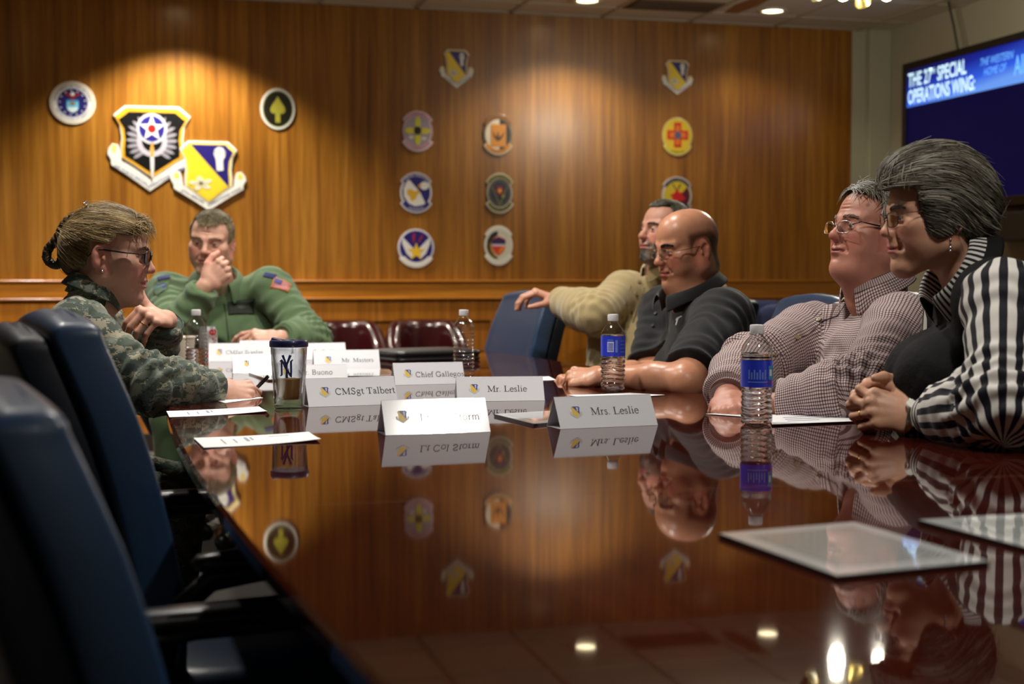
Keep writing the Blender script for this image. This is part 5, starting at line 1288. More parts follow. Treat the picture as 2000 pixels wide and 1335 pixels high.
# ---- hands
FING = {'L': ((.046, .027, .021), (.050, .031, .023), (.047, .029, .022), (.037, .021, .019)), 'R': (.0092, .0095, .0090, .0078)}
class Hand:
    """W wrist, f towards the fingers, n out of the back of the hand, side +1 / -1: thumb lies towards side * (f x n)"""
    def __init__(s, W, f, n, side, curls, spread=(6, 1, -4, -9), thumb=((.75, .62, -.25), (.9, .3, -.3), (.95, .1, -.25)), scale=1.0, drop=0):
        s.W = V3(W); s.f = unit(f); n = V3(n); s.n = unit(n-s.f*(n@s.f)); s.t = side*np.cross(s.f, s.n); s.sc = scale
        s.chains = []; k = scale
        for i in range(4):
            lat = (.0295, .0100, -.0095, -.0280)[i]; fw = (.090, .095, .090, .080)[i]
            p = s.W+s.f*fw*k+s.t*lat*k-s.n*(.0, -.002, 0, .003)[i]*k
            ang = 0; pts = [p]; a = math.radians(spread[i]); d0 = s.f*math.cos(a)+s.t*math.sin(a)
            for seg in range(3):
                ang += math.radians(curls[i][seg]); d = d0*math.cos(ang)-s.n*math.sin(ang)
                p = p+d*FING['L'][i][seg]*k; pts.append(p)
            s.chains.append(pts)
        tb = s.W+s.f*.024*k+s.t*.020*k-s.n*.006*k; pts = [tb]
        for (a, b, c), L in zip(thumb, (.043, .034, .026)):
            d = unit(s.f*a+s.t*b+s.n*c); pts.append(pts[-1]+d*L*k)
        s.thumb = pts
    def add(s, g):
        k = s.sc
        g.add(p_ecap(s.W-s.f*.012*k, s.W+s.f*.03*k, s.t, (.026*k, .0185*k), (.034*k, .016*k)), .012)
        g.add(p_ecap(s.W+s.f*.026*k, s.W+s.f*.074*k, s.t, (.034*k, .0155*k), (.0395*k, .0125*k)), .012)
        for i, ch in enumerate(s.chains):
            r = FING['R'][i]*k
            g.add(p_cone(s.W+s.f*.045*k+s.t*(.018, .006, -.006, -.017)[i]*k, ch[0], r*1.1, r*1.12), .008)
            g.add(p_ell(ch[0]+s.n*.002*k, (r*1.25,)*3), .006)
            for a, b, ra, rb in zip(ch, ch[1:], (1.06, .97, .90), (.97, .90, .74)): g.add(p_cone(a, b, r*ra, r*rb), .0035)
        t = s.thumb
        g.add(p_cone(t[0], t[1], .0165*k, .0125*k), .012); g.add(p_cone(t[1], t[2], .0120*k, .0105*k), .004); g.add(p_cone(t[2], t[3], .0105*k, .0080*k), .004)
    def pts(s): return [p for c in s.chains for p in c]+s.thumb+[s.W]
    def box(s):
        P = np.array(s.pts()); return P.min(0)-.022, P.max(0)+.022
    def nails(s):
        out = []
        for ch, r in zip(s.chains+[s.thumb[1:]], list(FING['R'])+[.0098]):
            d = unit(ch[-1]-ch[-2]); lat = s.t if len(ch) == 4 else s.n
            up = np.cross(d, s.t); up = up if up@s.n > 0 or len(ch) == 4 else -up
            if len(ch) == 4: up = unit(np.cross(s.t, d)); up = up if up@(s.n*.9+s.f*.4) > 0 else -up
            out.append((ch[-1]+up*r*.62*s.sc+d*.001, r*.62*s.sc))
        return out
# ---- bodies
class Person:
    def __init__(s, label, **k):
        s.k = k; s.label = label; s.hands = k.get('hands', [])
        Fp, Bp = k['ring']; s.rC = (Fp+Bp)/2; s.rF = unit(Fp-Bp); s.rR = np.linalg.norm(Fp-Bp)/2
        z = np.array([0, 0, 1.]); s.rU = unit(z-s.rF*(z@s.rF)); k.setdefault('neck', s.rC-s.rU*k.get('neck_drop', .012))
    def torso(s, g, inf=0.0, top=True):
        k = s.k; P, C, N = V3(k['pelvis']), V3(k['chest']), V3(k['neck']); SR, SL = V3(k['shR']), V3(k['shL'])
        lat = unit(SL-SR); w = k.get('build', 1.0); s.lat = lat; up = unit(N-P); s.fwd = unit(np.cross(lat, up)); s.up = up
        C = C-up*max(0, k.get('chest_gap', .165)-((SR+SL)/2-C)@up)
        hipw, hipd, chw, chd = k.get('hip', (.165, .115)), 0, 0, 0
        chest = k.get('chest_r', (.165, .115)); waist = k.get('waist_r', hipw)
        mid = (P+C)/2 + s.fwd*k.get('slump', 0)
        g.add(p_ecap(P, mid, lat, (hipw[0]+inf, hipw[1]+inf), (waist[0]+inf, waist[1]+inf)), .06)
        g.add(p_ecap(mid, C, lat, (waist[0]+inf, waist[1]+inf), (chest[0]+inf, chest[1]+inf), .6), .06)
        sm = (SR+SL)/2
        if k.get('_shrink'): SR = sm+(SR-sm)*k['_shrink']; SL = sm+(SL-sm)*k['_shrink']
        g.add(p_ecap(C, sm*.85+N*.15-up*.062, lat, (chest[0]+inf, chest[1]+inf), (.118*w+inf, .064*w+inf)), .05)
        for S_ in (SR, SL):
            g.add(p_cone(N-up*.034*w, S_*.85+N*.15-up*.010, .040*w+inf*.5, .044*w+inf*.8), .035)
            g.add(p_ell(S_, (.057*w+inf,)*3), .04)
        if k.get('belly'):
            off, r = k['belly']; g.add(p_ell(P*.62+C*.38+s.fwd*off, (r[0]+inf, r[1]+inf, r[2]+inf), np.stack([lat, s.fwd, np.cross(lat, s.fwd)], 1)), .07)
        for c, r in k.get('bust', ()): g.add(p_ell(C+lat*c[0]+s.fwd*c[1]+up*c[2], (r+inf,)*3), .05)
    def arm(s, g, side, inf=0.0, upto=1.0, loose=0.0):
        k = s.k; S_, E, W = (V3(k[n+side]) for n in ('sh', 'el', 'wr')); w = k.get('arm', 1.0)
        ru, re, rw = .052*w, .042*w, .027*w
        g.add(p_cone(S_, E, ru+inf+loose*.4, re+inf+loose*.6), .03)
        if upto > .5: g.add(p_cone(E, E+(W-E)*.35, re+inf+loose*.6, .041*w+inf+loose*.6), .03)
        if upto > .5: g.add(p_cone(E+(W-E)*.35, W, .041*w+inf+loose*.6, rw+inf+loose*.55), .03)
    def legs(s, g, inf=0.0):
        k = s.k; P = V3(k['pelvis']); f = unit((k['face'][0], k['face'][1], 0)) ; r = np.cross(f, (0, 0, 1.)); s.feet = []
        for sx in (-1, 1):
            hip = P+r*sx*.09+np.array([0, 0, -.02]); kn = P+r*sx*.12+f*k.get('thigh', .40); kn[2] = .50; an = kn-f*.03; an[2] = .09
            g.add(p_cone(hip, kn, .085+inf, .060+inf), .05); g.add(p_cone(kn, an, .058+inf, .042+inf), .03); s.feet.append((an, f))
    def build_body(s):
        k = s.k; H = k['head']; q = k['face_q']
        pts = [V3(k[n]) for n in ('pelvis', 'chest', 'neck', 'shR', 'shL', 'elR', 'elL', 'wrR', 'wrL')]
        fine = [(H.o-.135*H.s, H.o+np.array([.135, .135, .15])*H.s, k.get('hres', .0024))]
        for h in s.hands: a, b = h.box(); fine.append((a, b, k.get('handres', .0030)))
        lo = np.min(pts+[f[0] for f in fine], 0)-.16; hi = np.max(pts+[f[1] for f in fine], 0)+.12
        fx = unit((k['face'][0], k['face'][1], 0))*.55
        lo = np.minimum(lo, V3(k['pelvis'])+np.minimum(fx, 0)-.1); hi = np.maximum(hi, V3(k['pelvis'])+np.maximum(fx, 0)*1.0+.05); lo[2] = .04
        g = Field(lo, hi, .009, fine)
        s.torso(g, -.014); s.legs(g, -.008)
        for sd in 'RL': s.arm(g, sd, k.get('arm_in', -.004))
        head_prims(g, H, q)
        nk = k.get('neck_r', .054)
        g.add(p_cone(H.w((0, -.030, -.060)), V3(k['neck'])+V3(k.get('neck_off', (0, 0, 0))), nk, nk*1.10), .03)
        if k.get('throat'): g.add(p_cone(H.w((0, .02, -.10)), V3(k['neck'])+s.fwd*.035+s.up*.0, nk*.62, nk*.7), .035)
        for h in s.hands: h.add(g)
        P, Q = g.mesh(); del g
        P = relax(P, Q, 1, .35)
        c = skin_colour(P, H, q)
        nail = np.array(lin(226, 170, 150)[:3])
        for h in s.hands:
            for p, r in h.nails():
                m = np.clip(1.9-np.linalg.norm(P-p, axis=1)/r*1.0, 0, 1)*.6
                c = c*(1-m[:, None])+nail*m[:, None]
        o = npmesh('person', P, Q, skin_mat('skin_'+str(k['id']), q.get('rough', .47)), attrs={'skin': ('FLOAT_COLOR', np.concatenate([c, np.ones((len(P), 1))], 1))})
        tag(o, s.label, 'person', 'people seated at the table'); s.o = o; s.bodyPQ = (P, Q)
        # eyes
        gz = k.get('gaze', (0, 1, 0))
        for sx in (-1, 1):
            c0 = H.w((sx*EYE[0], EYE[1], EYE[2])); d = H.dirw(unit(gz)); R0 = .0123*H.s
            z = unit(d); x = unit(np.cross(z, (0.13, .2, 1))); y = np.cross(z, x)
            V = []; Fq = []; MI = []; A = [0, .17, .19, .46, .52, .9, 1.5, 2.2, PI]; n = 20
            for a in A: V += [c0+R0*(z*math.cos(a)*(1.06 if a < .5 else 1)+(x*math.cos(2*PI*i/n)+y*math.sin(2*PI*i/n))*math.sin(max(a, .001))) for i in range(n)]
            for i in range(len(A)-1):
                for j in range(n):
                    Fq.append((i*n+j, i*n+(j+1) % n, (i+1)*n+(j+1) % n, (i+1)*n+j)); MI.append(0 if i < 1 else (1 if i < 4 else 2))
            e = npmesh('eye', np.array(V), np.array(Fq)[:, ::-1], [mat('pupil', (10, 8, 8), .1), mat('iris_'+str(k['id']), q.get('iris', (80, 90, 100)), .15), mat('eye_white', (206, 196, 188), .2)], o, mi=np.array(MI, dtype=np.int32))
        return o
    def cloth(s, name, mat_, sleeves='RL', inf=.016, loose=.012, upto=1.0, cutz=None, torso=True, H=.0052, wr_cut=.0, wrinkle=1.0, seed=0, extra=None, end_trim=0.0, fineH=None):
        k = s.k; pts = [V3(k[n]) for n in (('pelvis', 'chest', 'neck', 'shR', 'shL') if torso else ())]
        for sd in sleeves: pts += [V3(k['sh'+sd]), V3(k['el'+sd])]+([V3(k['wr'+sd])] if upto > .5 else [])
        m = .26 if torso else .13
        lo, hi = np.min(pts, 0)-m, np.max(pts, 0)+m
        if torso: lo[2] = max(lo[2], V3(k['pelvis'])[2]-.11); hi[2] = min(hi[2], max(p[2] for p in pts)+.11)
        g = Field(lo, hi, H)
        if torso: s.torso(g, inf)
        for sd in sleeves: s.arm(g, sd, inf, upto, loose)
        if extra: extra(g)
        for sd in sleeves:
            E, W, S_ = V3(k['el'+sd]), V3(k['wr'+sd]), V3(k['sh'+sd])
            if upto > .5:
                d = unit(W-E); p = W-d*(.012+wr_cut); g.cut(p, d, p-.075, p+.075)
            else:
                d = unit(E-S_); p = S_+(E-S_)*k.get('hem', .8); g.cut(p, d, p-.13, p+.13)
        if torso:
            up = unit(V3(k['neck'])-V3(k['pelvis']))
            pb = V3(k['pelvis']); g.cut(pb-np.array([0, 0, .085]), (0, 0, -1.), lo-.1, np.array([hi[0]+.1, hi[1]+.1, pb[2]]))
        if torso:
            up = nn = s.rU; p = ctr = s.rC; Rn = s.rR+k.get('neck_gap', .004)
            def hole(X, Y, Z):
                pl = (X-p[0])*nn[0]+(Y-p[1])*nn[1]+(Z-p[2])*nn[2]
                dx, dy, dz = X-ctr[0], Y-ctr[1], Z-ctr[2]; h = dx*up[0]+dy*up[1]+dz*up[2]
                return np.minimum(pl, Rn-np.sqrt(np.maximum(dx*dx+dy*dy+dz*dz-h*h, 0)))
            g.fncut(hole, p-.2, p+.2)
        P, Q = g.mesh(); del g
        P = relax(P, Q, 2, .5); N = vnormals(P, Q)
        # cloth coordinates and folds
        best = np.full(len(P), 1e9); cuv = np.zeros((len(P), 3)); disp = np.zeros(len(P))
        DL, UL = [], []
        def take(d, u, v, w):
            DL.append(d.copy()); UL.append(np.stack([u, v, np.full(len(P), w)], 1))
            m = d < best; best[m] = d[m]; cuv[m] = np.stack([u, v, np.full(len(P), w)], 1)[m]
        if torso:
            Pv, Nk = V3(k['pelvis']), V3(k['neck']); up = unit(Nk-Pv); L = Nk-Pv
            q = P-Pv; v = q@up; x = q@s.lat; y = q@s.fwd
            w_ = np.clip((np.abs(x)-.09)/.09, 0, 1); take(np.hypot(x/1.25, y)-.10, x*(1-.3*w_)-np.sign(x)*y*w_, .97*v-.25*np.abs(y), 0)
        for sd in sleeves:
            S_, E, W = V3(k['sh'+sd]), V3(k['el'+sd]), V3(k['wr'+sd]); nrm = np.cross(E-S_, W-E); nrm = unit(nrm) if np.linalg.norm(nrm) > 1e-4 else unit(np.cross(E-S_, (0, 0, 1)))
            base = 0
            for A, B, r in ((S_, E, .055), (E, W, .045))[:2 if upto > .5 else 1]:
                ab = B-A; L = np.linalg.norm(ab); d = ab/L; t = np.clip((P-A)@d, 0, L); qv = P-A-t[:, None]*d; dist = np.linalg.norm(qv, axis=1)
                e2 = np.cross(d, nrm); th = np.arctan2(qv@e2, qv@nrm)
                take(dist-r-.012, th*.0561, base+(P-A)@d, 1+(base > 0)+(0 if sd == 'R' else 2)); base += L
                if wrinkle:
                    near = np.clip(1.3-(dist-r)/.05, 0, 1)
                    tt = (P-A)@d; ph = fbm(P, 9, 2, seed+3)*2.2
                    wE = gauss((tt-(L if A is S_ else 0)), .085)
                    disp += near*wE*.0052*np.sin(tt*2*PI/.034+ph+1.3*np.sin(th*1.0+seed))
                    disp += near*.0024*np.sin(tt*2*PI/.055+1.7*ph+th)*(1-wE)
        if wrinkle:
            disp += .0030*fbm(P*np.array([1, 1, .6]), 11, 3, seed)
            if torso:
                m = cuv[:, 2] == 0
                f1 = np.sin((cuv[:, 1]*.9+np.abs(cuv[:, 0])*.7)*2*PI/.062+fbm(P, 6, 2, seed+9)*2.4)
                disp += m*.0030*f1*gauss(cuv[:, 1]-.16, .14)
            P = P+N*(disp*wrinkle)[:, None]
        DL = np.stack(DL); UL = np.stack(UL); part = DL[:, Q].sum(2).argmin(0)
        CU = UL[part[:, None], Q]; Wd = 2*PI*.0561; du = CU[:, :, 0]-CU[:, :1, 0]; du -= Wd*np.round(du/Wd)*(part > (0 if torso else -1))[:, None]; CU[:, :, 0] = CU[:, :1, 0]+du
        o = npmesh(name, P, Q, mat_, s.o)
        ca = o.data.attributes.new('cuv', 'FLOAT_VECTOR', 'CORNER'); ca.data.foreach_set('vector', CU.astype(F4).ravel())
        s.last = (P, Q); s.bvh = BVHTree.FromPolygons([tuple(p) for p in P], [tuple(q) for q in Q.tolist()])
        return o
    def trousers(s, mat_, shoe_mat):
        k = s.k; P = V3(k['pelvis']); f = unit((k['face'][0], k['face'][1], 0))
        lo = P+np.minimum(f*.55, 0)-.28; hi = P+np.maximum(f*.55, 0)+.28; lo[2] = .03; hi[2] = P[2]+.06
        g = Field(lo, hi, .011); s.legs(g, .008)
        g.add(p_ecap(P-np.array([0, 0, .03]), P+np.array([0, 0, .03]), np.cross(f, (0, 0, 1.)), (.175, .125), (.175, .125)), .05)
        g.cut((0, 0, .10), (0, 0, -1.), lo-.1, np.array([hi[0], hi[1], .2]))
        A, Q = g.mesh(); npmesh('trousers', relax(A, Q, 2), Q, mat_, s.o)
        for an, f in s.feet:
            g = Field(an-.26, an+np.array([.26, .26, .1]), .009); b = np.array([an[0], an[1], .042])
            g.add(p_cone(b-f*.05, b+f*.07, .042, .040), .02); g.add(p_cone(b+f*.07, b+f*.15-np.array([0, 0, .008]), .044, .032), .02); g.add(p_cone(b, b+np.array([0, 0, .075]), .046, .046), .02)
            g.cut((0, 0, .004), (0, 0, -1.), an-.4, np.array([an[0]+.4, an[1]+.4, .05]))
            A, Q = g.mesh(); npmesh('shoe', relax(A, Q, 1), Q, shoe_mat, s.o)
    # explicit small clothing pieces -------------------------------------------------
    def collar(s, name, mat_, prof, dz=0, dr=0, wide=.96, gap=.35, tips=.0, n=44, drop=.02, thick=.0022, back=0):
        """prof: list of (extra radius, height); phi 0 = front; tips lengthens the points at the front"""
        up = s.rU; fwd = s.rF; lat = np.cross(fwd, up); c = s.rC+up*dz; ry = s.rR-.020+dr; rx = ry*wide
        V = []; m = len(prof)
        for i in range(n+1):
            ph = gap+(2*PI-2*gap)*i/n; cf = math.cos(ph)
            for j, (dr, h) in enumerate(prof):
                e = math.exp(-((min(ph, 2*PI-ph)-gap)/.35)**2)
                hh = h-drop*(cf+1)/2 - (tips*e if j == m-1 else 0) + back*(1-cf)/2
                dd = dr + (tips*.35*e if j == m-1 else 0)
                V.append(c+fwd*cf*(ry+dd)+lat*math.sin(ph)*(rx+dd)+up*hh)
        Q = [(i*m+j, (i+1)*m+j, (i+1)*m+j+1, i*m+j+1) for i in range(n) for j in range(m-1)]
        u = np.array([[(i/n-.5)*.40, prof[j][1]+j*.012, 0] for i in range(n+1) for j in range(m)])
        o = npmesh(name, np.array(V), np.array(Q), mat_, s.o, attrs={'cuv': ('FLOAT_VECTOR', u)})
        so = o.modifiers.new('thickness', 'SOLIDIFY'); so.thickness = thick; so.offset = 0
        sb = o.modifiers.new('smooth', 'SUBSURF'); sb.levels = 1; sb.render_levels = 1
        return o
    def hit(s, px, py):
        r = ray(px, py); r = r.normalized(); h = s.bvh.ray_cast(CAM, r); return h[0], h[1]
    def patch(s, name, px, py, w, h, mat_, pts=None, rot=0, lift=.0015, thick=.0016, parent=None, n=10, aim=None, ox=0, oy=0):
        """a thin piece of cloth laid on the garment where the sight line through px,py meets it"""
        p, nn = s.hit(px, py)
        if p is None: return None
        nn = V3(nn); nn = nn if nn@V3(ray(px, py)) < 0 else -nn
        if aim is not None: nn = unit(nn*.5+V3(aim)*.5)
        r = np.cross(np.array([0, 0, 1.]), nn); r = unit(r); u = np.cross(nn, r); r = rotm(nn, rot)@r; u = rotm(nn, rot)@u
        def surf(a, b, l):
            a += ox; b += oy
            o = Vector(V3(p)+r*a+u*b+nn*.06); hh = s.bvh.ray_cast(o, Vector(-nn), .14)
            q = V3(hh[0]) if hh[0] is not None else V3(p)+r*a+u*b
            return q+nn*l
        mb = MB()
        if pts is None:
            G = [[mb.bm.verts.new(surf(-w/2+w*i/n, -h/2+h*j/n, lift+thick)) for j in range(n+1)] for i in range(n+1)]
            for i in range(n):
                for j in range(n): mb.bm.faces.new((G[i][j], G[i+1][j], G[i+1][j+1], G[i][j+1]))
            o = mb.build(name, mat_, parent or s.o, smooth=True)
            so = o.modifiers.new('thickness', 'SOLIDIFY'); so.thickness = thick; so.offset = -1
            return o
        loops = pts if isinstance(pts[0][0], (tuple, list)) else [pts]
        for L in loops: mb.prism(L, lambda a, b, z: surf(a*w/2, b*h/2, z), lift, lift+thick)
        return mb.build(name, mat_, parent or s.o)
from mathutils.bvhtree import BVHTree
# ---- hair
class HairVol:
    """hair volume in head coordinates: list of (prim in world, k, op); keep(x,y,z)>0 where hair may be"""
    def __init__(s, H, prims, keep): s.H = H; s.prims = prims; s.keep = keep
    def ev(s, P):
        d = np.full(len(P), .09)
        for p, k, op in s.prims:
            b = p.fn(P[:, 0], P[:, 1], P[:, 2])
            if op == 'u': h = np.clip(.5+.5*(d-b)/k, 0, 1); d = d+(b-d)*h-k*h*(1-h)
            else: b = -b; h = np.clip(.5+.5*(b-d)/k, 0, 1); d = d+(b-d)*h+k*h*(1-h)
        return d
    def grad(s, P, e=.0015):
        G = np.stack([s.ev(P+np.eye(3)[i]*e)-s.ev(P-np.eye(3)[i]*e) for i in range(3)], 1)
        return G/np.maximum(np.linalg.norm(G, axis=1), 1e-9)[:, None]
def make_hair(person, prims, keep, flow, cols, n=3500, length=.05, steps=7, rad=.00055, lift=(-.001, .003), jitter=.25, seed=0, H=.0032, cap_amp=.0015, cap_f=(30, 30, 160), curl=0, name='hair', fly=0, out=.0, cap=True, rough=.5, root_keep=None, clampz=False):
    """a combed mass of hair: a grooved cap plus separate locks lying on it"""
    Hd = person.k['head']; hv = HairVol(Hd, prims, keep); rs = np.random.RandomState(seed)
    g = Field(Hd.o-.2, Hd.o+.2, H)
    for p, k, op in prims: g.add(p, k, op)
    def kf(X, Y, Z):
        dx, dy, dz = X-Hd.o[0], Y-Hd.o[1], Z-Hd.o[2]; R = Hd.R
        L = [(dx*R[0, i]+dy*R[1, i]+dz*R[2, i])/Hd.s for i in range(3)]
        return -keep(*L)
    g.fncut(kf, Hd.o-.2, Hd.o+.2)
    P, Q = g.mesh(); del g
    P = relax(P, Q, 1, .5); L = Hd.loc(P)
    nr = vnormals(P, Q)
    P0 = P.copy()
    fl = np.array([Hd.R@v for v in flow(L)]) if False else flow(L)@Hd.R.T
    P = P-nr*(cap_amp*(.6+fbm(L*np.array(cap_f)/30., 30, 2, seed)))[:, None]
    colA = np.array([lin(*c)[:3] for c in cols])
    def pick(m, Lr):
        w = np.clip(.5+.55*fbm(Lr, 45, 2, seed+5)+rs.normal(0, .18, m), 0, .999)*(len(colA)-1)
        i = np.minimum(w.astype(int), len(colA)-2); t = (w-i)[:, None]
        return colA[i]*(1-t)+colA[i+1]*t
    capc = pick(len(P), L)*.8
    # strands
    surf_ok = np.nonzero(hv.ev(P0) > -.0045)[0]
    cand = surf_ok[rs.randint(0, len(surf_ok), n)]
    p = P0[cand]+rs.normal(0, .0012, (len(cand), 3)); m = len(p)
    off = rs.uniform(lift[0], lift[1], m); Ls = length*rs.uniform(.55, 1.15, m)
    if root_keep is not None:
        ok = root_keep(Hd.loc(p)); p = p[ok]; off = off[ok]; Ls = Ls[ok]; m = len(p)
    jit = rs.normal(0, jitter, (m, 3)); flyer = rs.rand(m) < fly
    path = [p.copy()]
    cur = p.copy()
    for st in range(steps):
        Lc = Hd.loc(cur); d = flow(Lc)@Hd.R.T+jit*(1+1.5*flyer[:, None])
        G = hv.grad(cur)
        d = d-G*(np.sum(d*G, 1))[:, None]*(1-out); d /= np.maximum(np.linalg.norm(d, axis=1), 1e-9)[:, None]
        cur = cur+d*(Ls/steps)[:, None]
        dd = hv.ev(cur); tgt = off+flyer*st*.0022+out*st*.001
        cur = cur-G*((dd-tgt)*np.where(flyer, .3, .75))[:, None]
        if curl: cur = cur+jit*curl
        if clampz:
            Lc = Hd.loc(cur); kv = keep(Lc[:, 0], Lc[:, 1], Lc[:, 2]); cur = cur+Hd.R[:, 2]*(np.clip(.003-kv, 0, .03)*.7*Hd.s)[:, None]
        path.append(cur.copy())
    path = np.stack(path, 1); c = pick(m, Hd.loc(p))
    k = steps+1; tang = np.gradient(path, axis=1); tang /= np.maximum(np.linalg.norm(tang, axis=2), 1e-9)[:, :, None]
    G = np.stack([hv.grad(path[:, j]) for j in range(k)], 1); B = np.cross(tang, G); B /= np.maximum(np.linalg.norm(B, axis=2), 1e-9)[:, :, None]
    N2 = np.cross(B, tang)
    taper = np.array([.7]+[1]*(k-3)+[.75, .25])[None, :, None]*rad*rs.uniform(.7, 1.4, (m, 1, 1))
    ring = np.stack([path+B*taper*1.6, path+N2*taper*.8, path-B*taper*1.6], 2)      # three-sided locks
    VS = ring.reshape(-1, 3); base = np.arange(m)[:, None, None]*(k*3)
    j = np.arange(k-1)[None, :, None]*3; e = np.arange(3)[None, None, :]; e2 = (e+1) % 3
    QS = np.stack([base+j+e, base+j+e2, base+j+3+e2, base+j+3+e], 3).reshape(-1, 4)
    CS = np.repeat(c, k*3, 0)
    if cap:
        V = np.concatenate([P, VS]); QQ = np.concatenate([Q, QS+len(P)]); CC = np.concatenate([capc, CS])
    else: V, QQ, CC = VS, QS, CS
    mt = mat(name+'_'+str(person.k['id']), (90, 80, 60), rough, spec=.4); gq = NT(mt); a = gq.n('Attribute', attribute_name='tone'); gq.l(a.outputs['Color'], gq.b.inputs['Base Color'])
    return npmesh(name, V, QQ, mt, person.o, attrs={'tone': ('FLOAT_COLOR', np.concatenate([CC, np.ones((len(CC), 1))], 1))})
def brows(person, col, n=160, length=.010, z=.024, thick=.004, rad=.00045, seed=1, x0=.012, x1=.050, arch=.005):
    Hd = person.k['head']; rs = np.random.RandomState(seed)
    P, Q = person.bodyPQ; m = np.linalg.norm(P-Hd.o, axis=1) < .2
    L = Hd.loc(P[m]); L = L[L[:, 1] > .03]
    for sx in (-1, 1):
        A = []
        for _ in range(n):
            t = rs.rand(); x = sx*(x0+(x1-x0)*t); zz = z+arch*math.sin(t*PI*.8)+rs.uniform(-1, 1)*thick*(1-.55*t)
            i = np.argmin((L[:, 0]-x)**2+(L[:, 2]-zz)**2); y = L[i, 1]
            a = np.array([x, y+.0004, zz]); d = np.array([sx*.8, -.25, .55-.9*t+rs.normal(0, .15)]); d /= np.linalg.norm(d)
            A.append([a, a+d*length*.5+np.array([0, .0016, 0]), a+d*length+np.array([0, .0008, 0])])
        V = []; Qs = []
        for a in A:
            b = len(V)
            for j, p in enumerate(a):
                r = rad*(1, 1, .3)[j]; V += [Hd.w(p+np.array([0, 0, r])), Hd.w(p+np.array([0, r, -r])), Hd.w(p+np.array([0, -r, -r]))]
            for j in range(2):
                for e in range(3): Qs.append((b+j*3+e, b+j*3+(e+1) % 3, b+j*3+3+(e+1) % 3, b+j*3+3+e))
        npmesh('eyebrow', np.array(V), np.array(Qs), mat('brow_'+str(person.k['id']), col, .6), person.o)
def glasses(person, frame_mat, kind='rim', w=.050, h=.030, y=.1015, z=.004, bridge=.018, r=.0011, temple=.0016, tz=.004, half=False, temple_mat=None, ear_y=-.022, tilt=0, out=.0755):
    Hd = person.k['head']; root = None
    def W(p):
        p = V3(p); c, s_ = math.cos(tilt), math.sin(tilt)
        return Vector(Hd.w((p[0], y+(p[1]-y)*c-(p[2]-z)*s_, z+(p[1]-y)*s_+(p[2]-z)*c)))
    mb = MB()
    rims = []
    for sx in (-1, 1):
        cx = sx*(bridge/2+w/2); L = []
        for i in range(28):
            a = 2*PI*i/28; e = 2/3.0
            L.append((cx+w/2*math.copysign(abs(math.cos(a))**e, math.cos(a)), y-.35*max(0, abs(cx+w/2*math.cos(a))-.02)**1.0*.55, z+h/2*math.copysign(abs(math.sin(a))**e, math.sin(a))))
        rims.append(L); mb.tube([W(p) for p in L], r, 8, closed=True)
    mb.tube([W((-bridge/2-.001, y, z+h*.16)), W((-bridge/4, y+.003, z+h*.24)), W((bridge/4, y+.003, z+h*.24)), W((bridge/2+.001, y, z+h*.16))], r, 8)
    g = mb.build('glasses', frame_mat, person.o, smooth=True)
    for sx in (-1, 1):
        e = sx*(bridge/2+w); m2 = MB()
        m2.tube([W((e-sx*.002, y-.010, z+h*.22)), W((sx*out, y-.022, z+tz+.003)), W((sx*(out+.003), y-.06, z+tz+.002)), W((sx*(out+.002), .0, z+tz+.003)), W((sx*(out+.001), ear_y, z+tz)), W((sx*(out-.003), ear_y-.018, z+tz-.018))], [temple*.9, temple, temple*1.25, temple*1.25, temple*1.1, temple*.8], 8, flat=.55)
        m2.build('temple', temple_mat or frame_mat, g, smooth=True)
    for L in rims:
        m3 = MB(); A = [m3.bm.verts.new(W((p[0], p[1]+.0004, p[2]))) for p in L]; Bv = [m3.bm.verts.new(W((p[0], p[1]-.0008, p[2]))) for p in L]
        m3.bm.faces.new(A); m3.bm.faces.new(Bv[::-1])
        for i in range(28): m3.bm.faces.new((A[i], A[(i+1) % 28], Bv[(i+1) % 28], Bv[i]))
        m3.build('lens', m_lens, g)
    return g
m_lens = clear_mat('lens_clear', (.97, .97, .97), .02)
def ring_on(person, hand, finger, t, mat_, r=None, stone=False):
    ch = hand.chains[finger]; a, b = ch[0], ch[1]; c = a+(b-a)*t; d = unit(b-a); R_ = (r or FING['R'][finger]*1.06)*hand.sc
    x = unit(np.cross(d, hand.n)); y = np.cross(d, x)
    mb = MB(); mb.tube([Vector(c+(x*math.cos(2*PI*i/24)+y*math.sin(2*PI*i/24))*R_) for i in range(24)], .0013, 8, closed=True)
    if stone: mb.lathe([(.0005, .004), (.003, .003), (.0036, .0015), (.002, -.001)], 10, Matrix.Translation(Vector(c+hand.n*R_)) @ Vector(hand.n).to_track_quat('Z', 'Y').to_matrix().to_4x4())
    return mb.build('ring', mat_, person.o, smooth=True)
# ================================================================== the six people
J = lambda px, py, d: V3(at(px, py, d))
CD = cam_dir
def cloth_mat(name, rgb, rough=.85, bump=(500, .25), sheen=.15, noise=.06, nsc=40):
    return mat(name, rgb, rough, spec=.25, sheen=sheen, bump=bump, noise=(nsc, noise))
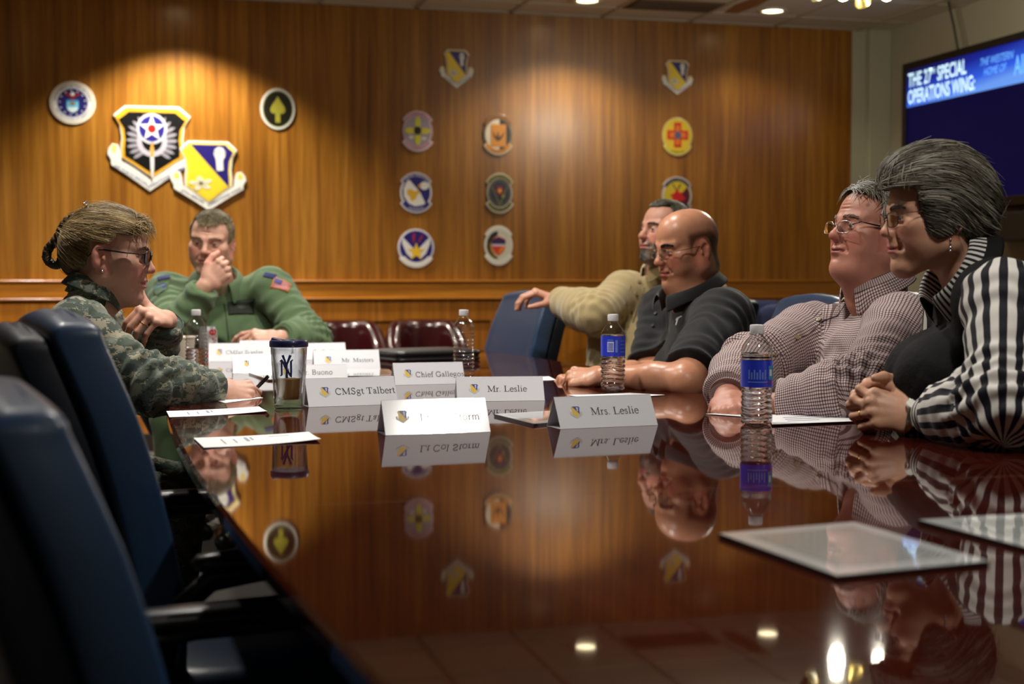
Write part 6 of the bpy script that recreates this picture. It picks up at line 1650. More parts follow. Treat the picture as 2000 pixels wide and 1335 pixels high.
# ---- patterned cloths
def camo_mat():
    m = mat('camouflage_cloth', (110, 116, 104), .88, spec=.2, sheen=.1); g = NT(m)
    tc = g.n('TexCoord').outputs['Object']
    s = g.n('VectorMath', operation='SNAP'); g.l(tc, s.inputs[0]); s.inputs[1].default_value = (.0028,)*3
    def layer(sc, st, loc, det=5):
        v = g.mapping(s.outputs[0], st, loc, (.3, .2, .5)); n = g.n('TexNoise', Scale=sc, Detail=float(det), Roughness=.68, Distortion=.5); g.l(v, n.inputs['Vector']); return n.outputs['Fac']
    a = layer(13, (1.0, 1.0, 2.2), (0, 0, 0)); b = layer(15, (1, 1.2, 2.4), (4, 2, 7)); c = layer(22, (1, 1, 2.4), (9, 5, 1))
    base = g.ramp(a, [(0, lin(112, 118, 106)), (.47, lin(112, 118, 106)), (.475, lin(76, 86, 76)), (.60, lin(60, 70, 70))], 'CONSTANT')
    col = g.mix(g.math('GREATER_THAN', b, .565), base, lin(150, 144, 124)); col = g.mix(g.math('GREATER_THAN', c, .61), col, lin(52, 62, 68))
    g.l(col, g.b.inputs['Base Color'])
    n = g.n('TexNoise', Scale=700.0); g.l(tc, n.inputs['Vector']); bp = g.n('Bump', Strength=.2, Distance=.001); g.l(n.outputs['Fac'], bp.inputs['Height']); g.l(bp.outputs['Normal'], g.b.inputs['Normal'])
    return m
def stripe_mat(name, period, duty, c1, c2, axis=0):
    m = mat(name, c1, .75, spec=.25, sheen=.1); g = NT(m)
    a = g.n('Attribute', attribute_name='cuv'); sx = g.n('SeparateXYZ'); g.l(a.outputs['Vector'], sx.inputs[0])
    f = g.math('FRACT', g.math('ADD', g.math('DIVIDE', sx.outputs[axis], period), 100.13)); k = g.math('GREATER_THAN', f, duty)
    g.l(g.mix(k, lin(*c1), lin(*c2)), g.b.inputs['Base Color']); return m
def check_mat():
    m = mat('checked_cloth', (190, 172, 168), .8, spec=.25, sheen=.1); g = NT(m)
    a = g.n('Attribute', attribute_name='cuv'); sx = g.n('SeparateXYZ'); g.l(a.outputs['Vector'], sx.inputs[0])
    def ln(ax, p): return g.math('GREATER_THAN', g.math('FRACT', g.math('ADD', g.math('DIVIDE', sx.outputs[ax], p), 50.0)), .62)
    kx, ky = ln(0, .00518), ln(1, .0052); s = g.math('ADD', kx, ky)
    c = g.ramp(g.math('MULTIPLY', s, .5), [(0, lin(206, 188, 184)), (.5, lin(122, 98, 100)), (1, lin(58, 38, 42))], 'LINEAR'); g.l(c, g.b.inputs['Base Color']); return m
m_camo = camo_mat(); m_flight = cloth_mat('flight_suit', (92, 114, 80)); m_fleece = cloth_mat('tan_fleece', (176, 156, 112), .95, (260, .5), .4)
m_polo = cloth_mat('black_polo', (17, 18, 19), .8, (700, .35)); m_check = check_mat(); m_strp = stripe_mat('striped_cloth', .0235, .52, (216, 212, 206), (16, 15, 26)); m_cuff = stripe_mat('fine_striped_cloth', .0085, .55, (206, 204, 198), (22, 20, 34), 1)
m_cols = stripe_mat('collar_striped_cloth', .010, .5, (206, 204, 198), (16, 15, 24)); m_vest = cloth_mat('black_vest', (9, 9, 10), .8, (60, .5), 0); m_tee = cloth_mat('tan_undershirt', (168, 150, 118)); m_pants = cloth_mat('dark_trousers', (40, 40, 46)); m_khaki = cloth_mat('khaki_trousers', (120, 104, 74)); m_jean = cloth_mat('denim', (40, 52, 78)); m_shoe = mat('black_shoe', (16, 15, 14), .35)
m_gold = mat('gold', (226, 180, 90), .22, metal=1); m_silver = mat('silver', (210, 210, 212), .22, metal=1); m_fr_black = mat('frame_black', (8, 8, 10), .25); m_fr_metal = mat('frame_metal', (150, 130, 100), .25, metal=.9); m_btn = mat('button', (150, 132, 92), .3)
m_camo_cuff = m_camo
FOLD = lambda a, b, c: [(0, 0), (.004, a), (.010, a+.004), (.016, a-.004), (.024+b*.3, a-b*.55), (.030+b*.5, a-b)]
def cuff(p, sd, mat_, L=.055, r=.044, back=.010, name='cuff', open_=0):
    E, W = V3(p.k['el'+sd]), V3(p.k['wr'+sd]); d = unit(W-E); mb = MB(); x = unit(np.cross(d, (0, 0, 1.))); y = np.cross(x, d); n = 36
    rr = [(-L-back, r*1.02), (-L-back+.002, r*1.07), (-.006-back, r*.98), (-back, r*.97), (-back, r*.93), (-.02-back, r*.90)]
    V = []; 
    for t, q in rr: V.append([Vector(W+d*t+(x*math.cos(2*PI*i/n)*q+y*math.sin(2*PI*i/n)*q*.92)) for i in range(n)])
    me = mb.loft(V, cap=False).build(name, mat_, p.o, smooth=True)
    at_ = me.data.attributes.new('cuv', 'FLOAT_VECTOR', 'POINT'); A = np.zeros((len(me.data.vertices), 3), dtype=F4)
    for j in range(len(rr)):
        for i in range(n): A[j*n+i] = (2*PI*i/n*r, rr[j][0], 0)
    at_.data.foreach_set('vector', A.ravel()); return me

# ------------------------------------------------------------ 1 woman in camouflage
hd = Frame(at(213, 499, 3.52), CD(1, .13), -7, 0, .985)
hR = Hand(J(424, 760, 3.49), CD(.86, .42, -.12), CD(.1, -.62, .75), -1, [(38, 55, 30), (50, 65, 40), (60, 70, 45), (62, 72, 45)], thumb=((.8, .5, -.35), (.85, .1, -.5), (.85, -.15, -.5)), scale=.93)
hL = Hand(J(325, 622, 3.72), CD(-.34, -.88, .10), CD(.50, -.12, .82), 1, [(64, 30, 14), (67, 32, 15), (70, 33, 15), (73, 34, 15)], spread=(2, 0, -2, -4), thumb=((.30, .85, .35), (.22, .80, .55), (.15, .80, .58)), scale=.97)
fq1 = dict(skin=(206, 156, 134), red=(198, 112, 98), jaw=.93, nose=.98, lip=1.0, mouth_open=.0035, eye_open=.0040, iris=(90, 110, 120), fold=.35, lips=(182, 100, 96), fat=.25)
pA = Person('woman in a camouflage uniform with braided hair, one hand raised, writing with the other', id='camo', ring=(J(232, 602, 3.53), J(122, 556, 3.48)), head=hd, face_q=fq1, face=CD(1, .1), gaze=(0, 1, -.1),
    chest=J(103, 700, 3.49), pelvis=J(16, 880, 3.46), shR=J(150, 645, 3.34), shL=J(186, 640, 3.68), elR=J(288, 748, 3.31), wrR=hR.W, elL=J(282, 760, 3.86), wrL=hL.W,
    hands=[hR, hL], chest_r=(.145, .125), waist_r=(.155, .125), hip=(.17, .125), neck_r=.047, arm=.95, neck_tilt=.45, neck_cut=.020, throat=1)
pA.build_body()
pA.cloth('jacket', m_camo, inf=.017, loose=.009, seed=1, wrinkle=1.25)
pA.trousers(m_camo, mat('suede_boot', (96, 92, 70), .8))
pA.collar('collar', m_camo, [(.010, -.012), (.006, .012), (.003, .040), (.008, .044), (.016, .030), (.026, .002)], gap=.45, tips=.014, drop=.0)
cuff(pA, 'R', m_camo, .05, .047); cuff(pA, 'L', m_camo, .05, .050)
ring_on(pA, hL, 2, .45, m_gold, stone=True)
def keepA(x, y, z):
    x = abs(x)
    zl = np.where(y > .045, .078-(y-.045)*.1+(x-.02)*(-.45), np.where(y > .008, .078-(.045-y)*1.35, np.where(y > -.034, .030, np.where(y > -.05, .030+(y+.034)*5.6, -.075))))
    return (z-zl)
def flowA(L):
    t = np.array([0, -.125, .035]); d = t-L; d[:, 2] += .02; return d/np.linalg.norm(d, axis=1)[:, None]
hp = [(hd.ell((0, -.016, .036), (.0815, .0985, .0935)), .01, 'u'), (hd.ell((0, .03, .052), (.068, .061, .064)), .03, 'u'), (hd.ell((0, -.085, .0), (.055, .035, .060)), .04, 'u')]
COLA = [(70, 52, 28), (112, 88, 50), (158, 132, 86), (196, 172, 124)]
make_hair(pA, hp, keepA, flowA, COLA, n=9000, length=.085, steps=8, rad=.00042, jitter=.03, lift=(-.0015, .001), fly=.015, seed=2)
fr = lambda Lr: (Lr[:, 1] > .058) & (Lr[:, 2] > .066)
make_hair(pA, hp, keepA, lambda L: np.tile(unit((0, .75, -.30)), (len(L), 1)), COLA[1:], n=2600, length=.040, steps=7, rad=.0005, jitter=.45, lift=(.001, .014), seed=4, out=.75, cap=False, root_keep=fr, curl=.0008, name='fringe')
# braid looped at the back of the head
def braid(person, path, R0, col, name='braid'):
    Hd = person.k['head']; mb = MB(); n = 70; pts = [np.array(p) for p in path]
    def cr(t):
        t = t*(len(pts)-1); i = min(int(t), len(pts)-2); f = t-i; p0, p1, p2, p3 = pts[max(i-1, 0)], pts[i], pts[i+1], pts[min(i+2, len(pts)-1)]
        return .5*((2*p1)+(-p0+p2)*f+(2*p0-5*p1+4*p2-p3)*f*f+(-p0+3*p1-3*p2+p3)*f**3)
    for s_ in range(3):
        L = []
        for i in range(n+1):
            t = i/n; c = cr(t); a = 2*PI*(t*7+s_/3); L.append(Vector(Hd.w(c+np.array([math.sin(a)*R0*.9, math.cos(a*2)*R0*.30, math.cos(a)*R0*.25]))))
        mb.tube(L, [R0*.62*(1-.4*abs(2*i/n-1)**4) for i in range(n+1)], 10)
    return mb.build(name, mat('braid_hair', col, .45, noise=(300, .35), bump=(300, .6)), person.o, smooth=True)
braid(pA, [(0, -.080, .098), (0, -.112, .072), (0, -.128, .030), (.0, -.148, -.004), (0, -.146, -.030), (0, -.126, -.040), (0, -.112, -.022), (0, -.108, .0)], .0125, (74, 54, 30))
mb = MB()
for k in range(3): mb.tube([Vector(hd.w((x, -.070+.006*k-.0, .1285-.004*k-abs(x)*.25))) for x in (-.020, -.01, 0, .01, .02, .034)], .0018, 6)
mb.build('hair_clip', m_silver, pA.o, smooth=True)
glasses(pA, m_fr_black, w=.050, h=.032, r=.0020, temple=.0030, y=.1015, z=.006, bridge=.017)
mb = MB(); mb.lathe([(.0005, .003), (.0032, .002), (.0036, 0), (.002, -.003)], 12, Matrix.Translation(Vector(hd.w((.081, .0, -.040)))) @ Vector(hd.R[:, 0]).to_track_quat('Z', 'Y').to_matrix().to_4x4()); mb.build('earring', m_silver, pA.o, smooth=True)
brows(pA, (120, 92, 60), n=110)
# pen in her hand
f0, f1 = Vector(hR.chains[0][2]), Vector(hR.thumb[2]); g0 = (f0+f1)/2; dpen = Vector(CD(.42, -.05, .42)); M = Matrix.Translation(g0) @ dpen.to_track_quat('Z', 'Y').to_matrix().to_4x4()
mb = MB(); mb.lathe([(.0005, -.050), (.0012, -.046), (.0042, -.030), (.0048, -.01), (.0048, .066), (.0042, .070), (.0005, .071)], 16, M)
pen = tag(mb.build('pen', mat('pen_black', (14, 12, 20), .25, coat=.4), smooth=True, auto=50), 'black pen held in the writing hand of the woman in camouflage', 'pen')
mb = MB(); mb.tube([M @ Vector((.0055, 0, .068)), M @ Vector((.0068, 0, .06)), M @ Vector((.0062, 0, .032))], .0012, 6); mb.build('clip', m_silver, pen, smooth=True)

# ------------------------------------------------------------ 2 man in the green flight suit
hd = Frame(at(413, 475, 5.70), CD(-.04, -1), -7, -5, 1.06)
hR = Hand(J(401, 557, 5.45), CD(.70, .10, .66), CD(.12, -.98, .0), -1, [(72, 85, 45), (78, 90, 50), (82, 92, 50), (84, 90, 50)], thumb=((.70, .65, -.05), (.92, .25, -.25), (.85, -.1, -.5)), scale=1.10)
hL = Hand(J(546, 658, 5.50), CD(-.88, -.22, .06), CD(.05, -.45, .88), 1, [(18, 26, 14), (34, 42, 22), (42, 48, 26), (46, 50, 26)], thumb=((.75, .5, -.2), (.9, .1, -.2), (.95, -.1, -.1)), scale=1.05)
fq2 = dict(skin=(214, 164, 142), red=(206, 116, 100), jaw=1.06, nose=1.06, brow=1.2, lip=.85, eye_open=.0023, iris=(70, 80, 90), fold=.6, fat=.35, lips=(176, 104, 96), wrinkles=1)
pB = Person('man in a green flight suit resting his chin on his fist', id='flight', ring=(J(430, 576, 5.72), J(420, 524, 5.87)), head=hd, face_q=fq2, face=CD(-.05, -1), gaze=(.02, 1, .03),
    chest=J(436, 640, 5.84), pelvis=J(438, 760, 5.95), shR=J(328, 572, 5.80), shL=J(530, 562, 5.82), elR=J(336, 664, 5.50), wrR=hR.W, elL=J(606, 664, 5.66), wrL=hL.W,
    hands=[hR, hL], chest_r=(.185, .125), waist_r=(.18, .13), hip=(.18, .125), neck_r=.062, arm=1.12, build=1.1, neck_tilt=.5, neck_cut=.028, hres=.0028)
pB.build_body()
pB.cloth('flight_suit', m_flight, inf=.018, loose=.020, seed=5, wrinkle=1.5)
pB.trousers(m_flight, m_shoe)
pB.collar('undershirt', m_tee, [(.004, -.03), (.001, .0), (.0, .028), (-.004, .032)], gap=.0, drop=.0)
pB.collar('collar', m_flight, [(.010, -.014), (.004, .012), (.0, .036), (.008, .042), (.024, .026), (.042, -.004), (.050, -.022)], gap=.42, tips=.012, drop=.0)
cuff(pB, 'R', m_flight, .05, .050, .012); cuff(pB, 'L', m_flight, .05, .050)
mb = MB(); mb.tube([Vector(pB.hit(px, py)[0])+Vector(pB.fwd)*.002 for px, py in ((438, 592), (441, 610), (443, 630), (445, 648), (447, 664)) if pB.hit(px, py)[0]], .0024, 6); mb.build('zipper', mat('zip_green', (44, 58, 40), .4, metal=.4), pB.o, smooth=True)
mtag = mat('tag_dark', (26, 34, 24), .8); tg = pB.patch('name_tag', 470, 602, .105, .052, mtag)
mw = mat('tag_thread', (66, 74, 56), .8)
pB.patch('tag_border', 470, 602, .105, .052, mat('tag_edge', (44, 56, 38), .8), pts=[[(-1, -1), (1, -1), (1, -.9), (-1, -.9)], [(-1, .9), (1, .9), (1, 1), (-1, 1)], [(-1, -1), (-.95, -1), (-.95, 1), (-1, 1)], [(.95, -1), (1, -1), (1, 1), (.95, 1)]], lift=.0032, parent=tg)
pB.patch('tag_wings', 471, 600, .07, .02, mw, pts=[(-1, .3), (-.2, .5), (0, .9), (.2, .5), (1, .3), (.25, -.3), (0, -.8), (-.25, -.3)], lift=.0034, parent=tg)
fl = pB.patch('flag_patch', 549, 557, .074, .050, mat('patch_gold', (206, 130, 60), .8), rot=-.42)
if fl:
    pB.patch('flag_field', 549, 557, .064, .041, mat('flag_pale', (214, 186, 184), .8), rot=-.42, lift=.003, parent=fl)
    for k in range(7): pB.patch('flag_stripe', 549, 557, .064, .0034, mat('flag_red', (190, 84, 88), .8), rot=-.42, lift=.0050, thick=.0010, parent=fl, oy=-.0188+k*.00627, n=6)
    pB.patch('flag_canton', 549, 557, .030, .022, mat('flag_blue', (96, 92, 150), .8), rot=-.42, lift=.0064, thick=.001, parent=fl, ox=-.017, oy=.0095, n=6)
up_ = pB.patch('unit_patch', 313, 563, .088, .098, mat('patch_olive', (74, 86, 50), .85), pts=[(a*.9, b) for a, b in shield(.95, 1, -1)], rot=.25)
if up_:
    pB.patch('patch_field', 313, 564, .066, .074, mat('patch_teal', (40, 90, 84), .8), pts=shield(.9, 1, -1), rot=.25, lift=.003, parent=up_)
    pB.patch('patch_blue', 313, 564, .066, .074, mat('patch_navy', (38, 40, 104), .8), pts=[(-.6, .95), (.6, .95), (.85, .7), (.7, .2), (.7, -.35)], rot=.25, lift=.0046, thick=.0008, parent=up_)
for px, py, ro in ((320, 542, .3), (527, 538, -.3)): pB.patch('rank_mark', px, py, .050, .026, mat('rank_blue', (40, 46, 96), .8), rot=ro)
ring_on(pB, hL, 2, .5, m_gold)
def keepB(x, y, z):
    x = abs(x)
    zl = np.where(y > .040, .086+.30*np.clip(x-.030, 0, 1)-(y-.06)*.2, np.where(y > .022, .086-(.040-y)*3.9, np.where(y > -.005, .008, np.where(y > -.034, .034, np.where(y > -.05, .034+(y+.034)*5, -.055)))))
    return z-zl
hp = [(hd.ell((0, -.014, .038), (.0790, .0955, .0905)), .01, 'u'), (hd.ell((0, .030, .052), (.066, .060, .066)), .03, 'u')]
make_hair(pB, hp, keepB, lambda L: np.where((L[:, 2] > .085)[:, None], unit((-.5, .75, .1)), unit((0, .35, -.9))), [(92, 80, 56), (128, 114, 82), (164, 150, 116)], n=4200, length=.020, steps=4, rad=.0007, jitter=.25, lift=(-.001, .003), seed=6, out=.25, fly=.02)
brows(pB, (150, 120, 88), thick=.0038, n=90, rad=.0004)

# ------------------------------------------------------------ 3 man in the tan fleece
hd = Frame(at(1300, 458, 5.30), CD(-.86, -.50), 8, 0, 1.0)
hR = Hand(J(1092, 588, 5.46), CD(-.86, -.02, .34), CD(.28, -.12, .90), -1, [(42, 30, 22), (44, 32, 24), (46, 34, 24), (48, 34, 24)], spread=(4, 1, -3, -7), thumb=((.55, .75, -.35), (.75, .5, -.45), (.85, .2, -.5)), scale=1.05)
hL = Hand(J(1270, 840, 4.95), CD(-.8, .1, -.1), CD(0, -.2, .95), 1, [(30, 35, 20)]*4, scale=1.02)
fq3 = dict(skin=(208, 152, 128), red=(200, 104, 92), jaw=1.05, nose=1.12, brow=1.1, lip=.9, eye_open=.0032, iris=(60, 60, 60), fold=.7, fat=.4, stubble=((104, 98, 88), .85))
pC = Person('bearded man in a tan fleece leaning back with one hand on the empty chair', id='tan', ring=(J(1260, 540, 5.30), J(1326, 506, 5.37)), head=hd, face_q=fq3, face=CD(-.85, -.5), gaze=(0, 1, .0),
    chest=J(1262, 625, 5.36), pelvis=J(1268, 775, 5.42), shR=J(1218, 575, 5.36), shL=J(1376, 580, 5.36), elR=J(1166, 614, 5.20), wrR=hR.W, elL=J(1392, 720, 5.2), wrL=hL.W,
    hands=[hR, hL], chest_r=(.185, .135), waist_r=(.19, .155), hip=(.18, .14), belly=(.095, (.155, .14, .16)), neck_r=.058, arm=1.08, build=1.08, neck_tilt=.4, neck_cut=.028, hres=.0028)
pC.build_body()
pC.cloth('fleece', m_fleece, inf=.020, loose=.018, seed=8, wrinkle=.8)
pC.trousers(m_khaki, m_shoe)
pC.collar('collar', m_fleece, [(.010, -.018), (.004, .010), (.0, .030), (.007, .034), (.018, .018), (.030, -.008)], gap=.30, tips=.018, drop=.0)
for px, py in ((1248, 550), (1242, 574), (1229, 602)): pC.patch('button', px, py, .013, .013, m_btn, pts=ell(0, 0, 1, 1, 16), lift=.002, thick=.003)
mb = MB(); L = [pC.hit(px, py)[0] for px, py in ((1232, 556), (1222, 590), (1213, 626))]; L2 = [pC.hit(px, py)[0] for px, py in ((1258, 560), (1246, 596), (1236, 630))]
for q in (L, L2):
    if all(q): mb.tube([Vector(p)+Vector(pC.fwd)*.001 for p in q], .0016, 6)
mb.build('placket_seam', mat('fleece_seam', (140, 122, 84), .9), pC.o, smooth=True)
ring_on(pC, hR, 2, .4, m_gold)
def keepC(x, y, z):
    x = abs(x)
    zl = np.where(y > .03, .094+.25*np.clip(x-.025, 0, 1), np.where(y > .012, .094-(.03-y)*4.4, np.where(y > -.004, .010, np.where(y > -.034, .034, np.where(y > -.05, .034+(y+.034)*5, -.055)))))
    return z-zl
hp = [(hd.ell((0, -.014, .038), (.0795, .0965, .0910)), .01, 'u'), (hd.ell((0, .030, .054), (.066, .058, .064)), .03, 'u')]
make_hair(pC, hp, keepC, lambda L: np.where((L[:, 2] > .085)[:, None], unit((.35, -.8, .1)), unit((0, -.6, -.75))), [(70, 66, 54), (110, 106, 92), (156, 152, 138)], n=4200, length=.028, steps=4, rad=.0007, jitter=.18, lift=(-.001, .003), seed=9, out=.1)
brows(pC, (96, 82, 66), thick=.004, n=100)
def keepbeard(x, y, z):
    x = abs(x); lo = (-.066-z); side = (.040-x); must = np.minimum(z+.0495, np.minimum(-.037-z, .026-x))
    sides = np.minimum(np.minimum(x-.024, .040-x), -.045-z)
    return np.maximum(np.maximum(np.minimum(lo, side), must), sides)
hpb = [(hd.ell((0, .076, -.096), (.0255, .0215, .0200)), .02, 'u'), (hd.ell((0, .078, -.055), (.0285, .0205, .0265)), .02, 'u'), (hd.ell((.03, .05, -.088), (.022, .026, .018)), .02, 'u'), (hd.ell((-.03, .05, -.088), (.022, .026, .018)), .02, 'u')]
make_hair(pC, hpb, keepbeard, lambda L: np.tile(unit((0, .35, -.9)), (len(L), 1)), [(66, 60, 52), (108, 102, 92), (150, 144, 134)], n=1800, length=.012, steps=3, rad=.0005, jitter=.35, lift=(-.001, .002), seed=10, out=.35, H=.0026, name='beard')

# ------------------------------------------------------------ 4 bald man in the black polo
hd = Frame(at(1342, 486, 4.35), CD(-.90, -.40), -11, -2, 1.005)
hL = Hand(J(1180, 735, 3.90), CD(-.80, .36, -.06), CD(-.10, -.52, .80), 1, [(48, 62, 38), (52, 66, 40), (56, 68, 40), (58, 66, 40)], thumb=((.8, .45, -.35), (.9, .1, -.4), (.9, -.15, -.35)), scale=1.08)
hR = Hand(J(1160, 737, 4.14), CD(-.85, -.12, -.04), CD(-.1, -.1, .95), -1, [(40, 50, 30)]*4, thumb=((.75, .5, -.3), (.9, .1, -.3), (.9, -.1, -.3)), scale=1.05)
fq4 = dict(rough=.34, skin=(196, 138, 108), red=(186, 98, 80), jaw=1.10, nose=1.10, brow=1.05, lip=1.15, eye_open=.0019, iris=(40, 28, 20), fold=.45, fat=.55, chin=1.2, lips=(160, 88, 78),
    stubble=((120, 84, 68), .2), scalp=((64, 46, 36), .80, lambda x, y, z: np.clip(((.060-.9*np.clip(-y-.045, 0, .06))-z)/.018, 0, 1)*np.clip((.034+z*.12-y)/.012, 0, 1)*np.clip((z+.075)/.02, 0, 1)*np.clip(((z-.028)/.01)+np.abs((y+.010)/.028)**4*1.2, 0, 1)))
pD = Person('bald man with glasses in a black polo shirt looking down, hands on the table', id='polo', ring=(J(1292, 606, 4.31), J(1406, 549, 4.39)), head=hd, face_q=fq4, face=CD(-.92, -.25), gaze=(0, 1, -.45),
    chest=J(1350, 680, 4.34), pelvis=J(1430, 826, 4.38), shR=J(1300, 608, 4.58), shL=J(1413, 622, 4.03), elR=J(1268, 735, 4.42), wrR=hR.W, elL=J(1338, 746, 3.74), wrL=hL.W,
    hands=[hL, hR], chest_r=(.18, .145), waist_r=(.185, .155), hip=(.18, .14), belly=(.07, (.16, .13, .15)), neck_r=.066, arm=1.14, build=1.1, hem=.86, arm_in=-.002)
pD.build_body()
pD.cloth('polo_shirt', m_polo, inf=.016, loose=.020, upto=0, seed=12, wrinkle=1.2)
pD.trousers(m_pants, m_shoe)
pD.collar('collar', m_polo, [(.010, -.018), (.005, .014), (.002, .040), (.008, .045), (.020, .032), (.032, .008)], gap=.34, tips=.012, drop=.0)
m_emb = mat('embroidery', (206, 206, 206), .8)
e = pD.patch('chest_emblem', 1324, 626, .034, .030, m_emb, pts=[(-.9, .25), (-.5, .75), (.9, .9), (.95, .7), (.3, .5), (.25, .3), (.1, .25), (-.1, -.9), (-.45, -.9), (-.35, .1)], rot=.15, lift=.001, thick=.001)
for px, py in ((1281, 612), (1275, 636)): pD.patch('button', px, py, .010, .010, mat('button_black', (50, 50, 50), .2), pts=ell(0, 0, 1, 1, 14), lift=.002, thick=.0025)
ring_on(pD, hL, 2, .55, m_gold); ring_on(pD, hR, 2, .5, m_gold)
glasses(pD, m_fr_metal, w=.046, h=.030, r=.0009, temple=.0014, y=.1035, z=.003, bridge=.018)
brows(pD, (34, 24, 18), thick=.0042, n=170, rad=.0005, z=.0235)

# ------------------------------------------------------------ 5 grey-haired man in the checked shirt
hd = Frame(at(1702, 458, 3.42), CD(-.94, -.34), 10, 0, .955)
hL = Hand(J(1517, 789, 3.12), CD(-.92, .15, -.02), CD(-.05, -.40, .88), 1, [(35, 45, 28)]*4, thumb=((.8, .45, -.3), (.9, .1, -.3), (.9, -.1, -.3)), scale=1.05)
hR = Hand(J(1420, 774, 3.19), CD(-.05, -.55, -.16), CD(-.2, -.25, .9), -1, [(35, 45, 28)]*4, thumb=((.75, .5, -.3), (.9, .1, -.3), (.9, -.1, -.3)), scale=1.02)
fq5 = dict(skin=(192, 132, 112), red=(182, 88, 78), jaw=1.08, nose=1.14, brow=1.1, lip=.7, eye_open=.0030, iris=(80, 90, 100), fold=.9, fat=1.0, ear=1.08, ear_z=-.014, wrinkles=3, lips=(150, 84, 78), spots=(((-.058, .062, .062), .005, (110, 74, 60), .8),))
pE = Person('grey-haired man with half-rim glasses in a checked button-down shirt', id='check', ring=(J(1658, 590, 3.40), J(1766, 538, 3.45)), head=hd, face_q=fq5, face=CD(-.92, -.30), gaze=(0, 1, 0),
    chest=J(1672, 685, 3.40), pelvis=J(1800, 880, 3.44), shR=J(1580, 655, 3.62), shL=J(1760, 648, 3.22), elR=J(1468, 716, 3.44), wrR=hR.W, elL=J(1692, 766, 3.03), wrL=hL.W,
    hands=[hL, hR], chest_r=(.185, .14), waist_r=(.19, .16), hip=(.18, .15), belly=(.085, (.17, .14, .17)), neck_r=.063, arm=1.08, build=1.08, neck_tilt=.5, neck_cut=.026, throat=1)
pE.build_body()
pE.cloth('checked_shirt', m_check, inf=.017, loose=.020, seed=15, wrinkle=1.25, H=.0048)
pE.trousers(m_khaki, m_shoe)
pE.collar('collar', m_check, [(.010, -.016), (.005, .012), (.002, .040), (.008, .046), (.018, .030), (.034, -.006)], gap=.36, tips=.030, drop=.0)
cuff(pE, 'L', m_check, .060, .045); cuff(pE, 'R', m_check, .055, .046)
PK = [(1655, 590), (1636, 616), (1607, 626), (1580, 652), (1558, 660), (1534, 690), (1511, 694)]
Lp = [pE.hit(px, py)[0] for px, py in PK]
mb = MB(); mb.tube([Vector(p)+Vector(pE.fwd)*.0008 for p in Lp if p], .0016, 6); mb.build('placket_seam', mat('check_seam', (96, 76, 78), .9), pE.o, smooth=True)
for px, py in ((1646, 588), (1601, 624), (1556, 659), (1511, 693)): pE.patch('button', px, py, .012, .012, m_btn, pts=ell(0, 0, 1, 1, 16), lift=.002, thick=.0028)
def keepE(x, y, z):
    x = abs(x)
    zl = np.where(y > .035, .100+.25*np.clip(x-.03, 0, 1), np.where(y > .010, .100-(.035-y)*3.6, np.where(y > -.002, -.004, np.where(y > -.036, .024, np.where(y > -.05, .024+(y+.036)*5, -.065)))))
    return z-zl
hp = [(hd.ell((0, -.016, .040), (.0830, .0995, .0945)), .01, 'u'), (hd.ell((0, .030, .054), (.068, .060, .068)), .03, 'u')]
def flowE(L):
    d = np.stack([np.sign(L[:, 0]-.0)*.75, -.15-.0*L[:, 1], -.55+0*L[:, 0]], 1); top = np.clip((L[:, 2]-.08)/.04, 0, 1)
    d[:, 2] = -.85*(1-top)+.05*top; d[:, 0] *= top*1.0+.05; d[:, 1] = -.30*(1-top)-.25*top
    return d/np.linalg.norm(d, axis=1)[:, None]
make_hair(pE, hp, keepE, flowE, [(70, 64, 50), (112, 104, 86), (160, 154, 142), (200, 198, 194)], n=5200, length=.042, steps=6, rad=.00065, jitter=.26, lift=(-.001, .006), seed=16, out=.15, fly=.06)
brows(pE, (140, 118, 96), thick=.0040, n=80, z=.025)
glasses(pE, m_silver, w=.050, h=.030, r=.0010, temple=.0026, y=.1065, z=-.001, bridge=.018, temple_mat=m_fr_black, tz=.012, ear_y=-.025)

# ------------------------------------------------------------ 6 woman in the striped blouse and black vest
hd = Frame(at(1824, 427, 2.78), CD(-1, -.07), -4, 0, .925)
hL = Hand(J(1797, 812, 2.66), CD(-.88, .16, .14), CD(-.22, -.88, .40), 1, [(42, 62, 36), (46, 64, 38), (50, 66, 38), (52, 64, 36)], spread=(5, 1, -3, -8), thumb=((.60, .72, -.25), (.85, .3, -.35), (.9, .0, -.4)), scale=.98)
hR = Hand(J(1768, 784, 2.77), CD(-.86, -.20, .10), CD(-.28, .85, .40), -1, [(44, 66, 40), (46, 70, 42), (48, 70, 42), (50, 68, 40)], spread=(5, 1, -3, -8), thumb=((.60, .72, -.25), (.85, .3, -.35), (.9, .0, -.4)), scale=.98)
fq6 = dict(skin=(204, 154, 126), red=(202, 116, 100), jaw=.92, nose=.98, lip=.75, eye_open=.0031, iris=(90, 100, 100), fold=1.0, fat=.35, lips=(176, 84, 84), chin=1.02)
pF = Person('woman with short grey hair in a black vest over a striped blouse, hands clasped', id='stripe', ring=(J(1840, 612, 2.77), J(1920, 478, 2.78)), head=hd, face_q=fq6, face=CD(-1, -.02), gaze=(0, 1, -.08),
    chest=J(1890, 700, 2.76), pelvis=J(2040, 930, 2.85), shR=J(1880, 590, 2.95), shL=J(1962, 588, 2.585), elR=J(1850, 782, 2.98), wrR=hR.W, elL=J(1960, 795, 2.45), wrL=hL.W,
    hands=[hL, hR], chest_r=(.135, .110), waist_r=(.155, .125), hip=(.17, .13), bust=(((-.070, .075, .075), .058), ((.070, .075, .075), .058)), neck_r=.043, arm=.95, handres=.0026, hres=.0022)
pF.build_body()
pF.cloth('blouse', m_strp, inf=.012, loose=.026, seed=20, wrinkle=1.1, wr_cut=.045)
def vest_extra(g): pass
pF.k['_shrink'] = .80
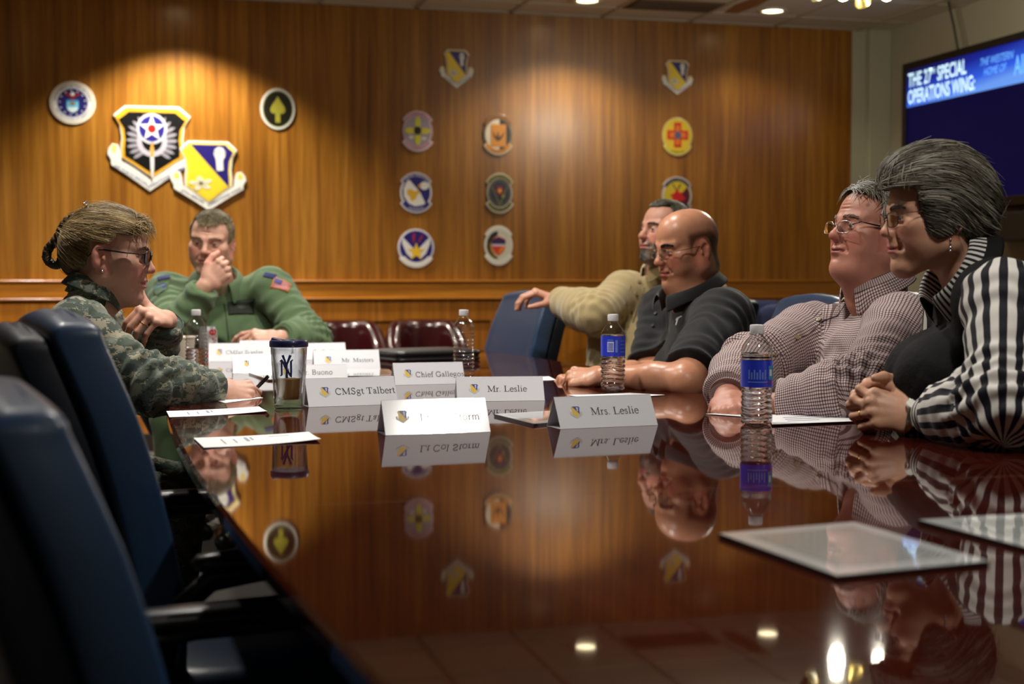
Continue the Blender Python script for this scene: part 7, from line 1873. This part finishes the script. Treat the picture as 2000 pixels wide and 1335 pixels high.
pF.cloth('vest', m_vest, sleeves='', inf=.026, seed=22, wrinkle=.9); pF.k['_shrink'] = 0
pF.trousers(m_pants, m_shoe)
pF.collar('blouse_collar', m_cols, [(.012, -.020), (.008, .008), (.006, .030), (.012, .035), (.022, .022), (.036, -.008)], dz=.012, dr=.006, gap=.40, tips=.036, drop=.0)
pF.collar('vest_collar', m_vest, [(.022, -.020), (.016, .006), (.012, .034), (.018, .040), (.034, .022), (.052, -.010)], gap=.75, tips=.010, drop=.0)
cuff(pF, 'L', m_cuff, .058, .041, .024); cuff(pF, 'R', m_cuff, .058, .041, .014)
# wrist watch
wc = hL.W+hL.f*.017; wd = unit(hL.n*.9+hL.t*.45); n = 32
wt = MB(); wt.loft([[Vector(wc+hL.f*t+hL.t*math.cos(2*PI*i/n)*(.0355+r)+hL.n*math.sin(2*PI*i/n)*(.0225+r)) for i in range(n)] for t, r in ((-.009, .0), (-.009, .0022), (.009, .0022), (.009, .0))], cap=False)
wb = wt.build('watch_band', mat('watch_steel', (216, 212, 196), .2, metal=1), pF.o, smooth=True)
mb = MB(); mb.lathe([(.0005, .006), (.012, .006), (.0135, .004), (.0135, .0), (.0005, 0)], 24, Matrix.Translation(Vector(wc+wd*.0240)) @ Vector(wd).to_track_quat('Z', 'Y').to_matrix().to_4x4()); mb.build('watch_face', mat('watch_white', (236, 234, 226), .15, coat=1), wb, smooth=True, auto=40)
ring_on(pF, hL, 2, .5, m_gold)
def keepF(x, y, z):
    x = abs(x)
    zl = np.where(y > .062, .068, np.where(y > .045, .068-(.062-y)*5.6, np.where(y > .020, -.027-(.045-y)*.8, np.where(y > -.02, -.046+(.02-y)*.25, -.050-(-.02-y)*.55))))
    return z-zl
hp = [(hd.ell((0, -.012, .060), (.0900, .112, .104)), .01, 'u'), (hd.ell((0, .045, .080), (.074, .064, .060)), .04, 'u'), (hd.ell((0, -.070, .020), (.080, .068, .085)), .04, 'u'), (hd.ell((.066, .012, .006), (.026, .044, .056)), .03, 'u'), (hd.ell((-.066, .012, .006), (.026, .044, .056)), .03, 'u')]
def flowF(L):
    f = np.clip((L[:, 1]-.035)/.06, 0, 1)*np.clip((L[:, 2]-.02)/.06, 0, 1); d = np.stack([np.sign(L[:, 0])*.10, -.95+0*f, -.42-.4*np.clip((.04-L[:, 2])/.08, 0, 1)], 1)
    d[:, 1] += f*.25; d[:, 2] += np.clip((L[:, 2]-.10)/.05, 0, 1)*.45+f*.75
    d[:, 2] += .55*np.sin(L[:, 1]*34+L[:, 2]*9)*.6
    return d/np.linalg.norm(d, axis=1)[:, None]
make_hair(pF, hp, keepF, flowF, [(42, 36, 28), (72, 65, 53), (112, 106, 92), (160, 156, 144)], n=9000, length=.075, steps=8, rad=.00058, jitter=.06, lift=(-.0015, .002), seed=23, out=.01, fly=.012, H=.0034, cap_amp=.002, clampz=True)
fr = lambda Lr: (Lr[:, 1] > .060) & (Lr[:, 2] > .082) & (Lr[:, 2] < .15)
make_hair(pF, hp, keepF, lambda L: np.tile(unit((.0, .10, -.95)), (len(L), 1)), [(74, 69, 58), (130, 124, 108), (180, 176, 164)], n=1100, length=.036, steps=6, rad=.0006, jitter=.16, lift=(.0, .004), seed=24, cap=False, root_keep=fr, name='fringe')
glasses(pF, mat('frame_thin', (60, 52, 46), .3, metal=.8), w=.046, h=.030, r=.0009, temple=.0011, y=.1035, z=.003, bridge=.018, tz=.010, tilt=0)
brows(pF, (96, 84, 70), thick=.004, n=130)
for sx in (-1, 1):
    mb = MB()
    for k, (dz, r) in enumerate(((0, .0026), (-.008, .0022), (-.015, .0030), (-.021, .0024))): mb.lathe([(.0003, r), (r*.7, r*.7), (r, 0), (r*.7, -r*.7), (.0003, -r)], 10, Matrix.Translation(Vector(hd.w((sx*.081, -.002, -.046)))+Vector((0, 0, dz))))
    mb.build('earring', m_silver, pF.o, smooth=True)

# ------------------------------------------------------------ the chairs they sit on, and the one between
def cam_face(r, a):
    f = CD(r, a); return math.degrees(math.atan2(-f[0], f[1]))
def seat_for(p, label, back=.02, dy=0):
    f = unit((p.k['face'][0], p.k['face'][1], 0)); P = V3(p.k['pelvis'])-f*.0+f*back
    conf_chair(P[0], P[1]+dy, math.degrees(math.atan2(-f[0], f[1])), label)
seat_for(pA, 'blue leather conference chair the woman in camouflage sits on'); seat_for(pB, 'blue leather conference chair under the man in the green flight suit')
seat_for(pC, 'blue leather conference chair the man in tan sits on'); seat_for(pD, 'blue leather conference chair the bald man in black sits on')
seat_for(pE, 'blue leather conference chair the man in the checked shirt sits on', dy=.05); seat_for(pF, 'blue leather conference chair the woman in the striped blouse sits on', dy=-.05)
x, y = cam_xy(903, 5.73); conf_chair(x, y, cam_face(-.91, -.42), 'empty blue leather conference chair with the hand of the man in tan on its back')
x, y = cam_xy(1632, 5.3); conf_chair(x, y, cam_face(-.9, -.4), 'dark conference chair pushed back behind the grey-haired man')
